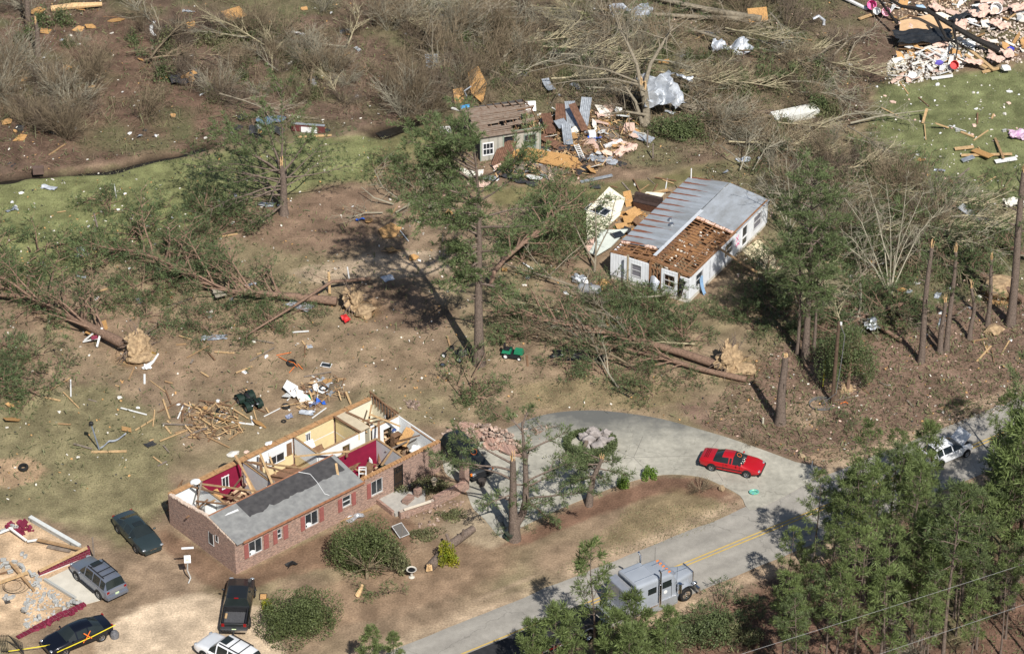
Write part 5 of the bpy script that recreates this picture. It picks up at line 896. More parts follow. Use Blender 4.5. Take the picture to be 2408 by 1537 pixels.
for i in range(46):
    A_, B_, dA = rnd.choice(((.07,.3,.05),(.22,.3,.09),(.46,.3,.1),(.7,.2,.08),(.92,.22,.05),(.73,.75,.08),(.92,.7,.07),(.24,.4,.09))); A_ += rnd.uniform(-dA, dA); B_ += rnd.uniform(-.15,.15); p_ = hp(A_, B_, rnd.uniform(.3,.9)); d_ = Vector((rnd.uniform(-1,1), rnd.uniform(-1,1), rnd.uniform(-.2,.5)))*rnd.uniform(.3,.9); m_, t_ = rnd.choice(((PINEBOARD,"pale"),(TANBOARD,"tan"),(BROWNBOARD,"brown"),(OSB,"orange"),(WHITEBOARD,"white"),(BRNF,"dark"))); rm = "left end room" if A_ < .13 else "burgundy back room" if A_ < .345 else "cream room" if A_ < .59 else ("front living room" if B_ > .5 else "dining room") if A_ < .83 else "far right rooms"
    lb_ = f"{'long' if d_.length > .6 else 'short'} {t_} {'flat' if abs(d_.z) < .12 else 'tilted'} piece of lumber on the floor of the {rm}"; board(p_-d_, p_+d_, rnd.uniform(.08,.4), .05, m_, lb_, "lumber_piece", "lumber", "lumber fallen inside the brick house")
# white chair frame hanging at roof end
mb = MB(); c0 = hp(.635,.93,2.75)
for dx, dy in ((-.25,-.2),(.25,-.2),(-.25,.2),(.25,.2)): mb.bar(c0+Vector((dx,dy,-.2)), c0+Vector((dx,dy,.45)), .06, .06)
for dz in (-.15,.2,.42): mb.bar(c0+Vector((-.25,.2,dz)), c0+Vector((.25,.2,dz)), .06, .06); mb.bar(c0+Vector((-.25,-.2,dz)), c0+Vector((-.25,.2,dz)), .05, .05)
tag(mb.build("white_chair", WHITE, center=True), "white chair frame stuck at the end of the roof", "chair")
for a in ((.12,.02,2.8,(.45,.3,.2),WHITE,"white plastic sheet snagged at the left rear corner","plastic_sheet","plastic sheet",21),(.485,-.03,2.75,(.3,.2,.12),WHITE,"white scrap on the middle of the rear wall","scrap","scrap",22),(.335,-.1,2.85,(.5,.3,.18),FOAM,"white insulation clump on the rear wall","insulation","insulation",23),(.385,-.05,2.8,(.2,.15,.12),INSUL,"pink insulation tuft on the rear wall","insulation","insulation",25)): hblob(*a[:5], *a[5:8], seed=a[8])
for k_, (A0, A1, B0, B1, n_, zm) in enumerate(((.02,.12,.1,.6,60,.5),(.145,.33,.08,.6,200,.9),(.36,.58,.3,.6,110,.5),(.62,.79,.1,.35,80,.5),(.65,.82,.62,.95,200,1.1),(.86,.98,.08,.36,110,.8),(.84,.98,.45,.92,150,.8))):
    rnd = random.Random(60+k_); mb = MB()
    for i in range(n_): q_ = hp(rnd.uniform(A0,A1), rnd.uniform(B0,B1), .2+zm*rnd.random()**2); s_ = rnd.uniform(.04,.16); mb.box(tuple(q_),(s_*rnd.uniform(1.5,6),s_*1.3,s_*.5),rnd.uniform(0,3),rnd.uniform(-.6,.6),rnd.uniform(-.6,.6))
    o = mb.build("room_debris", mat("mixed_room_debris",(.2,.11,.06),.9,.2,2,rand=.5,col2=(.6,.45,.3)), center=True); tag(o, "broken wood and belongings covering the floor of the "+["left end room","burgundy back room","cream room","dining room","front living room","far right back room","far right front room"][k_], "debris", None, "stuff")
for i in range(12):
    A_ = rnd.choice((.07,.22,.28,.42,.7,.76,.9,.94)); B_ = .2 if A_ < .6 else rnd.choice((.2,.7)); p_ = hp(A_+rnd.uniform(-.03,.03), B_+rnd.uniform(-.05,.1), 2.3+rnd.uniform(-.5,.6)); d_ = Vector((rnd.uniform(-1,1), rnd.uniform(-1,1), rnd.uniform(-.5,.5))).normalized()*rnd.uniform(.7,1.6); board(p_-d_, p_+d_, .13, .05, rnd.choice((TANBOARD,PINEBOARD,BROWNBOARD,GREYBOARD)), lab("loose broken rafter leaning over the open rooms", p_.x, p_.y), "loose_rafter", "rafter", "loose rafters over the brick house")
# rear steps with brown rails
r = thing("stair_rail", "brown wooden stair and railing behind the left rear corner", "stairs", HM @ Vector((1.3,BD+.9,0)), HRZ); mb = MB()
for k in range(6): mb.bar((k*.25-.6,.3,.2+k*.22),(k*.25-.6,.3,1.0+k*.22),.05,.05)
mb.bar((-.8,.3,.95),(.8,.3,2.3),.06,.08); mb.bar((-.8,.3,.3),(.8,.3,1.5),.06,.08); mb.build("railing", BROWNBOARD, r); mb = MB(); [mb.box((k*.3-.6,-.2,.15+k*.22),(.32,.9,.06)) for k in range(5)]; mb.build("tread", BROWNBOARD, r)
# front porch: slab, brick planter walls, piers
por = thing("brick_porch", "brick porch with concrete landing and broken low planter wall", "porch", HN, HRZ); pl = lambda u, v: HM.inverted() @ G(u, v)
mb = MB(); mb.prism([tuple(pl(u,v)[:2]) for u, v in ((888,1180),(950,1140),(1000,1150),(1000,1185),(930,1215))], .0, .3); mb.build("landing", CONC, por)
mb = MB(); q = [pl(u, v) for u, v in ((940,1218),(1020,1190),(1098,1150))]; mb.bar(q[0]+Vector((0,0,.3)), q[1]+Vector((0,0,.3)), .28, .6); mb.bar(q[1]+Vector((.02,0,.42)), q[2]+Vector((0,0,.42)), .3, .84); p_ = pl(1092,1148); mb.box((p_.x,p_.y,1.1),(.42,.62,2.2)); q2 = [pl(u, v) for u, v in ((888,1183),(925,1212))]; mb.bar(q2[0]+Vector((0,0,.2)), q2[1]+Vector((0,0,.2)), .2, .4); mb.build("planter_wall", BRICK, por)
mb = MB(); p_ = pl(960,1186); mb.box((p_.x,p_.y,.5),(.9,.5,.3),.3); mb.box((p_.x+1.0,p_.y+.1,.62),(.5,.4,.6),.2); mb.build("broken_step", BRICK, por)
mb = MB(); mb.bar(G(950,1198,.75), G(1013,1178,.75), .16, .1); tag(mb.build("cream_beam", mat("cream_paint",(.7,.62,.5),.7,.1,4), center=True), "cream painted beam lying on the porch wall", "beam")
def rubble(name, label, cat, poly, n, sz, m, seed, zmax=.5, parent=None, long=1.6):
    rnd = random.Random(seed); mb = MB(); cu = sum(p[0] for p in poly)/len(poly); cv = sum(p[1] for p in poly)/len(poly)
    for u, v in sample(poly, n, rnd):
        p = G(u, v); k = max(0, 1-math.hypot((u-cu)/(max(q[0] for q in poly)-cu+1), (v-cv)/(max(q[1] for q in poly)-cv+1))); s_ = sz*rnd.uniform(.5, 1.5)
        mb.box((p.x,p.y,rnd.uniform(.02, .06+zmax*k)),(s_*long,s_,s_*rnd.uniform(.4,.9)),rnd.uniform(0,3.14),rnd.uniform(-.5,.5),rnd.uniform(-.5,.5))
    o = mb.build(name, m, center=True); tag(o, label, cat); o['kind'] = 'stuff'; return o
rubble("brick_rubble","loose bricks and brick chunks heaped beside the carport","rubble",[(1035,1020),(1090,990),(1180,1010),(1240,1050),(1220,1075),(1150,1060),(1080,1045)],340,.13,BRUB,1,.8)
for k, (u, v, w_, h_, rz, tl) in enumerate(((1095,1008,1.6,1.1,.5,.25),(1130,1025,2.1,1.0,-.3,.2),(1165,1045,1.9,1.3,-.4,.3),(1205,1060,1.7,1.0,-.35,.2),(1085,1035,1.2,.9,.9,.3))):
    mb = MB(); poly = [(w_*.5*math.cos(t)*(1+.25*math.sin(3*t+k)), h_*.5*math.sin(t)*(1+.2*math.cos(4*t+k))) for t in [i*.6283 for i in range(10)]]; mb.prism(poly, 0, .14); o = mb.build("brick_slab", BRICK, None); o.location = G(u,v,.12+.1*(k%2)); o.rotation_euler = (tl,.1,rz); tag(o, ["topmost slab of fallen brick wall beside the carport","largest slab of fallen brick wall in the carport rubble","tilted brick slab in the middle of the carport rubble","brick slab at the right tip of the carport rubble","brick slab nearest the house end in the carport rubble"][k], "brick slab"); o.data.materials[0] = BRICK
rubble("porch_rubble","broken bricks scattered about the porch planter","rubble",[(930,1200),(1010,1170),(1090,1180),(1070,1230),(980,1240)],70,.11,BRUB,2,.15); rubble("yard_bricks","broken bricks on the lawn behind the house end","rubble",[(950,940),(985,945),(990,965),(960,962)],50,.11,BRUB,3,.1); rubble("driveway_bricks","few bricks strewn on the driveway apron","rubble",[(1220,1010),(1300,1005),(1290,1040),(1230,1045)],26,.12,BRUB,4,.1)
# ------------------------------------------------------------------ white mobile home
MW, MD, MH = 7.15, 13.4, 2.45; MRZ = math.radians(-30.6); mxa = Vector((math.cos(MRZ), math.sin(MRZ), 0)); MO = G(1621,713)-mxa*MW; MM = Matrix.Translation(MO) @ Matrix.Rotation(MRZ, 4, 'Z')
mh = thing("mobile_home", "white mobile home with half its metal roof peeled off to bare rafters", "mobile home", MO, MRZ)
RXF = mat("weathered_rafter_wood", s2l(146,108,78), .9, .25, 5); SKIRT = mat("dirty_skirting", s2l(206,202,190), .9, .12, 2)
mb = MB(); rect_wall(mb, 0, .49*MW, .38, MH, [(.27*MW,.39*MW,.95,2.05)], 0, .1); rect_wall(mb, .64*MW, .84*MW, .38, MH-.05, [(.68*MW,.81*MW,.95,2.05)], 0, .1); mb.box((.935*MW,.05,1.3),(.12*MW,.1,1.8)); mb.build("front_siding", SIDING, mh)
mb = MB()
for x in np.arange(.5*MW, .64*MW, .3): mb.box((x,.08,1.4),(.05,.1,2.0))
mb.box((.57*MW,.06,.5),(.15*MW,.08,.08)); mb.box((.57*MW,.06,2.2),(.15*MW,.08,.08)); mb.box((.86*MW,.06,1.4),(.06,.1,2.0)); mb.bar((0,.05,MH+.06),(MW/2,.05,MH+.5),.1,.16); mb.bar((MW/2,.05,MH+.5),(MW,.05,MH+.06),.1,.16); mb.box((MW*.497,.06,1.5),(.16,.14,2.3)); mb.build("bare_framing", RXF, mh)
mb = MB(); sh_ = MB(); rect_wall(sh_, 0, MD, .38, MH, [(.065*MD,.15*MD,.9,2.05),(.43*MD,.53*MD,.9,2.1),(.655*MD,.725*MD,.42,2.25),(.81*MD,.91*MD,.9,2.1)], -.05, .05); o = sh_.build("side_siding", SIDING, mh); o.matrix_local = Matrix.Translation((MW-.05,.1,0)) @ Matrix.Rotation(math.pi/2, 4, 'Z')
mb = MB(); mb.box((.05,MD/2+.05,1.4),(.1,MD-.1,2.0)); mb.box((MW/2,MD+.05,1.4),(MW,.1,2.1)); mb.build("rear_siding", SIDING, mh)
mb = MB(); mb.box((MW/2,MD/2,.18),(MW-.1,MD-.1,.4)); mb.box((MW*.8,-.03,.2),(MW*.4,.1,.34)); mb.build("skirting", SKIRT, mh); mb = MB(); mb.box((MW/2,MD/2+.1,.42),(MW-.3,MD-.3,.06)); mb.build("floor", FLOORB, mh)
for i, (a, b, z0, z1, side) in enumerate(((.27*MW,.39*MW,.95,2.05,0),(.68*MW,.81*MW,.95,2.05,0),(.065*MD,.15*MD,.9,2.05,1),(.43*MD,.53*MD,.9,2.1,1),(.81*MD,.91*MD,.9,2.1,1))):
    M_ = Matrix.Identity(4) if not side else Matrix.Translation((MW-.05,.1,0)) @ Matrix.Rotation(math.pi/2, 4, 'Z'); yo = -.01 if not side else -.06
    mb = MB(); [mb.box((x,yo+.02,(z0+z1)/2),(.06,.1,z1-z0+.08)) for x in (a,b)]; [mb.box(((a+b)/2,yo+.02,z),(b-a-.06,.1,.06)) for z in (z0,z1)]; mb.box(((a+b)/2,yo+.03,(z0+z1)/2),(b-a-.06,.06,.05)); f = mb.build("window", mat("grey_alu_frame",(.5,.5,.5),.5,.1,4), mh); f.matrix_local = M_
    if i != 1: mb = MB(); mb.box(((a+b)/2,yo+.06,(z0+z1)/2),(b-a-.08,.02,z1-z0-.06)); mb.build("pane", mat("dusty_window_screen", s2l(122,120,126), .5, .15, 2) if i in (0,4) else WGLASS, f)
mb = MB(); a, b = .655*MD, .725*MD; [mb.box((x,-.06,1.34),(.08,.1,1.9)) for x in (a,b)]; [mb.box(((a+b)/2,-.06,z),(b-a,.1,.1)) for z in (.45,1.2,2.25)]; d_ = mb.build("door", TRIMW, mh); d_.matrix_local = Matrix.Translation((MW-.05,.1,0)) @ Matrix.Rotation(math.pi/2, 4, 'Z'); mb = MB(); mb.box(((a+b)/2,-.03,1.35),(b-a-.1,.02,1.75)); mb.build("pane", WGLASS, d_)
PMARK = mat("pink_spray_paint", s2l(214,110,150), .7, .05, 3); mb = MB()
for p, q in (((.575,1.95),(.612,1.45)),((.612,1.95),(.58,1.45)),((.575,1.25),(.585,.95)),((.585,.95),(.6,1.25)),((.605,1.25),(.605,.98)),((.625,1.25),(.608,1.1)),((.608,1.1),(.628,.98))): mb.bar((-.004,p[0]*MD,p[1]),(-.004,q[0]*MD,q[1]),.03,.05)
o = mb.build("spray_mark", PMARK, mh); o.location = (MW+.012,.1,0)
mz = lambda x: MH+.02+.5*(1-abs(x-MW/2)/(MW/2))
# roof sheets
def roofmat(name, rust):
    m = bpy.data.materials.new(name); m.use_nodes = True; nt = m.node_tree; N = nt.nodes; L = nt.links; b = N["Principled BSDF"]; b.inputs["Roughness"].default_value = .5; b.inputs["Metallic"].default_value = .25
    tc = N.new("ShaderNodeTexCoord"); n = N.new("ShaderNodeTexNoise"); n.inputs["Scale"].default_value = .9; n.inputs["Detail"].default_value = 8; n.inputs["Roughness"].default_value = .7; mp = N.new("ShaderNodeMapping"); mp.inputs["Scale"].default_value = (1.0,.45,1) if not rust else (.35,1.5,1); L.new(tc.outputs["Object"], mp.inputs[0]); L.new(mp.outputs[0], n.inputs["Vector"]); rp = N.new("ShaderNodeValToRGB"); rp.color_ramp.elements[0].position = .35; rp.color_ramp.elements[1].position = .65; rp.color_ramp.elements[0].color = (*s2l(150,152,152),1); rp.color_ramp.elements[1].color = (*s2l(186,192,198),1); L.new(n.outputs["Fac"], rp.inputs[0]); out = rp.outputs[0]
    if rust:
        sp = N.new("ShaderNodeSeparateXYZ"); L.new(tc.outputs["Object"], sp.inputs[0]); n2 = N.new("ShaderNodeTexNoise"); n2.inputs["Scale"].default_value = 1.3; n2.inputs["Detail"].default_value = 6; L.new(tc.outputs["Object"], n2.inputs["Vector"])
        md = N.new("ShaderNodeMath"); md.operation = 'PINGPONG'; md.inputs[1].default_value = .48; L.new(sp.outputs[1], md.inputs[0]); ad = N.new("ShaderNodeMath"); ad.operation = 'MULTIPLY_ADD'; L.new(n2.outputs["Fac"], ad.inputs[0]); ad.inputs[1].default_value = -.3; L.new(md.outputs[0], ad.inputs[2])
        xr = N.new("ShaderNodeMapRange"); xr.inputs[1].default_value = .9; xr.inputs[2].default_value = 3.2; xr.inputs[3].default_value = 0; xr.inputs[4].default_value = .2; L.new(sp.outputs[0], xr.inputs[0]); a2 = N.new("ShaderNodeMath"); L.new(ad.outputs[0], a2.inputs[0]); L.new(xr.outputs[0], a2.inputs[1])
        cr = N.new("ShaderNodeValToRGB"); cr.color_ramp.elements[0].position = .0; cr.color_ramp.elements[1].position = .06; cr.color_ramp.elements[0].color = (1,1,1,1); cr.color_ramp.elements[1].color = (0,0,0,1); a3 = N.new("ShaderNodeMath"); a3.operation = 'ADD'; a3.inputs[1].default_value = .045; L.new(a2.outputs[0], a3.inputs[0]); L.new(a3.outputs[0], cr.inputs[0])
        mx = N.new("ShaderNodeMix"); mx.data_type = 'RGBA'; L.new(cr.outputs[0], mx.inputs["Factor"]); L.new(out, mx.inputs["A"]); mx.inputs["B"].default_value = (*s2l(146,92,66),1); out = mx.outputs["Result"]
    L.new(out, b.inputs["Base Color"]); return m
mb = MB(); y0 = 1.75; mb.grid(lambda u, v: (-.12+(MW/2+.06)*u, y0+(MD-y0+.15)*v+.15*(1-v)*mnoise.noise(Vector((u*4,0,1))), mz(max(-.12+(MW/2+.06)*u, -.12))+.03+.025*abs(math.sin((y0+(MD-y0)*v)*3.27))), 14, 96, .02); mb.build("rusty_roof_sheet", roofmat("rust_striped_roof", True), mh)
mb = MB(); y1 = 7.7; mb.grid(lambda u, v: (MW/2+(MW/2+.15)*u, y1+(MD-y1+.15)*v, mz(min(MW/2+(MW/2+.15)*u, MW))+.035), 8, 20, .02); mb.build("plain_roof_sheet", roofmat("grey_roof", False), mh)
mb = MB(); mb.bar((MW/2+.05,.6,MH+.55),(MW/2+.05,8.6,MH+.56),.28,.02); mb.build("ridge_flashing", mat("bright_flashing", s2l(216,220,224), .4, .1, 4, metal=.2), mh)
mb = MB(); rnd = random.Random(8)
for y in np.arange(.4, 7.6, .41):
    mb.bar((MW/2,y,MH+.42),(MW,y,MH-.02),.05,.1)
    if y < 1.9: mb.bar((0,y,MH-.02),(MW/2,y,MH+.42),.05,.1)
for x in (.25,.5,.75): mb.bar((MW/2*(1+x),.1,mz(MW/2*(1+x))-.02),(MW/2*(1+x),7.7,mz(MW/2*(1+x))-.02),.08,.05)
for x in (.2,.45,.7): mb.bar((MW/2*x,.1,mz(MW/2*x)-.02),(MW/2*x,2,mz(MW/2*x)-.02),.08,.05)
mb.bar((MW-.05,.1,MH+.02),(MW-.05,MD,MH+.02),.16,.14); mb.bar((MW/2,.0,MH+.4),(MW/2,7.8,MH+.42),.1,.2); mb.build("rafters", RXF, mh); mb = MB(); [mb.bar((xx,yy,MH+.3),(xx+rnd.uniform(-1,1),yy+rnd.uniform(-1.2,1.2),MH+rnd.uniform(.1,.75)),.09,.05) for xx, yy in ((rnd.uniform(.6,6.6), rnd.uniform(.2,6.8)) for q_ in range(16)) if xx > MW/2 or yy < 1.6]; mb.build("broken_rafter", RXF, mh)
mb = MB()
for i in range(18):
    for j in range(8):
        x0 = MW/2+j*MW/16; y0_ = .15+i*.42; h = mnoise.noise(Vector((i*.35, j*.5, 2.2)))+(.25 if j > 5 else 0)-(.35 if i < 6 else 0)+(.5 if 8 < i < 12 else 0)
        if h > .06: mb.box((x0+MW/32,y0_+.21,MH-.28+.02*((i+j) % 2)),(MW/16-.006,.414,.02))
for i in range(5):
    for j in range(8):
        if mnoise.noise(Vector((i*.6, j*.6, 9.2))) > .05: mb.box((j*MW/16+MW/32,.36+i*.4,MH-.28),(MW/16-.006,.39,.02))
mb.build("ceiling_board", mat("brown_ceiling_board", s2l(158,118,80), .9, .15, 2.5), mh)
mb = MB()
for (xa, ya, xb, yb) in ((MW/2,.2,MW/2,7.6),(MW/2,3.4,MW,3.4),(MW/2,6.2,MW,6.2),(MW*.72,.2,MW*.72,3.3)): mb.bar((xa,ya,1.3),(xb,yb,1.3),.08,1.7)
mb.build("partition", mat("panelled_partition", s2l(150,130,104), .9, .15, 3), mh)
mb = MB()
for i in range(46): x, y = rnd.uniform(MW*.52, MW*.97), rnd.uniform(.3, 7.4); mb.blob((x,y,MH-.2+rnd.uniform(-.03,.05)), rnd.uniform(.06,.16), i, .4, 1)
mb.build("scattered_scraps", FOAM, mh)
mb = MB(); [mb.blob((MW/2+.2+i*.34,7.65+.06*math.sin(i*2),MH+.38-i*.045), (.26,.16,.12), i, .4, 2) for i in range(10)]; [mb.blob((.2+i*.35,1.8,MH+.05+i*.05), (.22,.13,.1), i+20, .4, 2) for i in (0,1,6,7,8)]; mb.build("insulation_edge", INSUL, mh)
for x, y, r_ in ((2.5,5.5,.2),(2.0,6.2,.15)): mb = MB(); mb.lathe([(0,.2),(r_*.9,.18),(r_*.9,.02),(r_*1.5,0)], 12); o = mb.build("roof_vent", STEEL, mh, (x,y,mz(x)+.04))
mb = MB(); mb.tube([(MW*.02,MD-.1,MH),(MW*.02,MD-.1,MH+1.0)], .05, 6); mb.build("vent_pipe", WHITE, mh)
mb = MB(); mb.grid(lambda u, v: (.5*MW+.15+.9*u, -.1-.5*math.sin(v*2)*(.4+u)-.15*u, 1.5-1.1*v+.15*math.sin(u*5)), 6, 8); mb.build("torn_siding", METAL_W, mh); mb = MB(); mb.grid(lambda u, v: (.87*MW+.6*u*(1-.4*v), -.08-.35*u*v, 2.15-1.5*v-.2*u), 5, 6); mb.build("torn_siding", TARP, mh)
mb = MB(); mb.grid(lambda u, v: (MW+.08+.06*math.sin(9*u)+.4*v*v, 1.5+.5*u*(1-.3*v), 1.6-1.5*v), 10, 8); tag(mb.build("blue_curtain", mat("pale_blue_cloth", s2l(130,160,190), .9, .15, 4), None, tuple(MO), MRZ), "pale blue curtain trailing out of the mobile home's side window", "curtain")
mb = MB(); pp = [G(u, v) for u, v in ((1745,592),(1783,565),(1812,590),(1835,635),(1800,640),(1770,615))]; mb.prism([(p.x, p.y) for p in pp], 0, .12); struct(mb.build("patio_slab", mat("pale_patio_concrete", s2l(224,210,176), .9, .06, 2)), "pale concrete patio slab at the mobile home's side door", "patio")
a_, b_ = MM @ Vector((MW-.3,4.9,MH+.12)), MM @ Vector((MW+3.1,5.6,.8)); board(a_, b_, .22, .08, TANBOARD, "long torn fascia board hanging off the mobile home's eave")
# fallen walls and furniture at its left
def panel(pts, z, th, m, label, nm, cat, tilt=None):
    P_ = [G(*p) for p in pts]; c = sum(P_, Vector())/len(P_); mb = MB(); n = len(P_); top = [(p.x-c.x, p.y-c.y, z[i]) for i, p in enumerate(P_)]; mb.add(top+[(a, b, d-th) for a, b, d in top], [tuple(range(n)), tuple(range(2*n-1, n-1, -1))]+[(i, n+i, n+(i+1) % n, (i+1) % n) for i in range(n)]); o = mb.build(nm, m, None, (c.x,c.y,0)); return tag(o, label, cat)
CREAM = mat("cream_wall_panel", s2l(238,232,208), .8, .04, 2)
w1 = panel([(1432,462),(1470,483),(1458,515),(1404,562),(1380,575),(1378,514)], [.95,.7,.45,.3,.3,.75], .1, CREAM, "cream wall section with a window lying outer side up", "fallen_wall", "wall section")
c0 = G(1406,512); mb = MB(); ww = math.radians(-33); mb.box((0,0,0),(2.0,1.0,.04)); o = mb.build("window", WGLASS, w1, rz=ww); o.location = Vector((c0.x,c0.y,.72))-w1.location; mb = MB(); [mb.box((x,0,.03),(.06,1.06,.06)) for x in (-1,-.33,.33,1)]; [mb.box((0,y,.035),(2.06,.06,.06)) for y in (-.52,.52)]; mb.build("frame", TRIMW, o)
w2 = panel([(1414,553),(1476,553),(1437,592),(1402,612),(1386,603)], [.5,.6,.55,.5,.45], .1, mat("pale_green_wall_panel", s2l(214,220,210), .8, .05, 2), "pale greenish wall section lying against the mobile home corner", "fallen_wall", "wall section"); c0 = G(1452,567); mb = MB(); mb.box((0,0,0),(1.0,.8,.04)); o = mb.build("window", WGLASS, w2, rz=.5); o.location = Vector((c0.x,c0.y,.62))-w2.location
panel([(1520,463),(1562,466),(1548,479),(1505,474)], [.5,.5,.4,.4], .08, CREAM, "small white wall piece behind the dark upright piano", "fallen_wall", "wall section"); panel([(1376,575),(1398,570),(1395,590),(1380,605)], [.4,.5,.3,.3], .08, INSUL, "pink-edged wall fragment below the cream wall section", "fallen_wall", "wall section")
pn = thing("upright_piano", "dark brown upright piano standing in the wreckage beside the metal roof", "piano", G(1522,492), math.radians(-24)); mb = MB(); mb.box((0,.25,.6),(2.4,.35,1.2)); mb.build("case", BRNF, pn); mb = MB(); mb.box((0,-.1,.65),(2.35,.4,.08)); mb.build("keyboard_shelf", BRNF, pn); mb = MB(); mb.box((0,-.3,.3),(2.2,.08,.5)); mb.build("lower_panel", mat("brown_lacquer",(.09,.045,.03),.4,.2,4), pn)
sh_m = [OSB, PLY, TANBOARD, BROWNBOARD]
for i, (u, v, w_, h_, rz, rx, m, lb) in enumerate(((1478,470,.7,1.5,.4,1.0,OSB,"upright brown panel at the tip of the cream wall"),(1490,500,1.2,.9,.8,.4,PLY,"orange plywood scrap between piano and cream wall"),(1480,515,1.0,.8,.2,.3,OSB,"broken chipboard in the gap beside the metal roof"),(1500,520,.9,.7,1.2,.6,BROWNBOARD,"dark panel against the metal roof eave"),(1462,530,1.0,.6,.3,.2,PLY,"plywood scraps low by the mobile home corner"),(1475,540,.8,.6,1.4,.3,TARP,"black scraps low by the mobile home corner"),(1510,470,.7,.5,.3,.5,OSB,"chipboard behind the piano"),(1455,545,.9,.5,.9,.1,OSB,"flat chipboard piece by the pale greenish wall"))):
    mb = MB(); mb.box((0,0,0),(w_,h_,.03)); o = mb.build("panel_piece", m); o.location = G(u,v,.45); o.rotation_euler = (rx,0,rz); tag(o, lb, "panel")
rubble("wreckage_scraps","splinters and scraps beside the mobile home","scraps",[(1450,500),(1510,490),(1530,530),(1480,560),(1440,550)],120,.12,OSB,5,.25,2.2)

# ------------------------------------------------------------------ grey shed
SRZ = math.radians(17); SO = G(1129,380); SM = Matrix.Translation(SO) @ Matrix.Rotation(SRZ, 4, 'Z'); SW, SD, SH = 5.35, 5.0, 2.45
sd_ = thing("shed", "weathered grey shed with broken plank roof and torn open right end", "shed", SO, SRZ); ROOFP = mat("grey_brown_roof_plank", s2l(128,106,90), .95, .35, 3, col2=s2l(150,136,122))
mb = MB(); rect_wall(mb, 0, SW, 0, SH, [(.25,1.15,.55,1.7),(2.1,3.0,.0,2.0),(3.9,4.9,.75,1.9)], 0, .1); mb.build("front_wall", GSIDING, sd_)
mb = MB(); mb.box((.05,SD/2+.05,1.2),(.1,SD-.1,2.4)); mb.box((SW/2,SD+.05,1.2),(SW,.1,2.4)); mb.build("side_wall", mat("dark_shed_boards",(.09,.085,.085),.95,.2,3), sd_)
for a, b, z0, z1, m in ((.25,1.15,.55,1.7,TRIMW),(3.9,4.9,.75,1.9,mat("grey_green_frame", s2l(118,132,124),.8,.1,4))):
    mb = MB(); [mb.box((x,-.02,(z0+z1)/2),(.08 if x in (a,b) else .035,.08,z1-z0)) for x in (a,(2*a+b)/3,(a+2*b)/3,b)]; [mb.box(((a+b)/2,-.02,z),(b-a+.08,.085,.08 if z in (z0,z1) else .035)) for z in (z0,(z0+z1)/2,z1)]; f = mb.build("window", m, sd_); mb = MB(); mb.box(((a+b)/2,.04,(z0+z1)/2),(b-a-.04,.02,z1-z0-.04)); mb.build("pane", WGLASS, f)
mb = MB(); [mb.box((x,-.03,1.2),(.1,.06,2.4)) for x in (.05,2.05,3.05,SW-.05)]; mb.box((SW/2,-.05,SH),(SW+.2,.06,.16)); mb.build("corner_trim", mat("sage_trim", s2l(140,152,136), .9, .1, 4), sd_); mb = MB(); mb.box((2.55,.3,1.0),(.85,.04,1.95)); mb.build("doorway_shade_panel", mat("painted_doorway_shade",(.02,.02,.025),.9,.1,3), sd_)  # near-black panel behind the door hole paints the shade inside the shed
mb = MB(); rnd = random.Random(14)
for k in range(13):
    y0_ = -.25+k*.215; z0 = 2.5+.2*k*.215; x1 = SW+.15 if k < 1 else (SW*.56 if k < 5 else (SW*.42 if k < 8 else SW*.75)); x0 = -.3+rnd.uniform(-.1,.1)
    if k == 6: x1 = 1.2
    mb.bar((x0,y0_,z0),(x1+rnd.uniform(-.25,.1),y0_,z0+rnd.uniform(-.05,.05)),.205,.03)
    if k in (4,5,9,10): mb.bar((2.6,y0_,z0+.06),(SW-.3,y0_+.15,z0+.12),.205,.03)
for k in range(9): y0_ = 2.6+k*.26; mb.bar((-.4+rnd.uniform(-.1,.1),y0_,3.02-.06*k+.1*(k%2)),(SW*rnd.choice((.6,.8,1.0,1.05)),y0_+.1,3.0-.09*k),.25,.03)
[mb.bar((SW*rnd.uniform(.5,.95),rnd.uniform(.2,2),rnd.uniform(1.6,2.6)),(SW*rnd.uniform(.5,1.1),rnd.uniform(.5,4),rnd.uniform(1.8,3)),.16,.04) for k in range(9)]; mb.build("roof_planks", ROOFP, sd_); mb = MB(); [mb.bar((x,-.2,2.42),(x,2.6,2.95),.06,.1) for x in np.arange(0, SW+.1, .66)]; [mb.bar((x,2.6,2.95),(x,SD,2.45),.06,.1) for x in np.arange(0, SW+.1, .66)]; mb.box((SW/2,2.6,2.93),(SW,.05,.14)); mb.build("roof_rafter", BROWNBOARD, sd_)
# ------------------------------------------------------------------ ruined block garage
BWALL = wallmat("grey_block_wall", 'brick', s2l(176,176,170), s2l(158,158,152), s2l(120,118,112)); MWALL = wallmat("maroon_block_wall", 'brick', s2l(118,24,52), s2l(102,20,44), s2l(150,130,130))
for m_ in (BWALL, MWALL):
    t_ = [n for n in m_.node_tree.nodes if n.type == 'TEX_BRICK'][0]; t_.inputs["Brick Width"].default_value = .41; t_.inputs["Row Height"].default_value = .21
    mr = [n for n in m_.node_tree.nodes if n.type == 'MAP_RANGE'][0]; mr.inputs[3].default_value = .8; mr.inputs[4].default_value = 1.15
gr = thing("ruined_garage", "ruined block garage with low maroon walls around a sand floor", "ruined building", G(110,1370)); go = gr.location
def gw(pts, hs, w_, m, name, dz=0):
    mb = MB(); P_ = [G(*p)-go for p in pts]
    for i in range(len(P_)-1): h = hs[i]; mb.bar(P_[i]+Vector((0,0,h/2+dz)), P_[i+1]+Vector((0,0,h/2+dz)), w_, h)
    return mb.build(name, m, gr)
gw([(71,1222),(188,1290)], [.3], .28, BWALL, "rear_wall"); gw([(71,1222),(188,1290)], [.06], .3, mat("whitewashed_block", s2l(204,206,202),.95,.08,5), "wall_cap", .3)
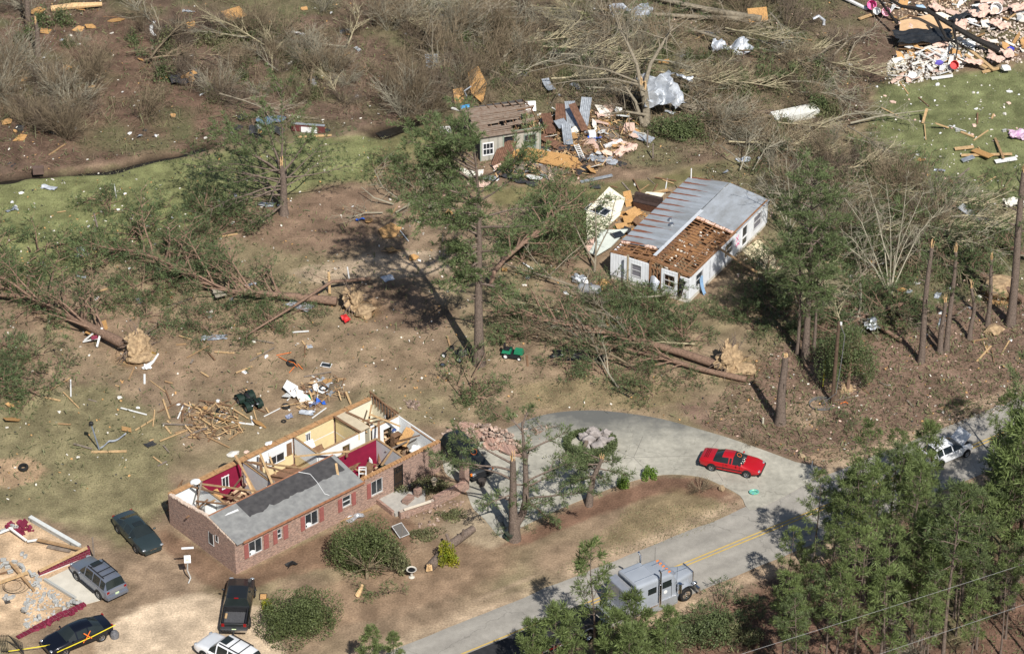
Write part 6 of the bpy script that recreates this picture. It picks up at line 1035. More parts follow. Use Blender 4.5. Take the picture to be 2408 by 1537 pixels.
gw([(92,1352),(125,1339),(150,1329),(170,1321),(190,1313),(211,1304)], [.42,.42,.5,.6,.75,.9], .2, MWALL, "maroon_wall"); gw([(92,1352),(125,1339),(150,1329),(170,1321),(190,1313),(211,1304)], [.06,.06,.06,.06,.06,.06], .26, mat("whitewashed_block", s2l(204,206,202)), "footing", 0); gw([(105,1364),(178,1409)], [.2], .2, BWALL, "inner_wall"); gw([(41,1500),(80,1480),(120,1460),(160,1441),(200,1422)], [.12,.2,.26,.2,.3], .34, MWALL, "front_wall")
mb = MB(); mb.prism([tuple((G(u,v)-go)[:2]) for u, v in ((106,1364),(190,1324),(236,1411),(200,1421),(182,1411))], 0, .06); mb.build("concrete_floor", mat("stained_pale_concrete", s2l(200,194,180), .9, .1, 1.2), gr)
def blockmesh():
    mb = MB(); mb.box((0,-.075,0),(.4,.05,.2)); mb.box((0,.075,0),(.4,.05,.2)); [mb.box((x,0,0),(.05,.1,.2)) for x in (-.175,0,.175)]; return mb
bk = blockmesh().build("concrete_block", BLOCK); first = True; rnd = random.Random(6)
BL = [(12,1408,0),(22,1405,1),(30,1402,0),(14,1402,.2),(62,1420,0),(64,1427,0),(56,1432,0),(57,1432,.2),(57,1432,.4),(92,1450,0),(92,1450,.2),(86,1455,0),(62,1467,0),(66,1411,0),(78,1414,0),(97,1411,0),(104,1397,0),(115,1397,0),(125,1401,0),(130,1412,0),(133,1420,0),(8,1315,.1),(14,1322,.2),(4,1330,0),(18,1332,0),(24,1343,.1),(34,1320,0),(48,1327,0),(52,1331,.2),(56,1339,0),(70,1345,0),(78,1350,.2),(86,1356,0),(92,1362,0),(70,1371,0),(80,1374,.2),(86,1370,0),(90,1376,0),(52,1301,0),(60,1307,0),(170,1412,.1),(178,1415,.3),(160,1420,0),(150,1428,0),(186,1416,0),(28,1235,0),(36,1238,.1),(8,1247,0)]
for u, v, z in BL:
    o = bk if first else bk.copy()
    if not first: C.objects.link(o)
    first = False; o.location = G(u,v,.1+z); o.rotation_euler = (rnd.choice((0,0,.4,1.57)), rnd.choice((0,0,.3)), rnd.uniform(0,3)); tag(o, lab("grey hollow concrete block", o.location.x, o.location.y), "concrete block", "concrete blocks tumbled in the garage ruin")
bk2 = bk.copy(); C.objects.link(bk2); bk2.location = G(2252,306,.1); tag(bk2, "left one of two concrete blocks standing on the far green lawn", "concrete block"); bk2.rotation_euler = (1.57,0,.2); bk2 = bk.copy(); C.objects.link(bk2); bk2.location = G(2362,307,.1); bk2.rotation_euler = (1.57,0,.5); tag(bk2, "right one of two concrete blocks standing on the far green lawn", "concrete block")
rubble("block_rubble","broken block chips and maroon flakes strewn over the sand","rubble",[(90,1370),(190,1420),(100,1470),(60,1480),(60,1400)],110,.1,BLOCK,7,.08); rubble("maroon_rubble","maroon painted block fragments along the ruin's edge","rubble",[(20,1225),(70,1228),(90,1270),(60,1265),(15,1240)],36,.16,MAROON,8,.2); rubble("maroon_rubble","maroon block fragments along the front footing","rubble",[(50,1490),(120,1455),(190,1425),(195,1432),(110,1475)],46,.16,MAROON,9,.25)
for a, b, w_, m, lb in (((88,1268,.35),(197,1292,.5),.25,TANBOARD,"long brown beam lying behind the maroon garage wall"),((205,1287,.95),(92,1342,.5),.22,PINEBOARD,"tan round-edged beam resting on the maroon garage wall"),((24,1322,.3),(80,1387,.2),.2,TANBOARD,"brown board lying over the block heap"),((-10,1372,.2),(66,1345,.35),.26,PINEBOARD,"wide orange board at the left edge by the block heap"),((22,1240,.5),(62,1270,.3),.16,WHITEBOARD,"white frame board at the top of the ruin, long one"),((64,1272,.3),(90,1268,.3),.14,WHITEBOARD,"short white frame board in the ruin"),((-10,1256,.2),(30,1240,.4),.14,WHITEBOARD,"white board at the left edge of the ruin"),((112,1283,.12),(166,1294,.15),.4,GREYBOARD,"grey weathered plank behind the maroon wall"),((50,1238,.3),(62,1222,.7),.5,MAROON,"maroon panel standing at the ruin's back corner"),((-5,1350,.1),(30,1340,.15),.1,BROWNBOARD,"thin brown stick at the left edge of the ruin")): board(G(*a), G(*b), w_, .09, m, lb)
mb = MB(); [mb.tube([G(30+dx,1376+dy,.06)+Vector((math.cos(t)*r_, math.sin(t)*r_, .02*k)) for t in np.arange(0, 6.6, .3)], .012, 4) for k, (dx, dy, r_) in enumerate(((0,0,.6),(4,2,.75),(8,0,.95)))]; tag(mb.build("wire_coil", IRON, center=True), "loose coil of dark wire on the sand in the ruin", "wire coil")
ig = thing("iron_gate", "black iron gate frame and bars at the bottom left corner", "gate", G(15,1535)); mb = MB(); b0 = ig.location
for x in np.arange(-.3, .25, .11): mb.bar((x,0,0),(x,0,1.6),.03,.03)
mb.bar((-.3,0,.2),(.3,0,.2),.03,.03); mb.bar((-.3,0,1.5),(.3,0,1.5),.03,.03); mb.build("upright_leaf", IRON, ig); mb = MB(); [mb.bar((.2+.06*k,.1,1.5-.1*k),(1.1+.03*k,.2-.1*k,.75-.06*k),.025,.025) for k in range(9)]; mb.bar((.2,.1,1.5),(.75,.3,.6),.04,.04); mb.bar((1.1,.2,.8),(1.3,-.6,.2),.04,.04); mb.build("leaning_leaf", IRON, ig)
# ------------------------------------------------------------------ vehicles
def paint(name, c, rough=.3, metal=.25): return mat(name, c, rough, .06, 1.2, metal=metal, spec=.5, coat=.5)
def wheel_parts(root, x, y, r, w_, rimm=None, n=18):
    s_ = 1 if y > 0 else -1; h = thing.__globals__['bpy'].data.objects.new("wheel", None); C.objects.link(h); h.parent = root; h.location = (x,y,r); h.empty_display_size = .1
    M_ = Matrix.Rotation(math.pi/2*(-s_), 4, 'X'); mb = MB(); mb.lathe([(r*.6,-w_/2),(r*.92,-w_/2),(r,-w_*.3),(r,w_*.3),(r*.92,w_/2),(r*.62,w_/2),(r*.6,-w_/2)], n, M_); mb.build("tyre", BLACK, h, smooth=True)
    mb = MB(); mb.lathe([(0,w_*.3),(r*.18,w_*.34),(r*.24,w_*.2),(r*.5,w_*.3),(r*.64,w_*.44),(r*.64,w_*.1),(0,w_*.1)], n, M_)
    for k in range(6): a = k*math.pi/3; mb.add([tuple(M_ @ Vector((math.cos(a+d)*q, math.sin(a+d)*q, w_*.36))) for d, q in ((-.18,r*.2),(.18,r*.2),(.1,r*.6),(-.1,r*.6))], [(0,1,2,3)])
    mb.build("rim", rimm or STEEL, h, smooth=True); return h
def car(name, label, cat, u, v, hdg, st, W, pm, glass, wb, r=.33, side=(), sky=None, rim=None, lights=True, skip=(), loc=None, split=None):
    """lofted body: st rows = (x, halfwidth factor, z sill, z belt, z top, roof half width); glass = {(interval, band)}"""
    root = thing(name, label, cat, loc or G(u,v), hdg); hw = W/2; rings = []
    for x, wf, zs, zb, zt, wr in st:
        w_ = hw*wf; cab = zt > zb+.18; wr_ = hw*wr
        rings.append([(x,w_*.86,zs),(x,w_*.975,zs+.08),(x,w_,zs+(zb-zs)*.55),(x,w_*.985,zb-.07),(x,w_*.945,zb),(x,wr_,zt-(.09 if cab else .03)),(x,wr_*.84,zt-.015),(x,0,zt+.01)])
    K = 8; n = len(rings); V = []
    for rg in rings: V += rg+[(x,-y,z) for x, y, z in rg[-2::-1]]
    kk = 2*K-1; body = MB(); gl = {}
    for i in range(n-1):
        for j in range(kk-1):
            jb = j if j < K-1 else kk-2-j; f = (i*kk+j, (i+1)*kk+j, (i+1)*kk+j+1, i*kk+j+1)
            key = None
            for nm, sel in glass.items():
                if (i, jb) in sel: key = nm+("" if nm.startswith(("wind","rear_w","sun")) else ("L" if j < K-1 else "R"))
            if (i, jb) in skip: continue
            if key: gl.setdefault(key, []).append(f)
            else: body.f.append(f)
    body.f.append(tuple(range(kk-1,-1,-1))); body.f.append(tuple((n-1)*kk+j for j in range(kk))); body.v = V
    b = body.build("body", pm, root, smooth=True)
    for key, fs in gl.items():
        mb = MB(); mb.v = V; mb.f = fs; nm = key.rstrip("LR"); o = mb.build(nm, GLASS, root, smooth=True)
        bm = bmesh.new(); bm.from_mesh(o.data); bmesh.ops.delete(bm, geom=[x for x in bm.verts if not x.link_faces], context='VERTS'); bm.to_mesh(o.data); bm.free()
    for x in (wb[0], wb[1]):
        for s_ in (-1,1):
            wheel_parts(root, x, s_*(hw-.06), r, .21, rim)
    for x in (wb[0], wb[1]):
        for s_ in (-1,1):
            mb = MB(); M_ = Matrix.Translation((x,s_*(hw-.008),r+.02)) @ Matrix.Rotation(math.pi/2, 4, 'X'); mb.lathe([(0,-.012),(r*1.17,-.012),(r*1.17,.012),(0,.012)], 20, M_); mb.build("wheel_arch", BLACKP, root)
    return root
def add(root, name, m, boxes, rz=0):
    mb = MB(); [mb.box(*b) for b in boxes]; return mb.build(name, m, root)
def lamps(root, L_, W, zf, zr, hw_=.34, xf=None, xr=None, rh=.14):
    xf = xf or L_/2-.1; xr = xr or -L_/2+.06
    for s_ in (-1,1):
        mb = MB(); mb.blob((xf,s_*(W/2-hw_*.62),zf), (.1,hw_*.42,.065), 1, 0, 2); mb.build("headlight", LENS, root, smooth=True)
        mb = MB(); mb.box((xr,s_*(W/2-.22),zr),(.1,.2,rh*.8)); mb.build("taillight", REDLENS, root)
def mirrors(root, x, W, z, m):
    for s_ in (-1,1): mb = MB(); mb.blob((x,s_*(W/2+.08),z), (.07,.12,.08), 1, 0, 2); mb.build("mirror", m, root, smooth=True)
def plate(root, x, z): mb = MB(); mb.box((x,0,z),(.02,.3,.15)); mb.build("license_plate", mat("pale_plate", s2l(200,215,170), .6, .1, 9), root)
SEDAN = [(-2.38,.80,.42,.66,.72,.66),(-2.30,.93,.3,.82,.90,.72),(-1.75,.985,.24,.92,1.02,.74),(-1.62,.99,.24,.93,1.05,.72),(-.95,1,.22,.93,1.36,.63),(-.55,1,.22,.93,1.42,.62),(-.47,1,.22,.93,1.42,.62),(.3,1,.22,.93,1.40,.62),(.40,1,.22,.93,1.385,.63),(.95,1,.22,.92,1.10,.72),(1.12,1,.22,.9,1.0,.78),(1.8,.975,.24,.84,.89,.74),(2.22,.90,.3,.70,.75,.66),(2.38,.74,.40,.6,.64,.55)]
GS_ = {"windshield":{(8,5),(8,6),(9,5),(9,6)}, "rear_window":{(3,5),(3,6)}, "side_window":{(4,4),(6,4)}, "quarter_window":{(3,4)}, "front_quarter_window":{(8,4)}}
GP = paint("dark_green_grey_paint", s2l(58,70,72), .28, .4)
c = car("sedan","dark green-grey sedan with sunroof parked beside the brick house end wall","car",325,1266,math.radians(-57),SEDAN,1.82,GP,GS_,(-1.38,1.38)); lamps(c,4.8,1.82,.68,.8); mirrors(c,.72,1.82,.98,GP); plate(c,-2.36,.6)
add(c,"sunroof",GLASS,[((.12,0,1.42),(.5,.72,.02))]); add(c,"grille",CHROME,[((2.36,0,.56),(.04,.5,.1))]); add(c,"door_handle",BLACKP,[((x,s_*.905,.86),(.14,.03,.03)) for x in (-.3,-1.1) for s_ in (-1,1)]); add(c,"front_bumper",GP,[((2.34,0,.38),(.14,1.3,.16))])
NV = paint("black_navy_paint", (.008,.01,.018), .2, .3)
c = car("sedan","black sedan with orange X and yellow tape at the bottom left","car",182,1508,math.radians(214.5),[(x*1.02,a,b,c_,d*1.02,e) for x,a,b,c_,d,e in SEDAN],1.84,NV,GS_,(-1.42,1.4)); lamps(c,4.85,1.84,.68,.85); mirrors(c,.74,1.84,.98,NV)
mb = MB(); [mb.bar(p, q, .07, .012, (0,1,0)) for p, q in (((-.1,.90,1.28),(-.62,1.03,.72)),((-.12,1.03,.74),(-.62,.88,1.26)),((-.05,1.0,.7),(.05,1.04,.62)))]; mb.build("orange_mark", ORANGE, c)
mb = MB(); mb.bar((-2.5,.93,.95),(-.6,.97,.78),.012,.07); mb.bar((-.6,.97,.78),(2.0,.93,.62),.012,.07); tag(mb.build("caution_tape", YELLOW, None, tuple(c.location), math.radians(214.5)), "yellow caution tape stretched along the black sedan's side", "tape")
mb = MB(); mb.bar(G(140,1512,.9), G(62,1524,.5), .012, .07); mb.bar(G(62,1524,.5), G(20,1530,.4), .012, .06); tag(mb.build("caution_tape", YELLOW, center=True), "yellow caution tape running from the iron gate to the black sedan", "tape")
RP = paint("bright_red_paint", s2l(178,20,32), .38, .05)
COUPE = [(-2.34,.74,.42,.6,.66,.6),(-2.28,.88,.36,.74,.84,.7),(-2.16,.95,.32,.84,.92,.76),(-1.5,.99,.24,.9,.98,.74),(-1.26,.99,.24,.9,1.0,.72),(-.62,1,.22,.9,1.3,.61),(-.12,1,.22,.9,1.33,.6),(-.04,1,.22,.9,1.33,.6),(.12,1,.22,.9,1.32,.6),(.2,1,.22,.9,1.31,.61),(.85,1,.22,.88,1.04,.72),(1.0,1,.22,.86,.95,.8),(1.7,.985,.26,.79,.83,.8),(2.1,.94,.34,.68,.71,.76),(2.26,.84,.38,.6,.64,.68),(2.34,.7,.42,.54,.57,.56)]
c = car("coupe","bright red coupe with shattered windshield on the concrete driveway","car",1721,1100,math.radians(-19),COUPE,1.72,RP,{k_: {(i_+1, b_) for i_, b_ in v_} for k_, v_ in GS_.items()},(-1.32,1.33),.31); lamps(c,4.6,1.72,.62,.74,.4); mirrors(c,.62,1.72,.95,RP)
add(c,"door_seam",BLACKP,[((x_,s_*.862,.62),(.02,.02,.5)) for x_ in (-.45,.78) for s_ in (-1,1)]); add(c,"hood_seam",mat("dark_red_gap",(.12,.01,.015),.5,.1,3),[((.98,0,.955),(.025,1.36,.012))]); add(c,"door_handle",BLACKP,[((-.2,s_*.868,.78),(.16,.02,.04)) for s_ in (-1,1)]); add(c,"bumper",BLACKP,[((2.31,0,.44),(.1,1.56,.2)),((-2.3,0,.46),(.1,1.6,.22))]); add(c,"side_moulding",BLACKP,[((0,s_*.865,.5),(2.0,.02,.08)) for s_ in (-1,1)]); add(c,"trunk_slats",mat("dark_red_gap",(.12,.01,.015),.5,.1,3),[((-1.95+.12*k,0,.97),(.05,1.1,.01)) for k in range(3)])
mb = MB(); cc = Vector((.5,.1,1.225)); mb.tube([cc+Vector((math.cos(t)*.16, math.sin(t)*.2, -.07*math.cos(t))) for t in np.arange(0,6.5,.35)], .018, 4); mb.build("orange_ring_mark", ORANGE, c)
mb = MB(); rnd = random.Random(3); [mb.blob((.9+rnd.uniform(-.15,.15),rnd.uniform(-.6,.2),1.03), rnd.uniform(.02,.05), i, .3, 1) for i in range(16)]; mb.build("glass_crumbs", FOAM, c)
SUV = [(-2.36,.92,.42,.8,.88,.8),(-2.32,.97,.36,1.05,1.12,.84),(-2.24,.99,.34,1.08,1.16,.82),(-2.02,1,.34,1.1,1.72,.72),(-1.5,1,.32,1.1,1.79,.72),(-1.42,1,.32,1.1,1.79,.72),(-.62,1,.32,1.1,1.8,.72),(-.54,1,.32,1.1,1.8,.72),(.3,1,.32,1.1,1.77,.72),(.4,1,.32,1.1,1.76,.72),(.98,1,.32,1.08,1.2,.78),(1.1,1,.32,1.06,1.14,.84),(1.95,.98,.36,.98,1.04,.82),(2.25,.93,.42,.82,.88,.76),(2.36,.86,.46,.7,.74,.7)]
GSUV = {"windshield":{(9,5),(9,6)}, "rear_window":{(2,5),(2,6)}, "side_window":{(3,4),(5,4),(7,4)}, "quarter_window":{(9,4)}}
SP = paint("silver_blue_paint", s2l(132,138,150), .32, .5)
c = car("suv","silver blue sport utility vehicle parked on the garage slab","car",232,1374,math.radians(130),SUV,1.84,SP,GSUV,(-1.36,1.36),.37); lamps(c,4.7,1.84,.86,.95,.4,None,-2.3,.32); mirrors(c,.75,1.84,1.12,SP); plate(c,-2.37,.72)
add(c,"roof_rack",BLACKP,[((-.75,s_*.58,1.85),(1.9,.05,.06)) for s_ in (-1,1)]+[((x,0,1.86),(.06,1.2,.04)) for x in (-1.5,-.9,-.1)]); add(c,"sunroof",GLASS,[((.08,0,1.8),(.5,.75,.03))]); add(c,"running_board",BLACKP,[((0,s_*.93,.36),(1.8,.12,.05)) for s_ in (-1,1)]); add(c,"rear_bumper",SP,[((-2.4,0,.56),(.16,1.7,.22))]); add(c,"door_handle",CHROME,[((x,s_*.925,.98),(.14,.03,.03)) for x in (-.35,-1.2) for s_ in (-1,1)])
WP = paint("white_paint", (.78,.79,.8), .3, .0)
c = car("suv","white sport utility vehicle half out of the frame at the bottom edge","car",540,1556,math.radians(141),[(x*1.06,a,b,d,e*1.02,f) for x,a,b,d,e,f in SUV],1.96,WP,GSUV,(-1.45,1.45),.39); lamps(c,5.0,1.96,.86,.95,.4); mirrors(c,.8,1.96,1.12,WP); add(c,"roof_rack",BLACKP,[((-.75,s_*.62,1.9),(2.0,.05,.06)) for s_ in (-1,1)]+[((x,0,1.9),(.06,1.3,.04)) for x in (-1.5,-.6)]); add(c,"sunroof",GLASS,[((.1,0,1.845),(.55,.8,.03))])
BP = paint("black_paint", (.012,.014,.015), .45, 0)
c = car("suv","black sport utility vehicle under the collapsed carport, seen past a brick pier","car",1096,1092,math.radians(-60),[(x*1.05,a,b,d,e,f) for x,a,b,d,e,f in SUV],1.95,BP,GSUV,(-1.45,1.42),.38); lamps(c,4.95,1.95,.86,.95,.44); mirrors(c,.8,1.95,1.12,BP); add(c,"turn_signal",AMBER,[((2.36,s_*.88,.86),(.12,.16,.16)) for s_ in (-1,1)]); add(c,"grille",BLACKP,[((2.46,0,.8),(.05,1.0,.2))]); add(c,"bumper",BLACKP,[((2.5,0,.55),(.12,1.7,.18))])
mb = MB(); mb.tube([Vector((.72+math.cos(t)*.16, .25+math.sin(t)*.24, 1.53-.16*math.cos(t))) for t in np.arange(0,6.5,.35)], .022, 4); mb.build("orange_ring_mark", ORANGE, c)
# pickup with open bed
PK = [(-2.72,.95,.5,.98,1.04,.9),(-2.68,.99,.45,1.04,1.1,.93),(-.95,1,.42,1.06,1.12,.93),(-.85,1,.42,1.08,1.16,.9),(-.74,1,.42,1.08,1.78,.74),(-.3,1,.4,1.08,1.82,.74),(-.22,1,.4,1.08,1.82,.74),(.52,1,.4,1.08,1.8,.74),(.62,1,.4,1.08,1.79,.74),(1.2,1,.4,1.08,1.22,.8),(1.32,1,.4,1.06,1.16,.86),(2.3,.98,.44,.98,1.06,.84),(2.6,.94,.5,.84,.9,.8),(2.7,.88,.54,.74,.78,.74)]
c = car("pickup","black pickup truck with empty ribbed bed seen from behind","pickup truck",561,1437,math.radians(88),PK,1.94,BP,{"windshield":{(8,5),(8,6)},"rear_window":{(3,5),(3,6)},"side_window":{(4,4),(6,4)},"quarter_window":{(8,4)}},(-1.65,1.75),.39,skip={(1,5),(1,6)}); lamps(c,5.4,1.94,.88,.95,.4,None,-2.68,.3); mirrors(c,.95,2.05,1.15,BP); plate(c,-2.78,.62)
LINER = mat("grey_bed_liner", (.085,.085,.09), .7, .15, 6)
add(c,"bed_floor",LINER,[((-1.82,0,.72),(1.7,1.5,.04))]+[((-1.82,y,.75),(1.66,.06,.03)) for y in np.arange(-.66,.7,.165)]); add(c,"bed_side",BLACKP,[((-1.82,s_*.8,.92),(1.72,.1,.42)) for s_ in (-1,1)]+[((-.96,0,.92),(.06,1.7,.42)),((-2.66,0,.92),(.06,1.7,.42))]); add(c,"rear_bumper",CHROME,[((-2.82,0,.58),(.18,1.8,.16))]); add(c,"brake_light",REDLENS,[((-.78,0,1.78),(.08,.3,.05))]); add(c,"tow_hitch",BLACKP,[((-2.98,0,.46),(.2,.08,.08))])
mb = MB(); mb.box((0,0,0),(.5,.14,.05)); o = mb.build("wood_offcut", PINEBOARD); o.location = c.matrix_basis @ Vector((-1.5,.66,.8)); o.rotation_euler[2] = math.radians(88); tag(o, "short pale wood offcut in the black pickup's bed", "wood piece")
# white hatchback with open hood
HB = [(-2.0,.88,.4,.8,.86,.76),(-1.95,.96,.32,.98,1.04,.78),(-1.86,.98,.3,1.0,1.1,.76),(-1.45,1,.26,1.0,1.46,.64),(-.95,1,.25,1.0,1.5,.63),(-.87,1,.25,1.0,1.5,.63),(-.1,1,.25,.99,1.5,.63),(-.02,1,.25,.99,1.49,.63),(.1,1,.25,.98,1.47,.64),(.9,1,.25,.96,1.06,.74),(1.05,1,.25,.94,1.0,.78),(1.6,.96,.3,.86,.9,.74),(1.9,.86,.4,.7,.74,.64)]
c = car("hatchback","white hatchback with raised hood half hidden by roadside pines","car",2224,1074,math.radians(34),HB,1.76,WP,{"windshield":{(8,5),(8,6)},"rear_window":{(2,5),(2,6)},"side_window":{(3,4),(5,4),(7,4)},"quarter_window":{(8,4)}},(-1.22,1.25),.32); lamps(c,3.9,1.76,.74,.95,.4,1.72,-1.96,.3); mirrors(c,.6,1.76,1.02,WP)
mb = MB(); mb.bar((.98,0,1.05),(1.75,0,1.72),1.35,.035); mb.build("raised_hood", WP, c); add(c,"engine_bay",BLACKP,[((1.35,0,.96),(.7,1.2,.06))])
# semi truck
TRZ = math.atan2(RD.y, RD.x); w0 = G(1613.5,1412); T0 = w0+RN*1.12; TP_ = paint("metallic_silver_paint", s2l(164,170,178), .25, .12); TP2 = mat("polished_aluminium", (.66,.67,.69), .3, .06, 3, metal=.7)
tk = thing("semi_truck", "silver long-nose semi truck with sleeper cab and twin exhaust stacks", "semi truck", T0, TRZ)
def loft(name, m, secs, parent, smooth=True):
    mb = MB(); k = len(secs[0][1]); 
    for x, ring in secs: mb.v += [(x, y, z) for y, z in ring]
    for i in range(len(secs)-1): mb.f += [(i*k+j, (i+1)*k+j, (i+1)*k+(j+1) % k, i*k+(j+1) % k) for j in range(k)]
    mb.f += [tuple(range(k-1,-1,-1)), tuple((len(secs)-1)*k+j for j in range(k))]; return mb.build(name, m, parent, smooth=smooth)
def rring(w_, z0, z1, r=.12):
    out = []
    for cx, cz, a0 in ((w_-r,z1-r,0),(-w_+r,z1-r,90)):
        for a in range(0, 91, 30): t = math.radians(a0+a); out.append((cx+r*math.cos(t), cz+r*math.sin(t)))
    return out+[(-w_,z0),(w_,z0)]
loft("sleeper", TP_, [(-4.25,rring(1.12,.75,2.95,.2)),(-4.2,rring(1.2,.7,3.02,.24)),(-2.5,rring(1.2,.7,3.02,.24)),(-2.45,rring(1.15,.72,2.97,.22))], tk)
loft("cab", TP_, [(-2.42,rring(1.05,.7,2.85,.2)),(-1.3,rring(1.05,.7,2.8,.2)),(-1.05,rring(1.03,.7,2.62,.16)),(-.72,rring(.98,.7,1.95,.1))], tk)
loft("hood", TP_, [(-.75,rring(.92,.8,1.88,.18)),(.2,rring(.72,.8,1.82,.2)),(.86,rring(.55,.75,1.76,.2)),(.92,rring(.5,.75,1.72,.18))], tk)
loft("cab_gap", BLACKP, [(-2.47,rring(1.1,.72,2.9,.2)),(-2.4,rring(1.1,.72,2.9,.2))], tk); add(tk,"seam",IRON,[((x_,s_*1.052,1.45),(.025,.02,1.3)) for x_ in (-2.2,-1.25) for s_ in (-1,1)]+[((-1.72,s_*1.052,.82),(.95,.02,.025)) for s_ in (-1,1)]+[((-.3,s_*.86,1.35),(.5,.05,.03)) for s_ in (-1,1)]); add(tk,"trim_strip",CHROME,[((-3.35,s_*1.205,.78),(1.7,.03,.12)) for s_ in (-1,1)]+[((.1,0,1.845),(1.5,.04,.02))]+[((-3.3,y_,3.03),(1.6,.03,.02)) for y_ in (-.6,.6)])
add(tk,"grille",CHROME,[((.96,0,1.2),(.08,1.06,1.1)),((.9,0,1.8),(.1,1.16,.05))]); add(tk,"front_bumper",CHROME,[((1.1,0,.5),(.14,2.3,.36))])
for s_ in (-1,1):
    mb = MB(); mb.grid(lambda u, v, s_=s_: (math.cos(math.pi*(1-u)*1.02-.05)*.78, s_*(.56+.62*v), .55+math.sin(math.pi*(1-u)*1.02-.05)*.78*(1-.08*(v-.5)**2)+.02), 16, 6, .03); mb.build("front_fender", TP_, tk, smooth=True)
    mb = MB(); mb.blob((.88,s_*.86,1.02), (.2,.17,.15), 1, 0, 2); mb.build("headlight", CHROME, tk, smooth=True)
    mb = MB(); mb.tube([(-2.32,s_*1.22,.6),(-2.32,s_*1.22,2.5)], .11, 10); mb.tube([(-2.32,s_*1.22,2.5),(-2.32,s_*1.22,3.45),(-2.46,s_*1.24,3.75)], .075, 10); mb.build("exhaust_stack", CHROME, tk, smooth=True)
    mb = MB(); mb.tube([(-.85,s_*1.02,2.0),(-.9,s_*1.4,2.05),(-.9,s_*1.4,1.55),(-.8,s_*1.05,1.5)], .02, 5); mb.box((-.88,s_*1.42,1.82),(.1,.16,.5)); mb.build("mirror", CHROME, tk)
    mb = MB(); mb.tube([(-.6,s_*1.1,1.0),(-.6,s_*1.1,1.75)], .18, 12); mb.build("air_cleaner", CHROME, tk, smooth=True)
    mb = MB(); mb.tube([(-2.9,s_*.9,.62),(-.9,s_*.9,.62)], .32, 14); mb.build("fuel_tank", TP2, tk, smooth=True); mb = MB(); mb.box((-1.9,s_*1.15,.62),(2.1,.18,.5),0,s_*.35); mb.box((-1.9,s_*1.2,.3),(2.1,.16,.06)); mb.build("step_box", TP2, tk)
    mb = MB(); mb.box((-1.65,s_*1.06,2.12),(.75,.02,.55)); mb.build("door_window", GLASS, tk); mb = MB(); mb.box((-3.0,s_*1.205,2.2),(.62,.03,.42)); sw_ = mb.build("sleeper_window", GLASS, tk); mb = MB(); [mb.box((-3.0,s_*1.21,2.2+d),(.7,.04,.05)) for d in (-.23,.23)]; [mb.box((-3.0+d,s_*1.21,2.2),(.05,.04,.5)) for d in (-.33,.33)]; mb.build("frame", CHROME, sw_)
    mb = MB(); M_ = Matrix.Translation((-1.75,s_*1.057,1.5)) @ Matrix.Rotation(math.pi/2, 4, 'X'); mb.lathe([(0,-.01),(.15,-.01),(.15,.01),(0,.01)], 16, M_); mb.build("door_emblem", WHITE, tk)
    for x, r_ in ((0,.52),): wheel_parts(tk, x, s_*1.0, r_, .32, CHROME, 22)
    for x in (-6.9,-8.25): wheel_parts(tk, x, s_*.95, .52, .56, CHROME, 22); mb = MB(); mb.grid(lambda u, v, s_=s_, x=x: (x+math.cos(math.pi*(.12+.76*u))*.64, s_*(.66+.6*v), .52+math.sin(math.pi*(.12+.76*u))*.64), 12, 3, .02); mb.build("rear_fender", TP2, tk, smooth=True)
mb = MB(); mb.grid(lambda u, v: (-1.2+.42*u+.03, -.85+1.7*v, 2.6-.66*u), 2, 6, .01); mb.build("windshield", GLASS, tk); add(tk,"visor",TP2,[((-1.0,0,2.62),(.36,1.9,.04))])
for k in range(5): mb = MB(); mb.blob((-1.22,-.72+.36*k,2.82), (.12,.06,.06), 1, 0, 2); mb.build("marker_light", AMBER, tk, smooth=True)
mb = MB(); [mb.tube([(-1.9,s_*.45,2.86),(-1.25,s_*.45,2.86)], .03, 6) for s_ in (-1,1)]; mb.build("air_horn", CHROME, tk); mb = MB(); mb.tube([(-1.0,-1.3,2.1),(-1.0,-1.32,3.5)], .012, 4); mb.tube([(-1.0,1.3,2.1),(-1.0,1.32,3.5)], .012, 4); mb.build("antenna", IRON, tk)
mb = MB(); mb.box((-4.75,0,1.85),(.7,2.3,1.8)); hr = mb.build("headache_rack", TP2, tk); add(tk,"rack_door",STEEL,[((-5.12,y,1.85),(.03,.66,1.6)) for y in (-.74,0,.74)]); add(tk,"rack_lights",LENS,[((-4.3,y,3.04),(.14,.55,.1)) for y in (-.7,-.1,.5)])
add(tk,"frame_rail",IRON,[((-5.2,s_*.42,.85),(8.2,.1,.25)) for s_ in (-1,1)]); add(tk,"deck_plate",TP2,[((-5.7,0,1.0),(1.1,1.6,.05))]+[((-6.2+.12*k,0,1.04),(.05,1.5,.03)) for k in range(10)]); add(tk,"fifth_wheel",IRON,[((-7.5,0,1.08),(1.0,.9,.1))])
tr_ = thing("flatbed_trailer", "black lowbed trailer behind the silver semi, mostly hidden by young pines", "trailer", tuple(T0+RD*-8.0), TRZ); add(tr_,"gooseneck",IRON,[((-.6,0,1.25),(3.0,2.3,.22))]); add(tr_,"deck",mat("dark_deck",(.03,.03,.032),.8,.2,3),[((-7.2,0,.85),(10.4,2.55,.25))]); add(tr_,"side_rail",RED,[((-7.2,s_*1.285,.85),(10.4,.03,.14)) for s_ in (-1,1)]); add(tr_,"reflector",WHITE,[((-2.6-1.2*k,-1.31,.86),(.5,.02,.1)) for k in range(8)])
for x in (-9.5,-10.8):
    for s_ in (-1,1): wheel_parts(tr_, x, s_*.95, .48, .5, STEEL)
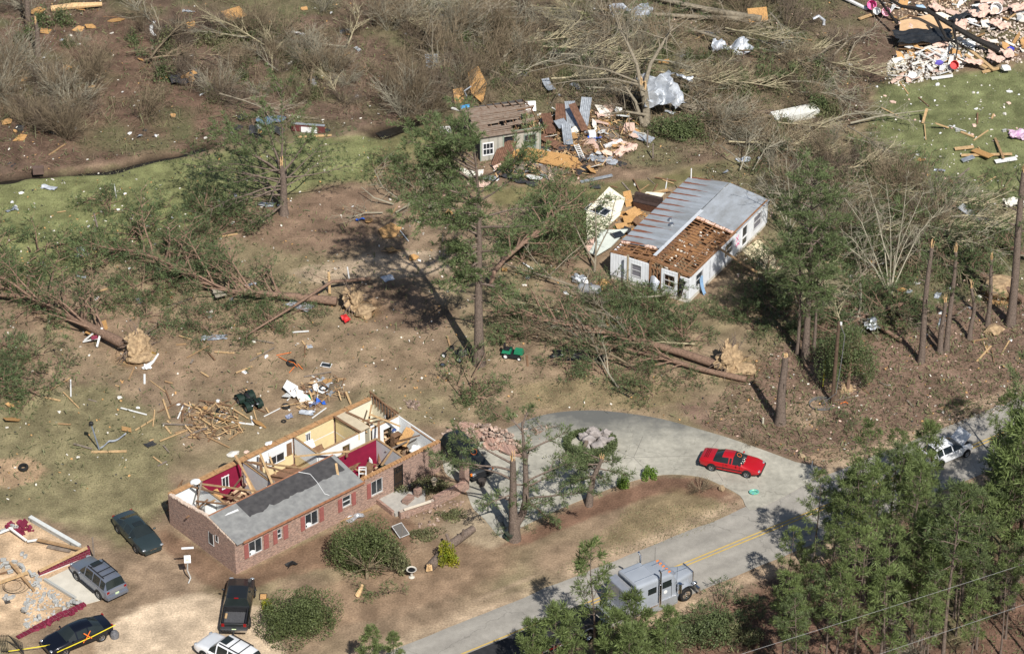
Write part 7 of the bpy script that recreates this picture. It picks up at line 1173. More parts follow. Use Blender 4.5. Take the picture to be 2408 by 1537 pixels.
# ------------------------------------------------------------------ small vehicles
q = thing("quad_bike", "dark green four-wheel quad bike standing in the yard wreckage", "quad bike", G(586,955), math.radians(-58)); QG = mat("dark_green_plastic",(.015,.03,.022),.4,.2,4)
for x in (-.62,.62):
    for s_ in (-1,1): wheel_parts(q, x, s_*.48, .31, .26, STEEL)
mb = MB(); mb.blob((0,0,.62), (.85,.26,.2), 1, .1, 2); mb.build("body", QG, q, smooth=True); mb = MB(); [mb.grid(lambda u, v, s_=s_, x=x: (x+math.cos(math.pi*u)*.48, s_*(.2+.5*v), .45+math.sin(math.pi*u)*.42), 8, 3, .03) for x in (-.62,.62) for s_ in (-1,1)]; mb.build("fender", QG, q, smooth=True); mb = MB(); mb.blob((-.22,0,.86), (.42,.17,.1), 2, .05, 2); mb.build("seat", BLACKP, q, smooth=True)
mb = MB(); [mb.bar((x-.3,y,z),(x+.3,y,z),.03,.03) for x, z in ((-.75,.95),(.8,.92)) for y in (-.35,-.12,.12,.35)]; [mb.bar((x+d,-.4,z),(x+d,.4,z),.03,.03) for x, z in ((-.75,.95),(.8,.92)) for d in (-.3,.3)]; mb.build("cargo_rack", IRON, q); mb = MB(); mb.tube([(.3,-.38,1.08),(.38,-.1,1.0),(.38,.1,1.0),(.3,.38,1.08)], .025, 6); mb.build("handlebar", IRON, q)
for s_ in (-1,1): mb = MB(); mb.blob((.98,s_*.22,.72), (.06,.1,.07), 1, 0, 2); mb.build("headlight", LENS, q, smooth=True)
g = thing("go_kart", "rusty go-kart with bare roll cage left of the tall pine", "go-kart", G(1073,838), math.radians(150)); mb = MB()
for s_ in (-.38,.38): mb.tube([(-.7,s_,.3),(-.5,s_,1.25),(.1,s_,1.25),(.75,s_*.7,.4),(.9,s_*.6,.3),(-.7,s_,.3)], .025, 6)
[mb.tube([(x,-.38,z),(x,.38,z)], .025, 6) for x, z in ((-.7,.3),(-.5,1.25),(.1,1.25),(-.6,.75),(.75,.4))]; mb.build("roll_cage", IRON, g); mb = MB(); mb.box((-.55,0,.5),(.4,.5,.35)); mb.build("engine", mat("oily_engine",(.12,.12,.12),.5,.3,6), g); mb = MB(); mb.box((-.1,0,.4),(.5,.5,.08)); mb.box((-.32,0,.65),(.08,.5,.5)); mb.build("seat", BLACKP, g)
for x, r_ in ((-.62,.27),(.75,.22)):
    for s_ in (-1,1): wheel_parts(g, x, s_*.56, r_, .2, WHITE)
t = thing("lawn_tractor", "green ride-on lawn tractor with white wheels right of the tall pine", "lawn tractor", G(1206,838), math.radians(-15)); LG = mat("tractor_green",(.02,.2,.1),.35,.1,3)
mb = MB(); mb.box((.48,0,.58),(.72,.5,.36),0,0,0,.82); mb.build("hood", LG, t); mb = MB(); mb.box((-.45,0,.52),(.7,.86,.14),0,0,0,.9); mb.build("rear_fender", LG, t); mb = MB(); mb.box((-.45,0,.66),(.4,.42,.12)); mb.box((-.66,0,.85),(.1,.42,.36)); mb.build("seat", BLACKP, t); mb = MB(); mb.tube([(.02,0,.6),(-.08,0,.98)], .03, 6); mb.lathe([(.13,-.02),(.17,-.02),(.17,.02),(.13,.02)], 14, Matrix.Translation((-.1,0,1.0)), True); mb.build("steering_wheel", BLACKP, t); mb = MB(); mb.box((.1,0,.24),(.8,1.05,.14)); mb.build("mower_deck", BLACKP, t)
for x, r_ in ((-.45,.24),(.62,.18)):
    for s_ in (-1,1): wheel_parts(t, x, s_*.42, r_, .18, WHITE)
# ------------------------------------------------------------------ hand-placed objects
def one(mb, name, m, label, cat, smooth=None): return tag(mb.build(name, m, center=True, smooth=smooth), label, cat)
def tyre(u, v, r, w_, label, tilt=0, z=0, hub=False):
    mb = MB(); mb.lathe([(r*.58,-w_/2),(r*.9,-w_/2),(r,-w_*.25),(r,w_*.25),(r*.9,w_/2),(r*.58,w_/2),(r*.55,0)], 22, None, True); o = mb.build("tyre", BLACK, smooth=True); o.location = G(u,v,w_/2+z); o.rotation_euler = (tilt,0,0); tag(o, label, "tyre")
    if hub: mb = MB(); mb.lathe([(0,w_*.2),(r*.3,w_*.25),(r*.58,w_*.35),(r*.58,-w_*.3),(0,-w_*.3)], 16); mb.build("rim", STEEL, o, smooth=True)
tyre(760,915,.38,.24,"large black tyre lying behind the brick house"); tyre(672,955,.34,.2,"wheel with grey hub lying right of the quad bike",hub=True); tyre(518,966,.33,.2,"tan dusty tyre lying on a white board left of the quad bike",.15); tyre(55,1098,.38,.24,"tyre lying on the sand patch at the left edge",.1,.1); tyre(685,853,.38,.24,"tyre tangled in orange straps on the yard",.15); tyre(1041,858,.24,.14,"small tyre lying left of the go-kart",0,0,True); tyre(1252,400,.5,.24,"tyre lying in front of the grey shed's wreckage"); tyre(667,990,.2,.1,"small dark ring on the yard behind the roofless rooms")
# propane tank
p = thing("propane_tank", "grey horizontal propane tank lying in front of the mobile home", "propane tank", G(1386,690), math.radians(-14)); mb = MB(); prof = [(0,-.95),(.2,-.93),(.35,-.84),(.41,-.68),(.41,.68),(.35,.84),(.2,.93),(0,.95)]; mb.lathe(prof, 20, Matrix.Translation((0,0,.42)) @ Matrix.Rotation(math.pi/2, 4, 'Y')); mb.build("shell", mat("dull_tank_grey", s2l(150,152,154), .5, .12, 3, metal=.3), p, smooth=True); mb = MB(); mb.lathe([(.0,.16),(.12,.14),(.14,0)], 12, Matrix.Translation((.1,0,.82))); mb.build("valve_cover", STEEL, p); mb = MB(); [mb.box((x,0,.04),(.08,.5,.09)) for x in (-.5,.5)]; mb.build("foot", IRON, p)
o = thing("crushed_drum", "crushed grey appliance drum beside the propane tank", "drum", G(1362,664)); mb = MB(); mb.blob((0,0,.35),(.55,.4,.38),3,.35,3,2); mb.build("shell", METAL, o); mb = MB(); mb.lathe([(0,.04),(.22,.04),(.22,0)], 14, Matrix.Translation((.5,-.4,.3)) @ Matrix.Rotation(1.0, 4, 'X')); mb.build("lid", STEEL, o)
# utility pole with coil, guy marker
h = HT(1957,948,756); p = thing("utility_pole", "brown wooden utility pole leaning slightly right with loose cable at its foot", "utility pole", G(1957,948)); tp = G(1973,757,h)-p.location; mb = MB(); mb.tube([(0,0,0),tp*.5,tp], [.16,.14,.12], 9); mb.build("pole", mat("creosoted_pole",(.12,.08,.055),.9,.3,5), p); mb = MB(); pts = [tp+Vector((.1,0,-.2)),tp+Vector((.5,0,-1.2)),tp*.55+Vector((.4,-.2,0)),Vector((.2,-.4,1.2)),Vector((-.8,-.2,.1))]; mb.tube(pts, .03, 5); [mb.tube([Vector((-1.1+.1*k+math.cos(t)*(.6+.12*k), -.2+math.sin(t)*(.6+.1*k), .05+.03*k)) for t in np.arange(0,6.4,.35)], .025, 4) for k in range(4)]; mb.build("cable", mat("grey_cable",(.16,.16,.16),.6,.1,3), p); mb = MB(); mb.lathe([(0,.12),(.09,.1),(.09,-.1),(0,-.12)], 10, Matrix.Translation(tp+Vector((.15,-.05,-.1)))); mb.build("insulator", WHITE, p); mb = MB(); mb.tube([Vector((.6,-.1,.05)),Vector((1.0,.1,.08)),Vector((1.2,-.1,.05))], .04, 5); mb.build("orange_cord", ORANGE, p)
mb = MB(); mb.tube([G(1935,908,.1), G(1941,848,2.2)], .045, 6); a = mb.build("guy_marker", YELLOW, center=True); tag(a, "bright yellow guy wire sleeve left of the utility pole", "guy wire"); mb = MB(); mb.tube([G(1941,848,2.2)-a.location, G(1946,800,4)-a.location], .015, 4); mb.build("wire", IRON, a)
# power lines
for k, (a, b, lb) in enumerate((((1640,1556,9),(2480,1290,9),"upper overhead wire crossing the roadside wood"),((1960,1560,8.2),(2480,1383,8.2),"lower overhead wire crossing the roadside wood"))):
    A, B = G(*a), G(*b); d = B-A; A -= d*1.2; B += d*1.2; mb = MB(); mb.tube([A.lerp(B, t)-Vector((0,0,.5-2*(t-.5)**2)) for t in np.linspace(0,1,25)], .011, 5); tag(mb.build("power_line", mat("bare_cable",(.34,.34,.33),.4,.1,3), center=True), lb, "power line")
# posts, signs
def post(u, v, vt, r, m, label, nm, cat, lean=(0,0)):
    h = HT(u,v,vt); mb = MB(); mb.tube([(0,0,0),(lean[0]*h,lean[1]*h,h)], [r,r*.9], 8); o = mb.build(nm, m, None, tuple(G(u,v))); return tag(o, label, cat), h
post(222,1318,1263,.07,GREYBOARD,"grey wooden post between silver vehicle and dark green sedan","post","post"); post(1794,996,982,.09,mat("pale_stone_post", s2l(190,184,166),.9,.1,4),"short concrete post left of the tall stump","post","post"); post(1908,1100,1084,.045,WHITE,"thin white marker stake at the road edge","marker_post","post",(.1,0)); post(1475,680,600,.09,mat("weathered_post", s2l(160,146,120),.9,.2,4),"weathered bare pole in front of the mobile home's front wall","pole","pole"); post(274,466,433,.05,WHITE,"white pipe standing aslant in the green boughs on the lawn","pipe","pipe",(-.08,0)); post(822,662,628,.06,WHITE,"white pipe standing aslant behind the smaller root mass","pipe","pipe",(-.1,0)); post(775,690,640,.12,SPLINT,"broken pale snag behind the smaller root mass","snag","snag"); post(1535,372,338,.08,GREYBOARD,"grey fence post right of the shed wreckage, front one","post","post"); post(1522,345,308,.08,GREYBOARD,"grey fence post right of the shed wreckage, rear one","post","post")
bh = thing("basketball_hoop", "white backboard on a bent pole beside the brick house end", "basketball hoop", G(443,1372)); mb = MB(); mb.tube([(0,0,.05),(.15,.3,.3),(-.05,.4,.9),(.02,.3,1.9)], .05, 7); mb.build("pole", mat("grey_pipe",(.45,.45,.43),.5,.1,3), bh); mb = MB(); mb.box((.02,.22,2.0),(.46,.05,.56),.1,-.3); bb = mb.build("backboard", WHITE, bh); mb = MB(); mb.box((.02,.175,1.95),(.2,.02,.16),.1,-.3); mb.build("painted_square", mat("faint_mark",(.55,.5,.4),.6,.1,3), bb); mb = MB(); mb.box((.05,.5,2.75),(.85,.08,.12),.1); mb.build("arm", TRIMW, bh)
pl_ = thing("fallen_lamp_post", "bent thin grey pole standing askew with torn white strip at its foot", "pole", G(234,1058)); h = HT(234,1058,998); mb = MB(); tq = G(214,996,h)-pl_.location; mb.tube([(0,0,0),tq], .06, 7); mb.build("pole", mat("blue_grey_pole", s2l(120,128,140),.5,.1,3), pl_); mb = MB(); mb.blob(tq, (.18,.15,.2), 2, .3, 2); mb.build("head", IRON, pl_)
mb = MB(); mb.grid(lambda u, v: (G(236+60*u,1058-28*u).x+.08*math.sin(9*u), G(236+60*u,1058-28*u).y+.2*v, .15+.25*math.sin(5*u)**2), 10, 2, .02); one(mb, "torn_strip", METAL_W, "twisted white metal strip at the foot of the leaning pole", "metal strip")
board(G(215,1062,.06), G(298,1060,.1), .22, .06, PINEBOARD, "long pale split board at the foot of the leaning pole")
# satellite dish
d = thing("satellite_dish", "round grey satellite dish on a post before the brick front wall", "satellite dish", G(772,1222)); mb = MB(); mb.tube([(0,0,0),(0,0,1.0)], .04, 7); mb.build("mast", IRON, d); mb = MB(); mb.lathe([(0,0),(.2,.02),(.36,.075),(.44,.12),(.44,.14),(.3,.07),(0,.02)], 22, Matrix.Translation((0,-.08,1.15)) @ Matrix.Rotation(1.15, 4, 'X')); mb.build("dish", mat("dish_grey", s2l(190,198,208),.5,.05,3), d, smooth=True); mb = MB(); mb.tube([(0,-.1,.9),(.02,-.5,1.0)], .02, 5); mb.box((.02,-.52,1.02),(.1,.1,.1)); mb.build("feed_arm", IRON, d)
# pots, chairs, birdbath
def pot(u, v, r, h, m, label, z=0, tilt=0):
    mb = MB(); mb.lathe([(0,.0),(r*.68,0),(r,h*.85),(r*1.1,h*.86),(r*1.1,h),(r*.95,h),(r*.9,h*.8),(0,h*.75)], 18); o = mb.build("plant_pot", m, smooth=True); o.location = G(u,v,z); o.rotation_euler[0] = tilt; return tag(o, label, "plant pot")
pot(1197,1268,.34,.45,mat("green_glaze",(.06,.12,.08),.4,.2,4),"lower green glazed pot at the forked pine's foot"); pot(1199,1262,.3,.34,mat("dark_green_pot",(.05,.06,.045),.6,.2,4),"upper dark pot stacked in the green pot",.42); pot(1134,1141,.28,.5,mat("dark_wicker",(.06,.05,.045),.9,.3,9),"dark pot standing before the black vehicle's bumper"); mb = MB(); mb.lathe([(0,0),(.12,.02),(.14,.1),(.1,.2),(.22,.34),(.24,.48),(.16,.62),(.12,.64),(0,.6)], 16); o = mb.build("garden_urn", mat("stone_urn", s2l(190,176,150),.9,.15,4), smooth=True); o.location = G(1021,1140,.85); tag(o, "pale stone urn on the porch planter by the brick pier", "urn")
b = thing("birdbath", "white stone birdbath right of the bushy cedar", "birdbath", G(968,1357)); mb = MB(); mb.lathe([(.2,0),(.22,.05),(.09,.12),(.08,.5),(.12,.58)], 14); mb.build("pedestal", mat("pale_stone", s2l(196,190,178),.9,.1,4), b); mb = MB(); mb.lathe([(0,.58),(.14,.58),(.33,.68),(.38,.72),(.36,.74),(.27,.7),(.26,.68),(0,.64)], 20); mb.build("bowl", mat("pale_stone", s2l(196,190,178)), b, smooth=True); mb = MB(); mb.lathe([(0,.69),(.26,.69)], 16); mb.build("water", mat("dark_water",(.02,.02,.02),.1,.1,3), b)
ch = thing("iron_chair", "black wrought iron garden chair left of the stacked green pots", "chair", G(1178,1243), .3); mb = MB(); [mb.bar((x,-.22+.075*k,.45),(x2,-.22+.075*k,.45),.02,.02) for k in range(7) for x, x2 in ((-.24,.24),)]; mb.build("seat", IRON, ch); mb = MB(); mb.tube([(-.24,.24,.45),(-.24,.3,.85),(0,.32,1.0),(.24,.3,.85),(.24,.24,.45)], .02, 5); [mb.bar((x,.26,.45),(x,.31,.92),.015,.015) for x in (-.15,-.05,.05,.15)]; mb.build("backrest", IRON, ch)
for x in (-.23,.23):
    for y in (-.23,.23): mb = MB(); mb.bar((x,y,0),(x,y,.45),.03,.03); mb.build("leg", IRON, ch)
# log by the cedar
lg = thing("sawn_log", "thick sawn pine log lying on its side with stub branches", "log", G(1075,1272)); P_ = [G(1012,1332,.3),G(1060,1280,.4),G(1113,1242,.55)]; mb = MB(); mb.smooth = True; mb.tube([q-lg.location for q in P_], [.36,.33,.27], 12); rnd = random.Random(2); mb.tube([G(1062,1285,.4)-lg.location, G(1052,1262,1.1)-lg.location, G(1050,1255,1.2)-lg.location], [.14,.11,.1], 7); mb.tube([G(1085,1265,.5)-lg.location, G(1090,1244,1.3)-lg.location], [.12,.09], 7); mb.tube([G(1050,1300,.3)-lg.location, G(1078,1310,.1)-lg.location], [.1,.08], 6); mb.build("trunk", BARK, lg); split_top(lg, G(1008,1336,.3)-lg.location, .3, .4, 5); 
mb = MB(); mb.tube([G(840,1400,.05),G(848,1385,.5),G(852,1375,.9)], [.2,.14,.1], 7); one(mb, "orange_stump", SPLINT, "orange split stump at the bushy cedar's foot", "stump")
# black tarp, rack, door screens
def crumple(c, sx, sy, rz, amp, m, name, label, cat, seed=1, n=14, fr=1.8, curl=0.0, th=.015, tilt=0.0):
    cs, sn = math.cos(rz), math.sin(rz); mb = MB()
    def fn(u, v):
        x, y = (u-.5)*sx, (v-.5)*sy; nn = mnoise.noise(Vector((x*fr, y*fr, seed*4.1))); n2 = mnoise.noise(Vector((x*fr*2.3, y*fr*2.3, seed*2.7)))
        ex = 1+.25*mnoise.noise(Vector((u*3, v*3, seed))); z = amp*(.55+nn+.5*n2)+curl*((u-.5)*2)**2*sx*.5
        x, y = x*ex+amp*.4*n2, y*ex+amp*.4*nn; return (x*cs-y*sn, x*sn+y*cs, max(z, .0)+.02)
    mb.grid(fn, n, n, th); o = mb.build(name, m, smooth=False); o.location = c; o.rotation_euler[0] = tilt; return tag(o, label, cat)
crumple(G(1362,838), 4.2, 1.3, -.12, .2, mat("black_plastic_sheet",(.012,.012,.014),.3,.2,4,spec=.6), "tarp", "crumpled shiny black tarp lying below the fallen pines", "tarp", 3, 22, 2.5)
crumple(G(985,1145,.35), 1.5, .7, .2, .2, mat("black_plastic_sheet",(.012,.012,.014)), "trash_bag", "black plastic bag on the porch landing", "bag", 4)
mb = MB(); A, B = G(1444,912), G(1486,932); d = (B-A).normalized(); nn = Vector((-d.y,d.x,0)); [mb.bar(A+nn*s_+Vector((0,0,.15)), B+nn*s_+Vector((0,0,.15)), .05, .05) for s_ in (-.28,.28)]; [mb.bar(A.lerp(B,t)-nn*.28+Vector((0,0,.15)), A.lerp(B,t)+nn*.28+Vector((0,0,.15)), .03, .03) for t in np.linspace(0,1,9)]; [mb.bar(A.lerp(B,t)+nn*s_, A.lerp(B,t)+nn*s_+Vector((0,0,.15)), .04, .04) for t in (.05,.95) for s_ in (-.28,.28)]; one(mb, "metal_rack", IRON, "black slatted metal rack lying on the lawn below the tarp", "rack")
def framed(u, v, w_, h_, rz, rx, fm, pm, label, nm, cat, z=.1):
    r = thing(nm, label, cat, G(u,v,z), rz); r.rotation_euler = (rx,0,rz); mb = MB(); [mb.box((s_*w_/2,0,0),(.04,h_+.04,.04)) for s_ in (-1,1)]; [mb.box((0,s_*h_/2,0),(w_-.04,.04,.04)) for s_ in (-1,1)]; mb.build("frame", fm, r); mb = MB(); mb.box((0,0,-.005),(w_-.07,h_-.07,.02)); mb.build("panel", pm, r)
framed(942,1246,.8,1.1,.6,.35,mat("grey_white_frame",(.55,.55,.54)),mat("window_screen",(.12,.11,.1),.8,.1,9),"framed window screen leaning below the porch","window_screen","window screen",.35); framed(619,1402,.5,.6,0,.1,BLACKP,PLY,"dark framed brown mat right of the black pickup","framed_mat","mat",.05); framed(767,858,.8,.45,-.3,.1,TRIMW,WGLASS,"white framed window sash lying on the yard","loose_window","window",.08); framed(560,1335,.3,.5,.3,.9,mat("pale_crate",(.5,.45,.3),.8,.1,4),PLY,"small upright crate panel at the brick corner's foot","crate_panel","panel",.25)
# kiddie pool, red bag, misc
mb = MB(); mb.lathe([(0,.03),(.4,.03),(.5,.1),(.5,.16),(.42,.18),(.3,.1)], 16); o = mb.build("wading_pool", mat("blue_green_vinyl", s2l(90,160,190),.4,.3,5,col2=s2l(120,190,130))); o.location = G(1773,1159,.035); o.scale = (.75,.6,1); tag(o, "small blue and green deflated wading pool in the driveway mouth", "wading pool")
def rock(u, v, r, m, label, nm="stone", cat="stone", seed=1, z=0, amp=.3):
    mb = MB(); mb.blob((0,0,r[2]*.7), r, seed, amp, 2, 1.6); o = mb.build(nm, m, smooth=False); o.location = G(u,v,z); return tag(o, label, cat)
STONE = mat("grey_pink_stone", s2l(158,150,146), .95, .25, 3, bump=.4)
rock(1697,1153,(.22,.2,.28),mat("tan_stone", s2l(160,140,112),.9,.2,4),"tan stone on the mulch corner near the wading pool"); rock(1885,1076,(.25,.2,.22),mat("tan_stone", s2l(160,140,112)),"pale stone beside the track at the road edge",seed=3)
for k, (u, v, r) in enumerate(((1385,1040,(.55,.4,.35)),(1400,1028,(.5,.3,.4)),(1418,1040,(.45,.35,.3)),(1372,1030,(.35,.3,.3)),(1405,1052,(.5,.35,.25)),(1425,1025,(.4,.3,.35)),(1378,1052,(.3,.25,.2)),(1438,1040,(.3,.25,.3)),(1392,1018,(.4,.25,.3)))): o = rock(u,v,r,STONE,lab("pale grey stone in the driveway planter", *G(u,v)[:2]),seed=k+5,z=.25); o['group'] = "stones in the planter"; o['label'] = "pale grey stone in the driveway planter, "+["largest in the centre","rear centre","right of centre","left rear","front centre","right rear","front left","rightmost","rearmost"][k]
o = mb = MB(); mb.tube([G(1374,1052,.45),G(1380,1036,.75)], [.16,.14], 8); one(mb, "planter_stump", BARK, "dark stump lying among the planter stones", "stump")
crumple(G(811,752,.2), .9, .5, -1.0, .25, RED, "red_cloth", "red cloth caught at the smaller root mass", "cloth", 5); crumple(G(835,1218), 1.3, .6, .3, .35, METAL, "vent_hood", "crumpled silver metal duct at the brick wall's foot", "metal duct", 6); board(G(800,1225,.05), G(875,1195,.08), .14, .06, TANBOARD, "long brown board at the brick wall's foot by the metal duct"); crumple(G(686,1330), .7, .5, .5, .3, IRON, "bare_iron_basket", "dark wire basket heap in front of the brick wall", "wire basket", 7)
mb = MB(); mb.lathe([(0,0),(.3,0),(.32,.3),(.2,.5),(0,.55)], 16); o = mb.build("shop_vacuum", mat("grey_black_plastic",(.14,.14,.15),.5,.4,9), smooth=True); o.location = G(270,1497); tag(o, "grey shop vacuum at the black sedan's rear", "vacuum")
for u, v, z, s_, m, lb in ((1773,0,0,0,None,None),):pass
crumple(G(680,980,.05), .5, .5, .3, .2, mat("navy_white_bag",(.05,.08,.2),.7,.6,12,col2=(.5,.52,.6)), "laundry_bag", "blue and white bag behind the roofless rooms", "bag", 8); crumple(G(737,955), .8, .6, .3, .3, mat("navy_check_cloth",(.04,.06,.16),.8,.5,10,col2=(.3,.35,.5)), "cloth_bundle", "dark blue checked bundle behind the roofless rooms", "bundle", 9); crumple(G(755,948), .7, .5, .3, .3, BLUE, "blue_bag", "bright blue bag behind the roofless rooms", "bag", 10); crumple(G(725,940), .4, .4, .3, .3, mat("green_plastic",(.02,.25,.12),.5,.2,4), "green_box", "small green container behind the roofless rooms", "container", 11); crumple(G(742,922), .9, .5, .3, .25, CHROME, "metal_heap", "shiny metal heap by the lying tyre", "metal heap", 12); crumple(G(743,905), .6, .4, .3, .2, WHITE, "white_cloth", "white cloth by the lying tyre", "cloth", 13)
for k, (u, v) in enumerate(((770,905),(790,912))): crumple(G(u,v), 1.5, .9, .4+k, .2, mat("brown_grey_mat", s2l(110,98,82),.95,.3,3), "floor_mat", ["brown mat under the lying tyre","crumpled mat right of the lying tyre"][k], "mat", 14+k)
# root hollows and metal near the fallen pines
crumple(G(700,716), 1.6, 1.0, -.4, .1, METAL_W, "metal_tray", "upper blue-grey metal tray on the fallen trunk", "metal tray", 16, 6); crumple(G(715,722,.25), 1.3, 1.0, -.6, .1, METAL, "metal_tray", "lower grey metal tray leaning on the fallen trunk", "metal tray", 17, 6); crumple(G(503,796), 1.9, .7, .1, .15, METAL, "metal_sheet", "silver metal sheet lying below the bent pine limb", "metal sheet", 18); crumple(G(516,690,.6), 1.0, 1.2, .3, .15, mat("grey_stone_slab", s2l(150,142,128),.9,.15,3), "grey_board", "grey board standing on the fanned pine's trunk", "board", 19, 6); crumple(G(725,816), .55, .5, .3, .1, METAL_W, "plastic_bin", "small blue-grey bin lid alone on the yard", "lid", 20, 6); crumple(G(912,655), .9, .8, .6, .08, METAL_W, "metal_sheet", "pale square sheet in the tall pine's shadow", "metal sheet", 21, 6)
mb = MB(); [mb.tube([G(*q) for q in pts], .03, 5) for pts in (((655,838,.1),(675,848,.2),(690,852,.3),(700,862,.1)),((650,835,.1),(685,828,.1)),((692,862,.3),(680,876,.1)),((700,855,.3),(712,868,.1)))]; one(mb, "orange_strap", ORANGE, "orange ratchet straps tangled round a tyre", "strap")
mb = MB(); q = [(200,795),(225,775),(250,765),(255,785),(230,805)]; P_ = [G(*a_) for a_ in q]; mb.prism([(a_.x,a_.y) for a_ in P_], .5, .54); one(mb, "chipboard_sheet", OSB, "orange chipboard leaning at the upturned root mass", "chipboard")
for a, b, lb in (((198,800,.2),(238,768,1.2),"white frame board leaning at the upturned root mass, long one"),((228,815,.2),(240,770,1.4),"white frame board leaning at the upturned root mass, upright one"),((195,803,.2),(230,795,.6),"white frame board at the upturned root mass, low one")): board(G(*a), G(*b), .16, .06, WHITEBOARD, lb)
mb = MB(); c0 = G(222,793,.7); mb.box(tuple(c0),(.5,.3,.03),.4,.6); one(mb, "maroon_panel", MAROON, "small maroon panel on the white frame at the root mass", "panel"); mb = MB(); mb.tube([G(345,862,.15),G(360,850,.2),G(372,832,.15)], [.2,.1,.08], 8); mb.blob(tuple(G(345,862,.2)), (.35,.25,.18), 3, .3, 2); one(mb, "white_pipe", WHITE, "white plastic pipe fitting in front of the upturned root mass", "pipe")
mb = MB(); mb.lathe([(0,0),(.7,.0)], 14); o = mb.build("puddle", mat("muddy_water", s2l(150,122,60),.12,.1,3)); o.location = G(350,838,.05); struct(o, "small muddy puddle at the upturned root mass", "puddle"); rock(330,845,(1.3,.8,.35),SAND_R,"sand bank thrown up in front of the upturned root mass","sand_mound","sand mound",9,-.1); rock(855,735,(.9,1.0,.35),SAND_R,"sand slope under the smaller root mass","sand_mound","sand mound",10,-.1); rock(1745,872,(1.1,.8,.4),SAND_R,"sand thrown up right of the sandy root mass","sand_mound","sand mound",11,-.1); rock(2350,690,(1.4,1.2,.9),SAND_R,"sandy soil exposed in the root hole at the right edge","sand_mound","sand mound",12,-.2); rock(2335,785,(.7,.6,.4),SAND_R,"small sandy root clod below the thin right-edge trunk","sand_mound","sand mound",13,-.1)
# ------------------------------------------------------------------ shed wreckage
def corr(u, v, L_, W, rz, rx, m, label, z=.3, bend=0.0, nm="corrugated_sheet"):
    mb = MB(); mb.grid(lambda a, b: ((b-.5)*W, (a-.5)*L_, .025*math.sin(b*W*2*math.pi/.16)+bend*((a-.5)*2)**2), 8, int(W/.027), .008); o = mb.build(nm, m, smooth=True); o.location = G(u,v,z); o.rotation_euler = (rx,0,rz); return tag(o, label, "metal sheet")
for a in ((1343,268,2.6,.9,.1,.5,METAL,"silver corrugated sheet standing left in the iron heap",1.0),(1375,262,2.8,.9,-.15,.55,METAL,"silver corrugated sheet standing right in the iron heap",1.0),(1318,272,2.4,.9,-.05,.5,RUST,"rusty corrugated sheet left of the silver ones",.9),(1290,290,2.4,.9,.2,.3,RUST,"brown corrugated sheet leaning on the shed's open end",.7),(1334,318,2.2,.8,.1,.4,METAL,"bent silver corrugated sheet in front of the iron heap",.6,.15),(1300,335,2.6,.9,.9,.2,RUST,"rusty corrugated sheet lying before the shed's open end",.4),(1360,275,2.6,.7,.6,.7,RUST,"rusty corrugated strip across the silver sheets",1.3),(1320,290,1.0,1.0,.5,.3,METAL,"shiny small corrugated piece in the iron heap",1.0),(1510,322,2.0,1.0,1.1,.1,METAL,"corrugated sheet lying near the grey fence posts",.25),(1015,138,1.2,1.1,.1,.2,METAL,"corrugated sheet among the thicket behind the shed",.8),(1290,202,1.6,.7,.4,.2,METAL,"bent corrugated sheet in the brush above the shed",.6,.2),(1285,172,0,0,0,0,None,None),(1185,362,2.8,1.5,-.35,.5,RUST,"big rusty roof sheet leaning before the shed front",.8),(1480,348,0,0,0,0,None,None)):
    if a[6]: corr(*a)
g_ = [(1188,355),(1330,378),(1360,385),(1352,402),(1320,400),(1180,375)]; panel(g_, [.75,.65,.55,.3,.35,.45], .05, OSB, "long chipboard roof section with felt edge before the shed", "roof_section", "roof section")
panel([(1180,378),(1330,405),(1345,412),(1300,416),(1200,398)], [.3,.25,.2,.15,.2], .05, GREYBOARD, "grey fascia board along the chipboard roof section", "fascia_board", "board")
for u, v, sx, sy, rz, lb in ((1200,412,2.2,1.2,-.3,"black roofing felt heap before the chipboard roof section"),(1230,428,2.6,.6,-.5,"long strip of black felt in front of the felt heap"),(1275,350,1.6,1.2,.2,"black felt flap right of the shed front"),(1370,400,1.6,1.2,.5,"black shingle pieces at the right end of the roof section"),(1375,375,1.2,1.0,.5,"black felt by the white ladder frame"),(1330,352,1.6,.6,.1,"black corrugated strip in front of the iron heap"),(1400,440,.9,.5,.2,"small black felt scrap near the bent gutter"),(1170,392,1.0,.6,.3,"felt scrap at the left end of the roof section")): crumple(G(u,v,.1), sx, sy, rz, .18, TARP, "roofing_felt", lb, "roofing felt", int(u))
crumple(G(1412,375,.15), 2.0, 1.1, -.35, .15, METAL, "metal_sheet", "broad grey metal sheet with white end right of the roof section", "metal sheet", 31, 8); crumple(G(1440,382,.2), .8, .9, -.3, .12, METAL_W, "metal_sheet", "white bent end of the broad grey metal sheet", "metal sheet", 32, 6); mb = MB(); mb.bar(G(1365,428,.1), G(1440,412,.25), .3, .1); one(mb, "gutter", METAL, "bent metal gutter lying on the grass before the shed wreckage", "gutter")
crumple(G(1105,410,.1), 2.2, 1.2, -.1, .2, FOAM, "wall_board", "white broken wallboard heap before the tall pine's crown", "wallboard", 33); crumple(G(1125,435,.05), 2.0, 1.2, -.1, .15, INSUL, "insulation", "pink and tan insulated panel left of the felt strip", "insulation", 34)
mb = MB(); p0 = G(1048,305,.12); mb.box(tuple(p0),(.95,.75,.22),.1); o = one(mb, "white_sink", WHITE, "white basin lying on bare ground left of the shed", "basin"); mb = MB(); mb.box((0,0,.115),(.7,.5,.02)); mb.build("bowl", mat("basin_shadow_grey",(.5,.47,.42),.5,.1,3), o).location = (0,0,.12)
mb = MB(); p0 = G(1248,250,.5); mb.box(tuple(p0),(.9,.9,.08),.1,.8); one(mb, "white_grid_panel", WHITE, "white square panel at the shed's upper right corner", "panel")
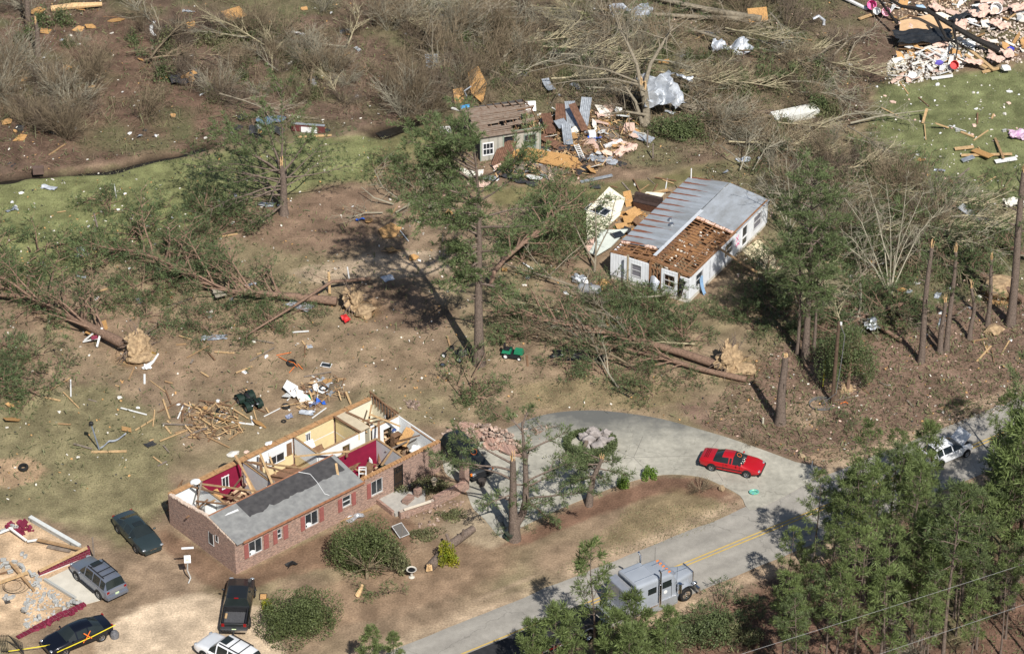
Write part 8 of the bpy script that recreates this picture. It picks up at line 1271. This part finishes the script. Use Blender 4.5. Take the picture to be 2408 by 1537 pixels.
panel([(1100,215),(1125,205),(1145,228),(1135,255),(1108,240)], [1.9,2.1,1.3,.5,.9], .05, OSB, "torn chipboard sheet leaning up behind the shed", "chipboard_sheet", "chipboard"); panel([(1065,232),(1090,228),(1092,248),(1070,252)], [.9,1.0,.4,.3], .05, PLY, "plywood flap left of the blue drum", "plywood_sheet", "plywood sheet"); mb = MB(); mb.lathe([(0,-.4),(.28,-.4),(.3,0),(.28,.4),(0,.4)], 16, Matrix.Rotation(1.35, 4, 'Y')); o = mb.build("blue_drum", mat("sky_blue_plastic", s2l(80,150,200),.5,.1,3), smooth=True); o.location = G(1095,254,.35); tag(o, "sky blue plastic drum lying behind the shed", "drum"); mb = MB(); mb.tube([G(1094,240,.3),G(1097,225,1.4),G(1092,214,1.9),G(1108,203,2.2)], .06, 7); one(mb, "downpipe", METAL, "bent grey downpipe sticking up behind the shed", "pipe"); mb = MB(); mb.bar(G(1062,254,.2), G(1098,264,.25), .2, .1); one(mb, "white_beam", WHITEBOARD, "white board lying under the blue drum", "board")
mb = MB(); p0 = G(1392,318,.35); mb.box(tuple(p0),(.6,.6,.7),.2); one(mb, "white_appliance", WHITE, "small white appliance standing in the shed wreckage", "appliance"); crumple(G(1398,328,.15), 1.2, .6, .1, .3, BLUE, "blue_tarp", "bright blue tarp heap by the white appliance", "tarp", 36); crumple(G(848,518,.1), .8, .35, 0, .25, BLUE, "blue_cloth", "bright blue cloth left of the tall pine's boughs", "cloth", 37)
for u, v, rz in ((1425,300,.7),(1440,320,.7)): 
    mb = MB(); [mb.box((0,-.5+.2*k,.0),(1.3,.15,.03)) for k in range(6)]; [mb.box((x,0,-.05),(.08,1.2,.06)) for x in (-.5,.5)]; o = mb.build("pallet", GREYBOARD); o.location = G(u,v,.2); o.rotation_euler = (.1,.1,rz); tag(o, "grey wooden pallet in the shed wreckage, "+("rear one" if v == 300 else "front one"), "pallet")
mb = MB(); mb.bar(G(1421,345,.2), G(1462,330,.35), .35, .2); one(mb, "white_cooler_lid", WHITE, "long white box lying right of the shed wreckage", "box"); mb = MB(); A, B = G(1355,340,.5), G(1372,378,.2); d = (B-A).normalized(); nn = Vector((-d.y,d.x,0)); [mb.bar(A+nn*s_, B+nn*s_, .06, .06) for s_ in (-.2,.2)]; [mb.bar(A.lerp(B,t)-nn*.2, A.lerp(B,t)+nn*.2, .07, .04) for t in np.linspace(.05,.95,9)]; one(mb, "ladder", WHITEBOARD, "white ladder-like slatted frame in the shed wreckage", "ladder")
for u, v, s_ in ((1475,350,1.2),(1460,362,1.0),(1440,258,.9),(1420,270,1.2)): crumple(G(u,v,.1), s_*1.2, s_*.8, .3, .3, INSUL, "insulation", lab("pink insulation heap", *G(u,v)[:2]), "insulation", u)["group"] = "pink insulation heaps by the shed"
# ------------------------------------------------------------------ torn metal in the wood
crumple(G(1545,215,2.4), 2.6, 2.8, .2, 1.3, METAL_W, "sheet_metal", "big crumpled pale metal sheet wrapped round the snapped hardwood", "metal sheet", 41, 20, 1.15, 0, .015, .9); crumple(G(1585,222,1.4), 1.2, 2.6, .5, .6, METAL_W, "sheet_metal", "hanging tongue of pale metal right of the snapped hardwood", "metal sheet", 42, 12, 1.2, 0, .015, .7); crumple(G(1600,185,1.2), 2.0, .8, -.2, .5, METAL, "sheet_metal", "grey twisted metal arm right of the snapped hardwood", "metal sheet", 43, 12, 1.2)
crumple(G(1482,40,.2), 3.6, 2.6, .1, .5, METAL_W, "sheet_metal", "crumpled white metal sheet between the top logs", "metal sheet", 44, 14, .9, .25); crumple(G(1400,50), 1.6, 1.2, -.2, .4, METAL, "sheet_metal", "smaller shiny metal crumple left of the white sheet", "metal sheet", 45, 12, 1.6); crumple(G(1720,120,.2), 3.4, 1.6, .05, .9, METAL_W, "crushed_tank", "crushed white metal tank in the brush below the top logs", "tank", 46, 14, 1.0); crumple(G(1985,832,.6), 0.1, .1, 0, .1, METAL, "metal_scrap", "x", "x", 47) if False else None
mb = MB(); A, B = G(1820,288), G(1915,268); d = (B-A).normalized(); c0 = (A+B)/2; mb.box((0,0,.4),(4.2,1.1,.75)); o = mb.build("white_box_section", mat("dirty_white_box", s2l(214,214,206),.7,.08,1.5)); o.location = c0; o.rotation_euler = (.15,0,math.atan2(d.y,d.x)); tag(o, "long white box section lying in the brush", "box section")
crumple(G(1310,130,.2), 1.2, 1.0, .3, .4, TARP, "dark_scrap", "dark crumpled scrap in the brush above the shed", "scrap", 48); crumple(G(1020,155,.3), 1.5, .5, .6, .2, METAL, "metal_scrap", "pale bent metal strip below the thicket's corrugated sheet", "metal strip", 49); crumple(G(1230,178,.2), .9, .6, .2, .25, METAL, "metal_scrap", "small silver scrap in the brush above the shed", "scrap", 50)
corr(2300,510,3.6,.9,.9,.15,METAL,"long bent silver sheet among boughs at the far right",.6,.2); crumple(G(1930,540,.3), 2.4, .8, .1, .4, METAL, "metal_scrap", "grey torn metal behind the tall right-hand pine", "metal scrap", 51); crumple(G(2050,772,.9), 1.2, 1.0, .3, .4, METAL_W, "metal_scrap", "white and blue torn metal above the cedar", "metal scrap", 52); crumple(G(2050,758,1.3), .5, .9, .3, .4, METAL, "metal_scrap", "grey metal flap above the torn white metal", "metal scrap", 53)
mb = MB(); mb.grid(lambda a, b: (G(360-8*math.sin(a*3.1),92-32*a).x+.3*b, G(360-8*math.sin(a*3.1),92-32*a).y, .35+.1*math.sin(a*20)), 12, 2, .04); one(mb, "white_strip", WHITE, "curled white strip standing out on the brown slope", "strip")
mb = MB(); mb.tube([G(120,21,.35),G(170,14,.5),(G(240,10,.45))], [.28,.3,.2], 8); one(mb, "split_log", SPLINT, "pale split log at the upper left", "log"); crumple(G(435,188,.2), 2.6, 2.0, .3, .35, TARP, "roofing_felt", "black felt draped over the plywood heap on the brown slope", "roofing felt", 54); panel([(425,192),(462,175),(468,195),(440,205)], [.5,.6,.4,.3], .04, OSB, "torn chipboard on the felt heap", "chipboard_sheet", "chipboard")
mb = MB(); mb.box((0,0,.08),(1.9,1.4,.04)); o = mb.build("chipboard_sheet", OSB); o.location = G(550,34,.2); o.rotation_euler = (.3,0,.6); tag(o, "square chipboard sheet lying alone on the brown slope", "chipboard"); mb = MB(); mb.box((0,0,0),(1.8,1.3,.04)); o = mb.build("chipboard_sheet", OSB); o.location = G(1782,35,.8); o.rotation_euler = (.9,0,.2); tag(o, "orange chipboard sheet standing at the pale logs' end", "chipboard")
mt = thing("trailer_piece", "maroon trailer panel with white end at the lawn's far edge", "panel", G(725,310), -.15); mb = MB(); mb.box((0,0,.35),(2.9,.12,.7)); mb.build("maroon_side", mat("dull_maroon", s2l(104,58,56),.7,.2,3), mt); mb = MB(); mb.box((.1,-.12,.25),(1.4,.06,.5)); mb.build("white_insert", TRIMW, mt); mb = MB(); mb.box((0,0,.73),(2.9,.25,.06)); mb.build("metal_edge", METAL, mt); board(G(700,322,.1), G(780,318,.15), .2, .1, PINEBOARD, "long yellow board under the maroon trailer panel"); crumple(G(640,285,.2), 2.4, 1.0, .5, .3, mat("blue_grey_sheet", s2l(96,116,136),.6,.2,3), "tarp", "blue-grey sheet hanging by the dark felt behind the lone pine", "sheet", 55); crumple(G(625,310,.1), 3.0, 1.2, 0, .3, TARP, "roofing_felt", "black felt spread behind the lone yard pine", "roofing felt", 56); mb = MB(); mb.box(tuple(G(90,400,.3)),(.9,.5,.6),.1); one(mb, "brown_box", mat("grey_brown_box", s2l(104,86,78),.9,.15,3), "grey-brown box at the ditch edge", "box")
mb = MB(); mb.grid(lambda a, b: (G(470+42*a,232-14*a).x, G(470+42*a,232-14*a).y+.25*b*(1-a*.6), .3+.3*a), 6, 2, .03); one(mb, "white_siding_piece", WHITE, "white torn siding splinter on the brown slope", "siding"); mb = MB(); mb.bar(G(686,74,.15), G(716,82,.2), .4, .05); one(mb, "white_board", WHITEBOARD, "white flat board on the slope left of the thicket", "board")
# ------------------------------------------------------------------ flattened white house
rubble("house_rubble","heap of white plaster and splintered white boards of the flattened house","rubble",[(2085,150),(2140,110),(2230,100),(2290,130),(2260,165),(2180,190),(2120,205),(2088,190)],900,.11,mat("white_plaster_rubble",(.66,.62,.56),.9,.12,6,rand=.3),21,.7,3.4); rubble("house_rubble","strewn white and pink scraps right of the flattened house","rubble",[(2230,20),(2420,0),(2420,150),(2330,150),(2250,90)],900,.11,mat("mixed_pale_rubble",(.62,.52,.44),.9,.15,6,rand=.5),22,.4,3.4); rubble("house_rubble","splinters and scraps behind the black roof felt","rubble",[(2030,-20),(2300,-20),(2260,30),(2120,60)],600,.1,mat("mixed_tan_rubble",(.5,.38,.27),.9,.2,6,rand=.5),23,.4,3.6)
panel([(2115,70),(2190,60),(2240,85),(2235,105),(2190,115),(2112,118)], [.9,1.2,1.0,.7,.6,.5], .12, mat("chipboard_pale", s2l(214,178,138),.9,.12,2), "pale decking sheet under the torn black felt", "roof_deck", "roof deck"); crumple(G(2170,88,.9), 5.2, 2.4, .12, .3, mat("black_shiny_felt",(.025,.027,.03),.4,.3,2,spec=.5), "roofing_felt", "large torn black roof felt on the flattened house", "roofing felt", 61, 20, 1.0); crumple(G(2270,38,.6), 3.2, 1.0, .6, .3, mat("black_shiny_felt",(.025,.027,.03)), "roofing_felt", "rolled strip of black felt behind the black tree", "roofing felt", 62)
for u, v, s_ in ((2215,98,2.2),(2310,30,2.6),(2350,60,2.0),(2260,60,1.8),(2370,128,1.6),(2340,140,1.6),(2290,148,1.6),(2135,62,1.8),(2400,20,2),(2200,20,1.6),(2330,5,2)): crumple(G(u,v,.6), s_, s_*.6, R.uniform(0,3), .3, INSUL, "insulation", lab("pink insulation sheet", *G(u,v)[:2]), "insulation", u)["group"] = "pink insulation sheets"
for a, b, lb in (((2282,118,.8),(2338,165,.4),"thick tan beam at the flattened house's right end"),((2270,128,.9),(2320,160,.5),"second tan beam beside the thick one"),((2020,45,.3),(2090,20,.4),"yellow board left of the black tree"),((2190,185,.2),(2240,178,.25),"white plank at the foot of the rubble heap"),((2310,170,.1),(2350,160,.3),"short yellow stick right of the rubble heap")): board(G(*a), G(*b), .3, .12, PINEBOARD if "white" not in lb else WHITEBOARD, lb)
for u, v, m, r, lb, nm in ((2048,22,PINK,.45,"bright pink tub left of the black tree","tub"),(2082,38,mat("light_pink_plastic",(.8,.4,.5),.5,.1,3),.42,"light pink tub right of the bright pink one","tub"),(2242,163,RED,.4,"red bucket lying at the rubble's foot","bucket"),(2210,157,mat("violet_blue",(.15,.12,.5),.7,.2,3),.45,"violet blue cloth left of the red bucket","cloth"),(2060,36,WHITE,.35,"white bottle shape between the pink tubs","bottle"),(2375,125,mat("navy_blue",(.04,.05,.4),.6,.2,3),.4,"blue box at the right edge of the rubble","box"),(2365,168,WHITE,.5,"white jug shape on the lawn right of the rubble","jug"),(2340,30,WHITE,.55,"white foam roll among the pink scraps","foam_roll"),(2165,28,mat("pale_blue_box",(.4,.55,.7),.6,.1,3),.5,"pale blue box above the black felt","box")):
    mb = MB()
    if nm in ("tub","bucket","foam_roll","bottle"): mb.lathe([(0,0),(r*.8,0),(r,r*1.3),(r*.9,r*1.3),(r*.7,.1),(0,.1)], 12, Matrix.Translation((0,0,.4)) @ Matrix.Rotation(1.0, 4, 'X'))
    else: mb.blob((0,0,.4), (r,r*.7,r*.6), u, .3, 1)
    o = mb.build(nm, m); o.location = G(u,v,.25); tag(o, lb, nm)
mb = MB(); A, B = G(2170,118,.9), G(2210,140,.7); d = (B-A).normalized(); nn = Vector((-d.y,d.x,0)); [mb.bar(A+nn*s_, B+nn*s_, .12, .1) for s_ in (-.6,.6)]; [mb.bar(A.lerp(B,t)-nn*.6, A.lerp(B,t)+nn*.6, .1, .1) for t in (0,.5,1)]; one(mb, "window_frame", WHITEBOARD, "white window frame lying on the rubble heap", "window frame"); mb = MB(); mb.bar(G(1985,-5,.4), G(2040,22,.3), .3, .15); one(mb, "white_post", WHITEBOARD, "white porch post at the top right left of the tubs", "post"); mb = MB(); mb.tube([G(1912,45,.9),G(1925,38,1.1),G(1938,48,.6),G(1937,60,.2)], .14, 7); one(mb, "white_duct", METAL_W, "bent white duct hanging in the brush left of the flattened house", "duct")
# far right lumber pile
for k, (a, b, w_, m, lb) in enumerate((((2245,350,.2),(2290,345,.3),.4,PINEBOARD,"short wide board at the left of the far lumber pile"),((2260,365,.2),(2380,362,.3),.3,PINEBOARD,"long tan board in front of the far lumber pile"),((2290,352,.3),(2330,368,.5),.7,OSB,"orange sheet on the far lumber pile"),((2340,325,.2),(2360,372,.5),.2,TANBOARD,"slanting brown board over the far lumber pile"),((2340,380,.2),(2390,372,.3),.5,WHITEBOARD,"white wide board at the far lumber pile"),((2262,378,.2),(2290,368,.4),.5,METAL,"grey sheet at the far lumber pile's foot"),((2260,310,.1),(2290,322,.1),.2,PINEBOARD,"pale board alone on the far green lawn"),((2250,420,.2),(2280,395,.9),.16,GREYBOARD,"grey stick leaning below the far lumber pile"),((2230,300,.1),(2200,290,.8),.2,PINEBOARD,"upright tan board left on the far lawn"),((2170,290,.1),(2180,255,1.2),.22,PINEBOARD,"tan split post standing at the brush's edge"))): board(G(*a), G(*b), w_, .08, m, lb)
crumple(G(2400,320,.1), 2.0, 1.6, 0, .4, mat("purple_pink_cloth", s2l(170,120,170),.9,.3,3,col2=s2l(220,200,205)), "cloth_heap", "purple and pink cloth heap at the right edge", "cloth", 65); crumple(G(2385,480,.1), 1.8, 1.2, 0, .3, FOAM, "foam_heap", "white scraps by the edge pine trunk", "scraps", 66)
# ------------------------------------------------------------------ scattered boards, plywood and scraps
def scatter(poly, n, kinds, grp, seed):
    rnd = random.Random(seed)
    for u, v in sample(poly, n, rnd):
        p = G(u, v); kind = rnd.choice(kinds); rz = rnd.uniform(0, 3.14); z = rnd.uniform(.04, .16)
        if kind == 'board':
            m, tone = rnd.choice(((PINEBOARD,"pale"),(PINEBOARD,"pale"),(PINEBOARD,"pale"),(TANBOARD,"tan"),(TANBOARD,"tan"),(BROWNBOARD,"brown"),(BROWNBOARD,"brown"),(GREYBOARD,"grey"),(GREYBOARD,"grey"),(WHITEBOARD,"white"))); L_ = rnd.uniform(.35, 2.6); d = Vector((math.cos(rz), math.sin(rz), rnd.uniform(-.03,.06)))*L_/2; p.z = z+abs(d.z)
            mb = MB(); mb.bar(-d, d, rnd.uniform(.06,.16), .045); o = mb.build("board", m, None, tuple(p)); lb, ct = f"{'long' if L_ > 2 else 'short' if L_ < 1 else 'medium'} {tone} board lying", "board"
        elif kind == 'ply':
            k = rnd.randint(4, 6); s_ = rnd.uniform(.25, .8); m, tone = rnd.choice(((OSB,"orange chipboard"),(PLY,"tan plywood"))); mb = MB(); mb.prism([(s_*math.cos(6.283*i/k+rnd.uniform(-.3,.3))*rnd.uniform(.7,1.2), s_*.7*math.sin(6.283*i/k)*rnd.uniform(.7,1.2)) for i in range(k)], -.012, .012); p.z = z+.1; o = mb.build("plywood_scrap", m, None, tuple(p)); o.rotation_euler = (rnd.uniform(-.4,.5), rnd.uniform(-.3,.3), rz); lb, ct = f"{'large' if s_ > .55 else 'small'} {tone} scrap lying", "plywood scrap"
        elif kind == 'sheet':
            m, tone = rnd.choice(((WHITEBOARD,"white"),(FOAM,"off-white"),(WPL,"white"),(PLY,"tan"),(INSUL,"pink"))); a_, b_ = rnd.uniform(.3,1.1), rnd.uniform(.2,.6); mb = MB(); mb.prism([(a_*math.cos(1.257*i+rnd.uniform(-.4,.4)), b_*math.sin(1.257*i+rnd.uniform(-.4,.4))) for i in range(5)], -.015, .015); p.z = rnd.uniform(.15,.6); o = mb.build("sheet_piece", m, None, tuple(p)); o.rotation_euler = (rnd.uniform(-.6,.6), rnd.uniform(-.5,.5), rz); lb, ct = f"{'large' if a_ > .7 else 'small'} torn {tone} sheet lying", "sheet"
        elif kind in ('white','pink'):
            s_ = rnd.uniform(.1, .3); mb = MB(); mb.blob((0,0,.05), (s_,s_*.7,s_*.4), rnd.randint(0,99), .45, 1, 1.8); m = (WHITE if rnd.random() < .6 else FOAM) if kind == 'white' else INSUL; o = mb.build("scrap" if kind == 'white' else "insulation_tuft", m, None, tuple(p), rz); lb, ct = ("white scrap lying" if kind == 'white' else "pink insulation tuft lying"), ("scrap" if kind == 'white' else "insulation")
        elif kind == 'felt':
            s_ = rnd.uniform(.3, .8); o = crumple(p, s_*1.4, s_, rz, .1, TARP, "felt_scrap", "", "felt scrap", rnd.randint(0,99), 5); lb, ct = "black felt scrap lying", "felt scrap"
        elif kind == 'metal':
            s_ = rnd.uniform(.3, .9); o = crumple(p, s_*1.6, s_*.7, rz, .2, rnd.choice((METAL,METAL_W)), "metal_scrap", "", "metal scrap", rnd.randint(0,99), 6); lb, ct = "crumpled metal scrap lying", "metal scrap"
        l_ = lab(lb, p.x, p.y); tag(o, l_, ct, GL.setdefault(l_, grp))
B_ = ['board']*5; scatter([(420,960),(520,945),(600,985),(560,1030),(450,1040)], 26, B_+['ply'], 'lumber heaped behind the brick house', 87); scatter([(660,920),(800,890),(820,930),(720,975)], 26, ['board','board','white','white','metal','felt','sheet'], 'household wreckage behind the roofless rooms', 88); scatter([(2085,150),(2140,105),(2230,95),(2300,125),(2270,165),(2180,190),(2110,200)], 70, ['sheet'], "sheets on the flattened house's heap", 84); scatter([(2240,15),(2420,0),(2420,150),(2330,150),(2250,90)], 50, ['sheet','sheet','sheet','board'], "sheets right of the flattened house", 85); scatter([(2040,-10),(2300,-10),(2260,40),(2110,60)], 36, ['sheet','board','board'], "sheets behind the black felt", 86); scatter([(380,950),(700,930),(820,900),(880,910),(700,1000),(540,1060),(430,1110),(340,1090)], 40, B_*2+['ply','white','white','felt'], "boards strewn behind the brick house", 71); scatter([(0,900),(260,860),(400,900),(400,1010),(180,1080),(0,1040)], 26, B_+['white','ply'], "boards strewn on the left of the yard", 72)
scatter([(380,780),(720,780),(800,860),(780,900),(560,900),(400,870)], 24, B_+['white'], "boards strewn on the upper yard", 73); scatter([(1160,250),(1480,250),(1520,330),(1480,380),(1380,420),(1120,430),(1160,390),(1260,340)], 150, ['board','board','board','ply','sheet','metal','felt','white','pink','sheet'], "wreckage strewn about the grey shed", 74)
scatter([(0,20),(860,20),(860,300),(430,340),(0,400)], 95, ['ply','ply','board','white','white','white','metal','felt'], "scraps strewn over the brown wooded slope", 75); scatter([(880,20),(1900,20),(2040,200),(1900,300),(1560,280),(1100,200)], 72, ['ply','board','white','pink','pink','metal','white'], "scraps strewn through the thicket", 76)
scatter([(1640,360),(2080,340),(2400,440),(2400,760),(2100,760),(1960,640)], 70, ['ply','board','white','white','pink','metal'], "scraps strewn through the slash on the right", 77); scatter([(1880,880),(2400,780),(2400,900),(2250,960),(1960,1010)], 14, ['board','white'], "scraps on the straw by the road", 78); scatter([(2040,180),(2400,180),(2400,430),(2130,430)], 46, ['white','white','board','pink'], "scraps strewn on the far green lawn", 79)
scatter([(0,450),(560,400),(700,480),(560,760),(100,700)], 44, ['white','white','board','metal'], "scraps strewn on the left lawn", 80); scatter([(1100,600),(1400,640),(1560,720),(1500,800),(1200,720)], 22, ['ply','board','white','pink'], "scraps in front of the mobile home", 81); scatter([(820,480),(1080,430),(1150,500),(1000,620),(860,600)], 18, ['ply','board','white','pink'], "scraps around the tall pine's boughs", 82); scatter([(1440,440),(1580,420),(1640,380),(1560,460)], 12, B_+['white'], "boards behind the mobile home", 83)
panel([(890,545),(920,530),(945,540),(930,560),(900,562)], [.25,.3,.2,.15,.1], .03, PLY, "tan plywood sheet under the pale leafless branches", "plywood_sheet", "plywood sheet"); board(G(1470,470,.5), G(1570,445,.4), .18, .06, PINEBOARD, "long pale board behind the cream wall"); board(G(1480,462,.4), G(1580,448,.3), .14, .06, TANBOARD, "tan board beside the long pale one behind the cream wall"); board(G(1239,835,.04), G(1241,860,.04), .16, .05, BROWNBOARD, "short brown board in front of the lawn tractor"); board(G(1052,790,.1), G(1060,820,.1), .14, .08, TANBOARD, "stump-like stick left of the go-kart")
# tiny chips nobody could count
def chips(name, label, polys, n, m, seed): return slivers(name, label, "debris chips", polys, n, .16, .11, m, seed, .1, .4)
DV = [(WV,.45),(SV,.25),(YV,.2),(LAWNV,.1)]
chips("white_chips","tiny white scraps of plaster and paper strewn everywhere",DV+[(LV3,.12)],1500,FOAM,91); chips("tan_chips","tiny splinters of lumber and chipboard strewn everywhere",DV,1300,PLY,92); chips("pink_chips","tiny tufts of pink insulation strewn everywhere",[(SV,.5),([(1000,20),(1960,20),(2050,300),(1560,300)],.5)],700,INSUL,93); chips("dark_chips","tiny dark shingle scraps strewn everywhere",DV,900,TARP,94)
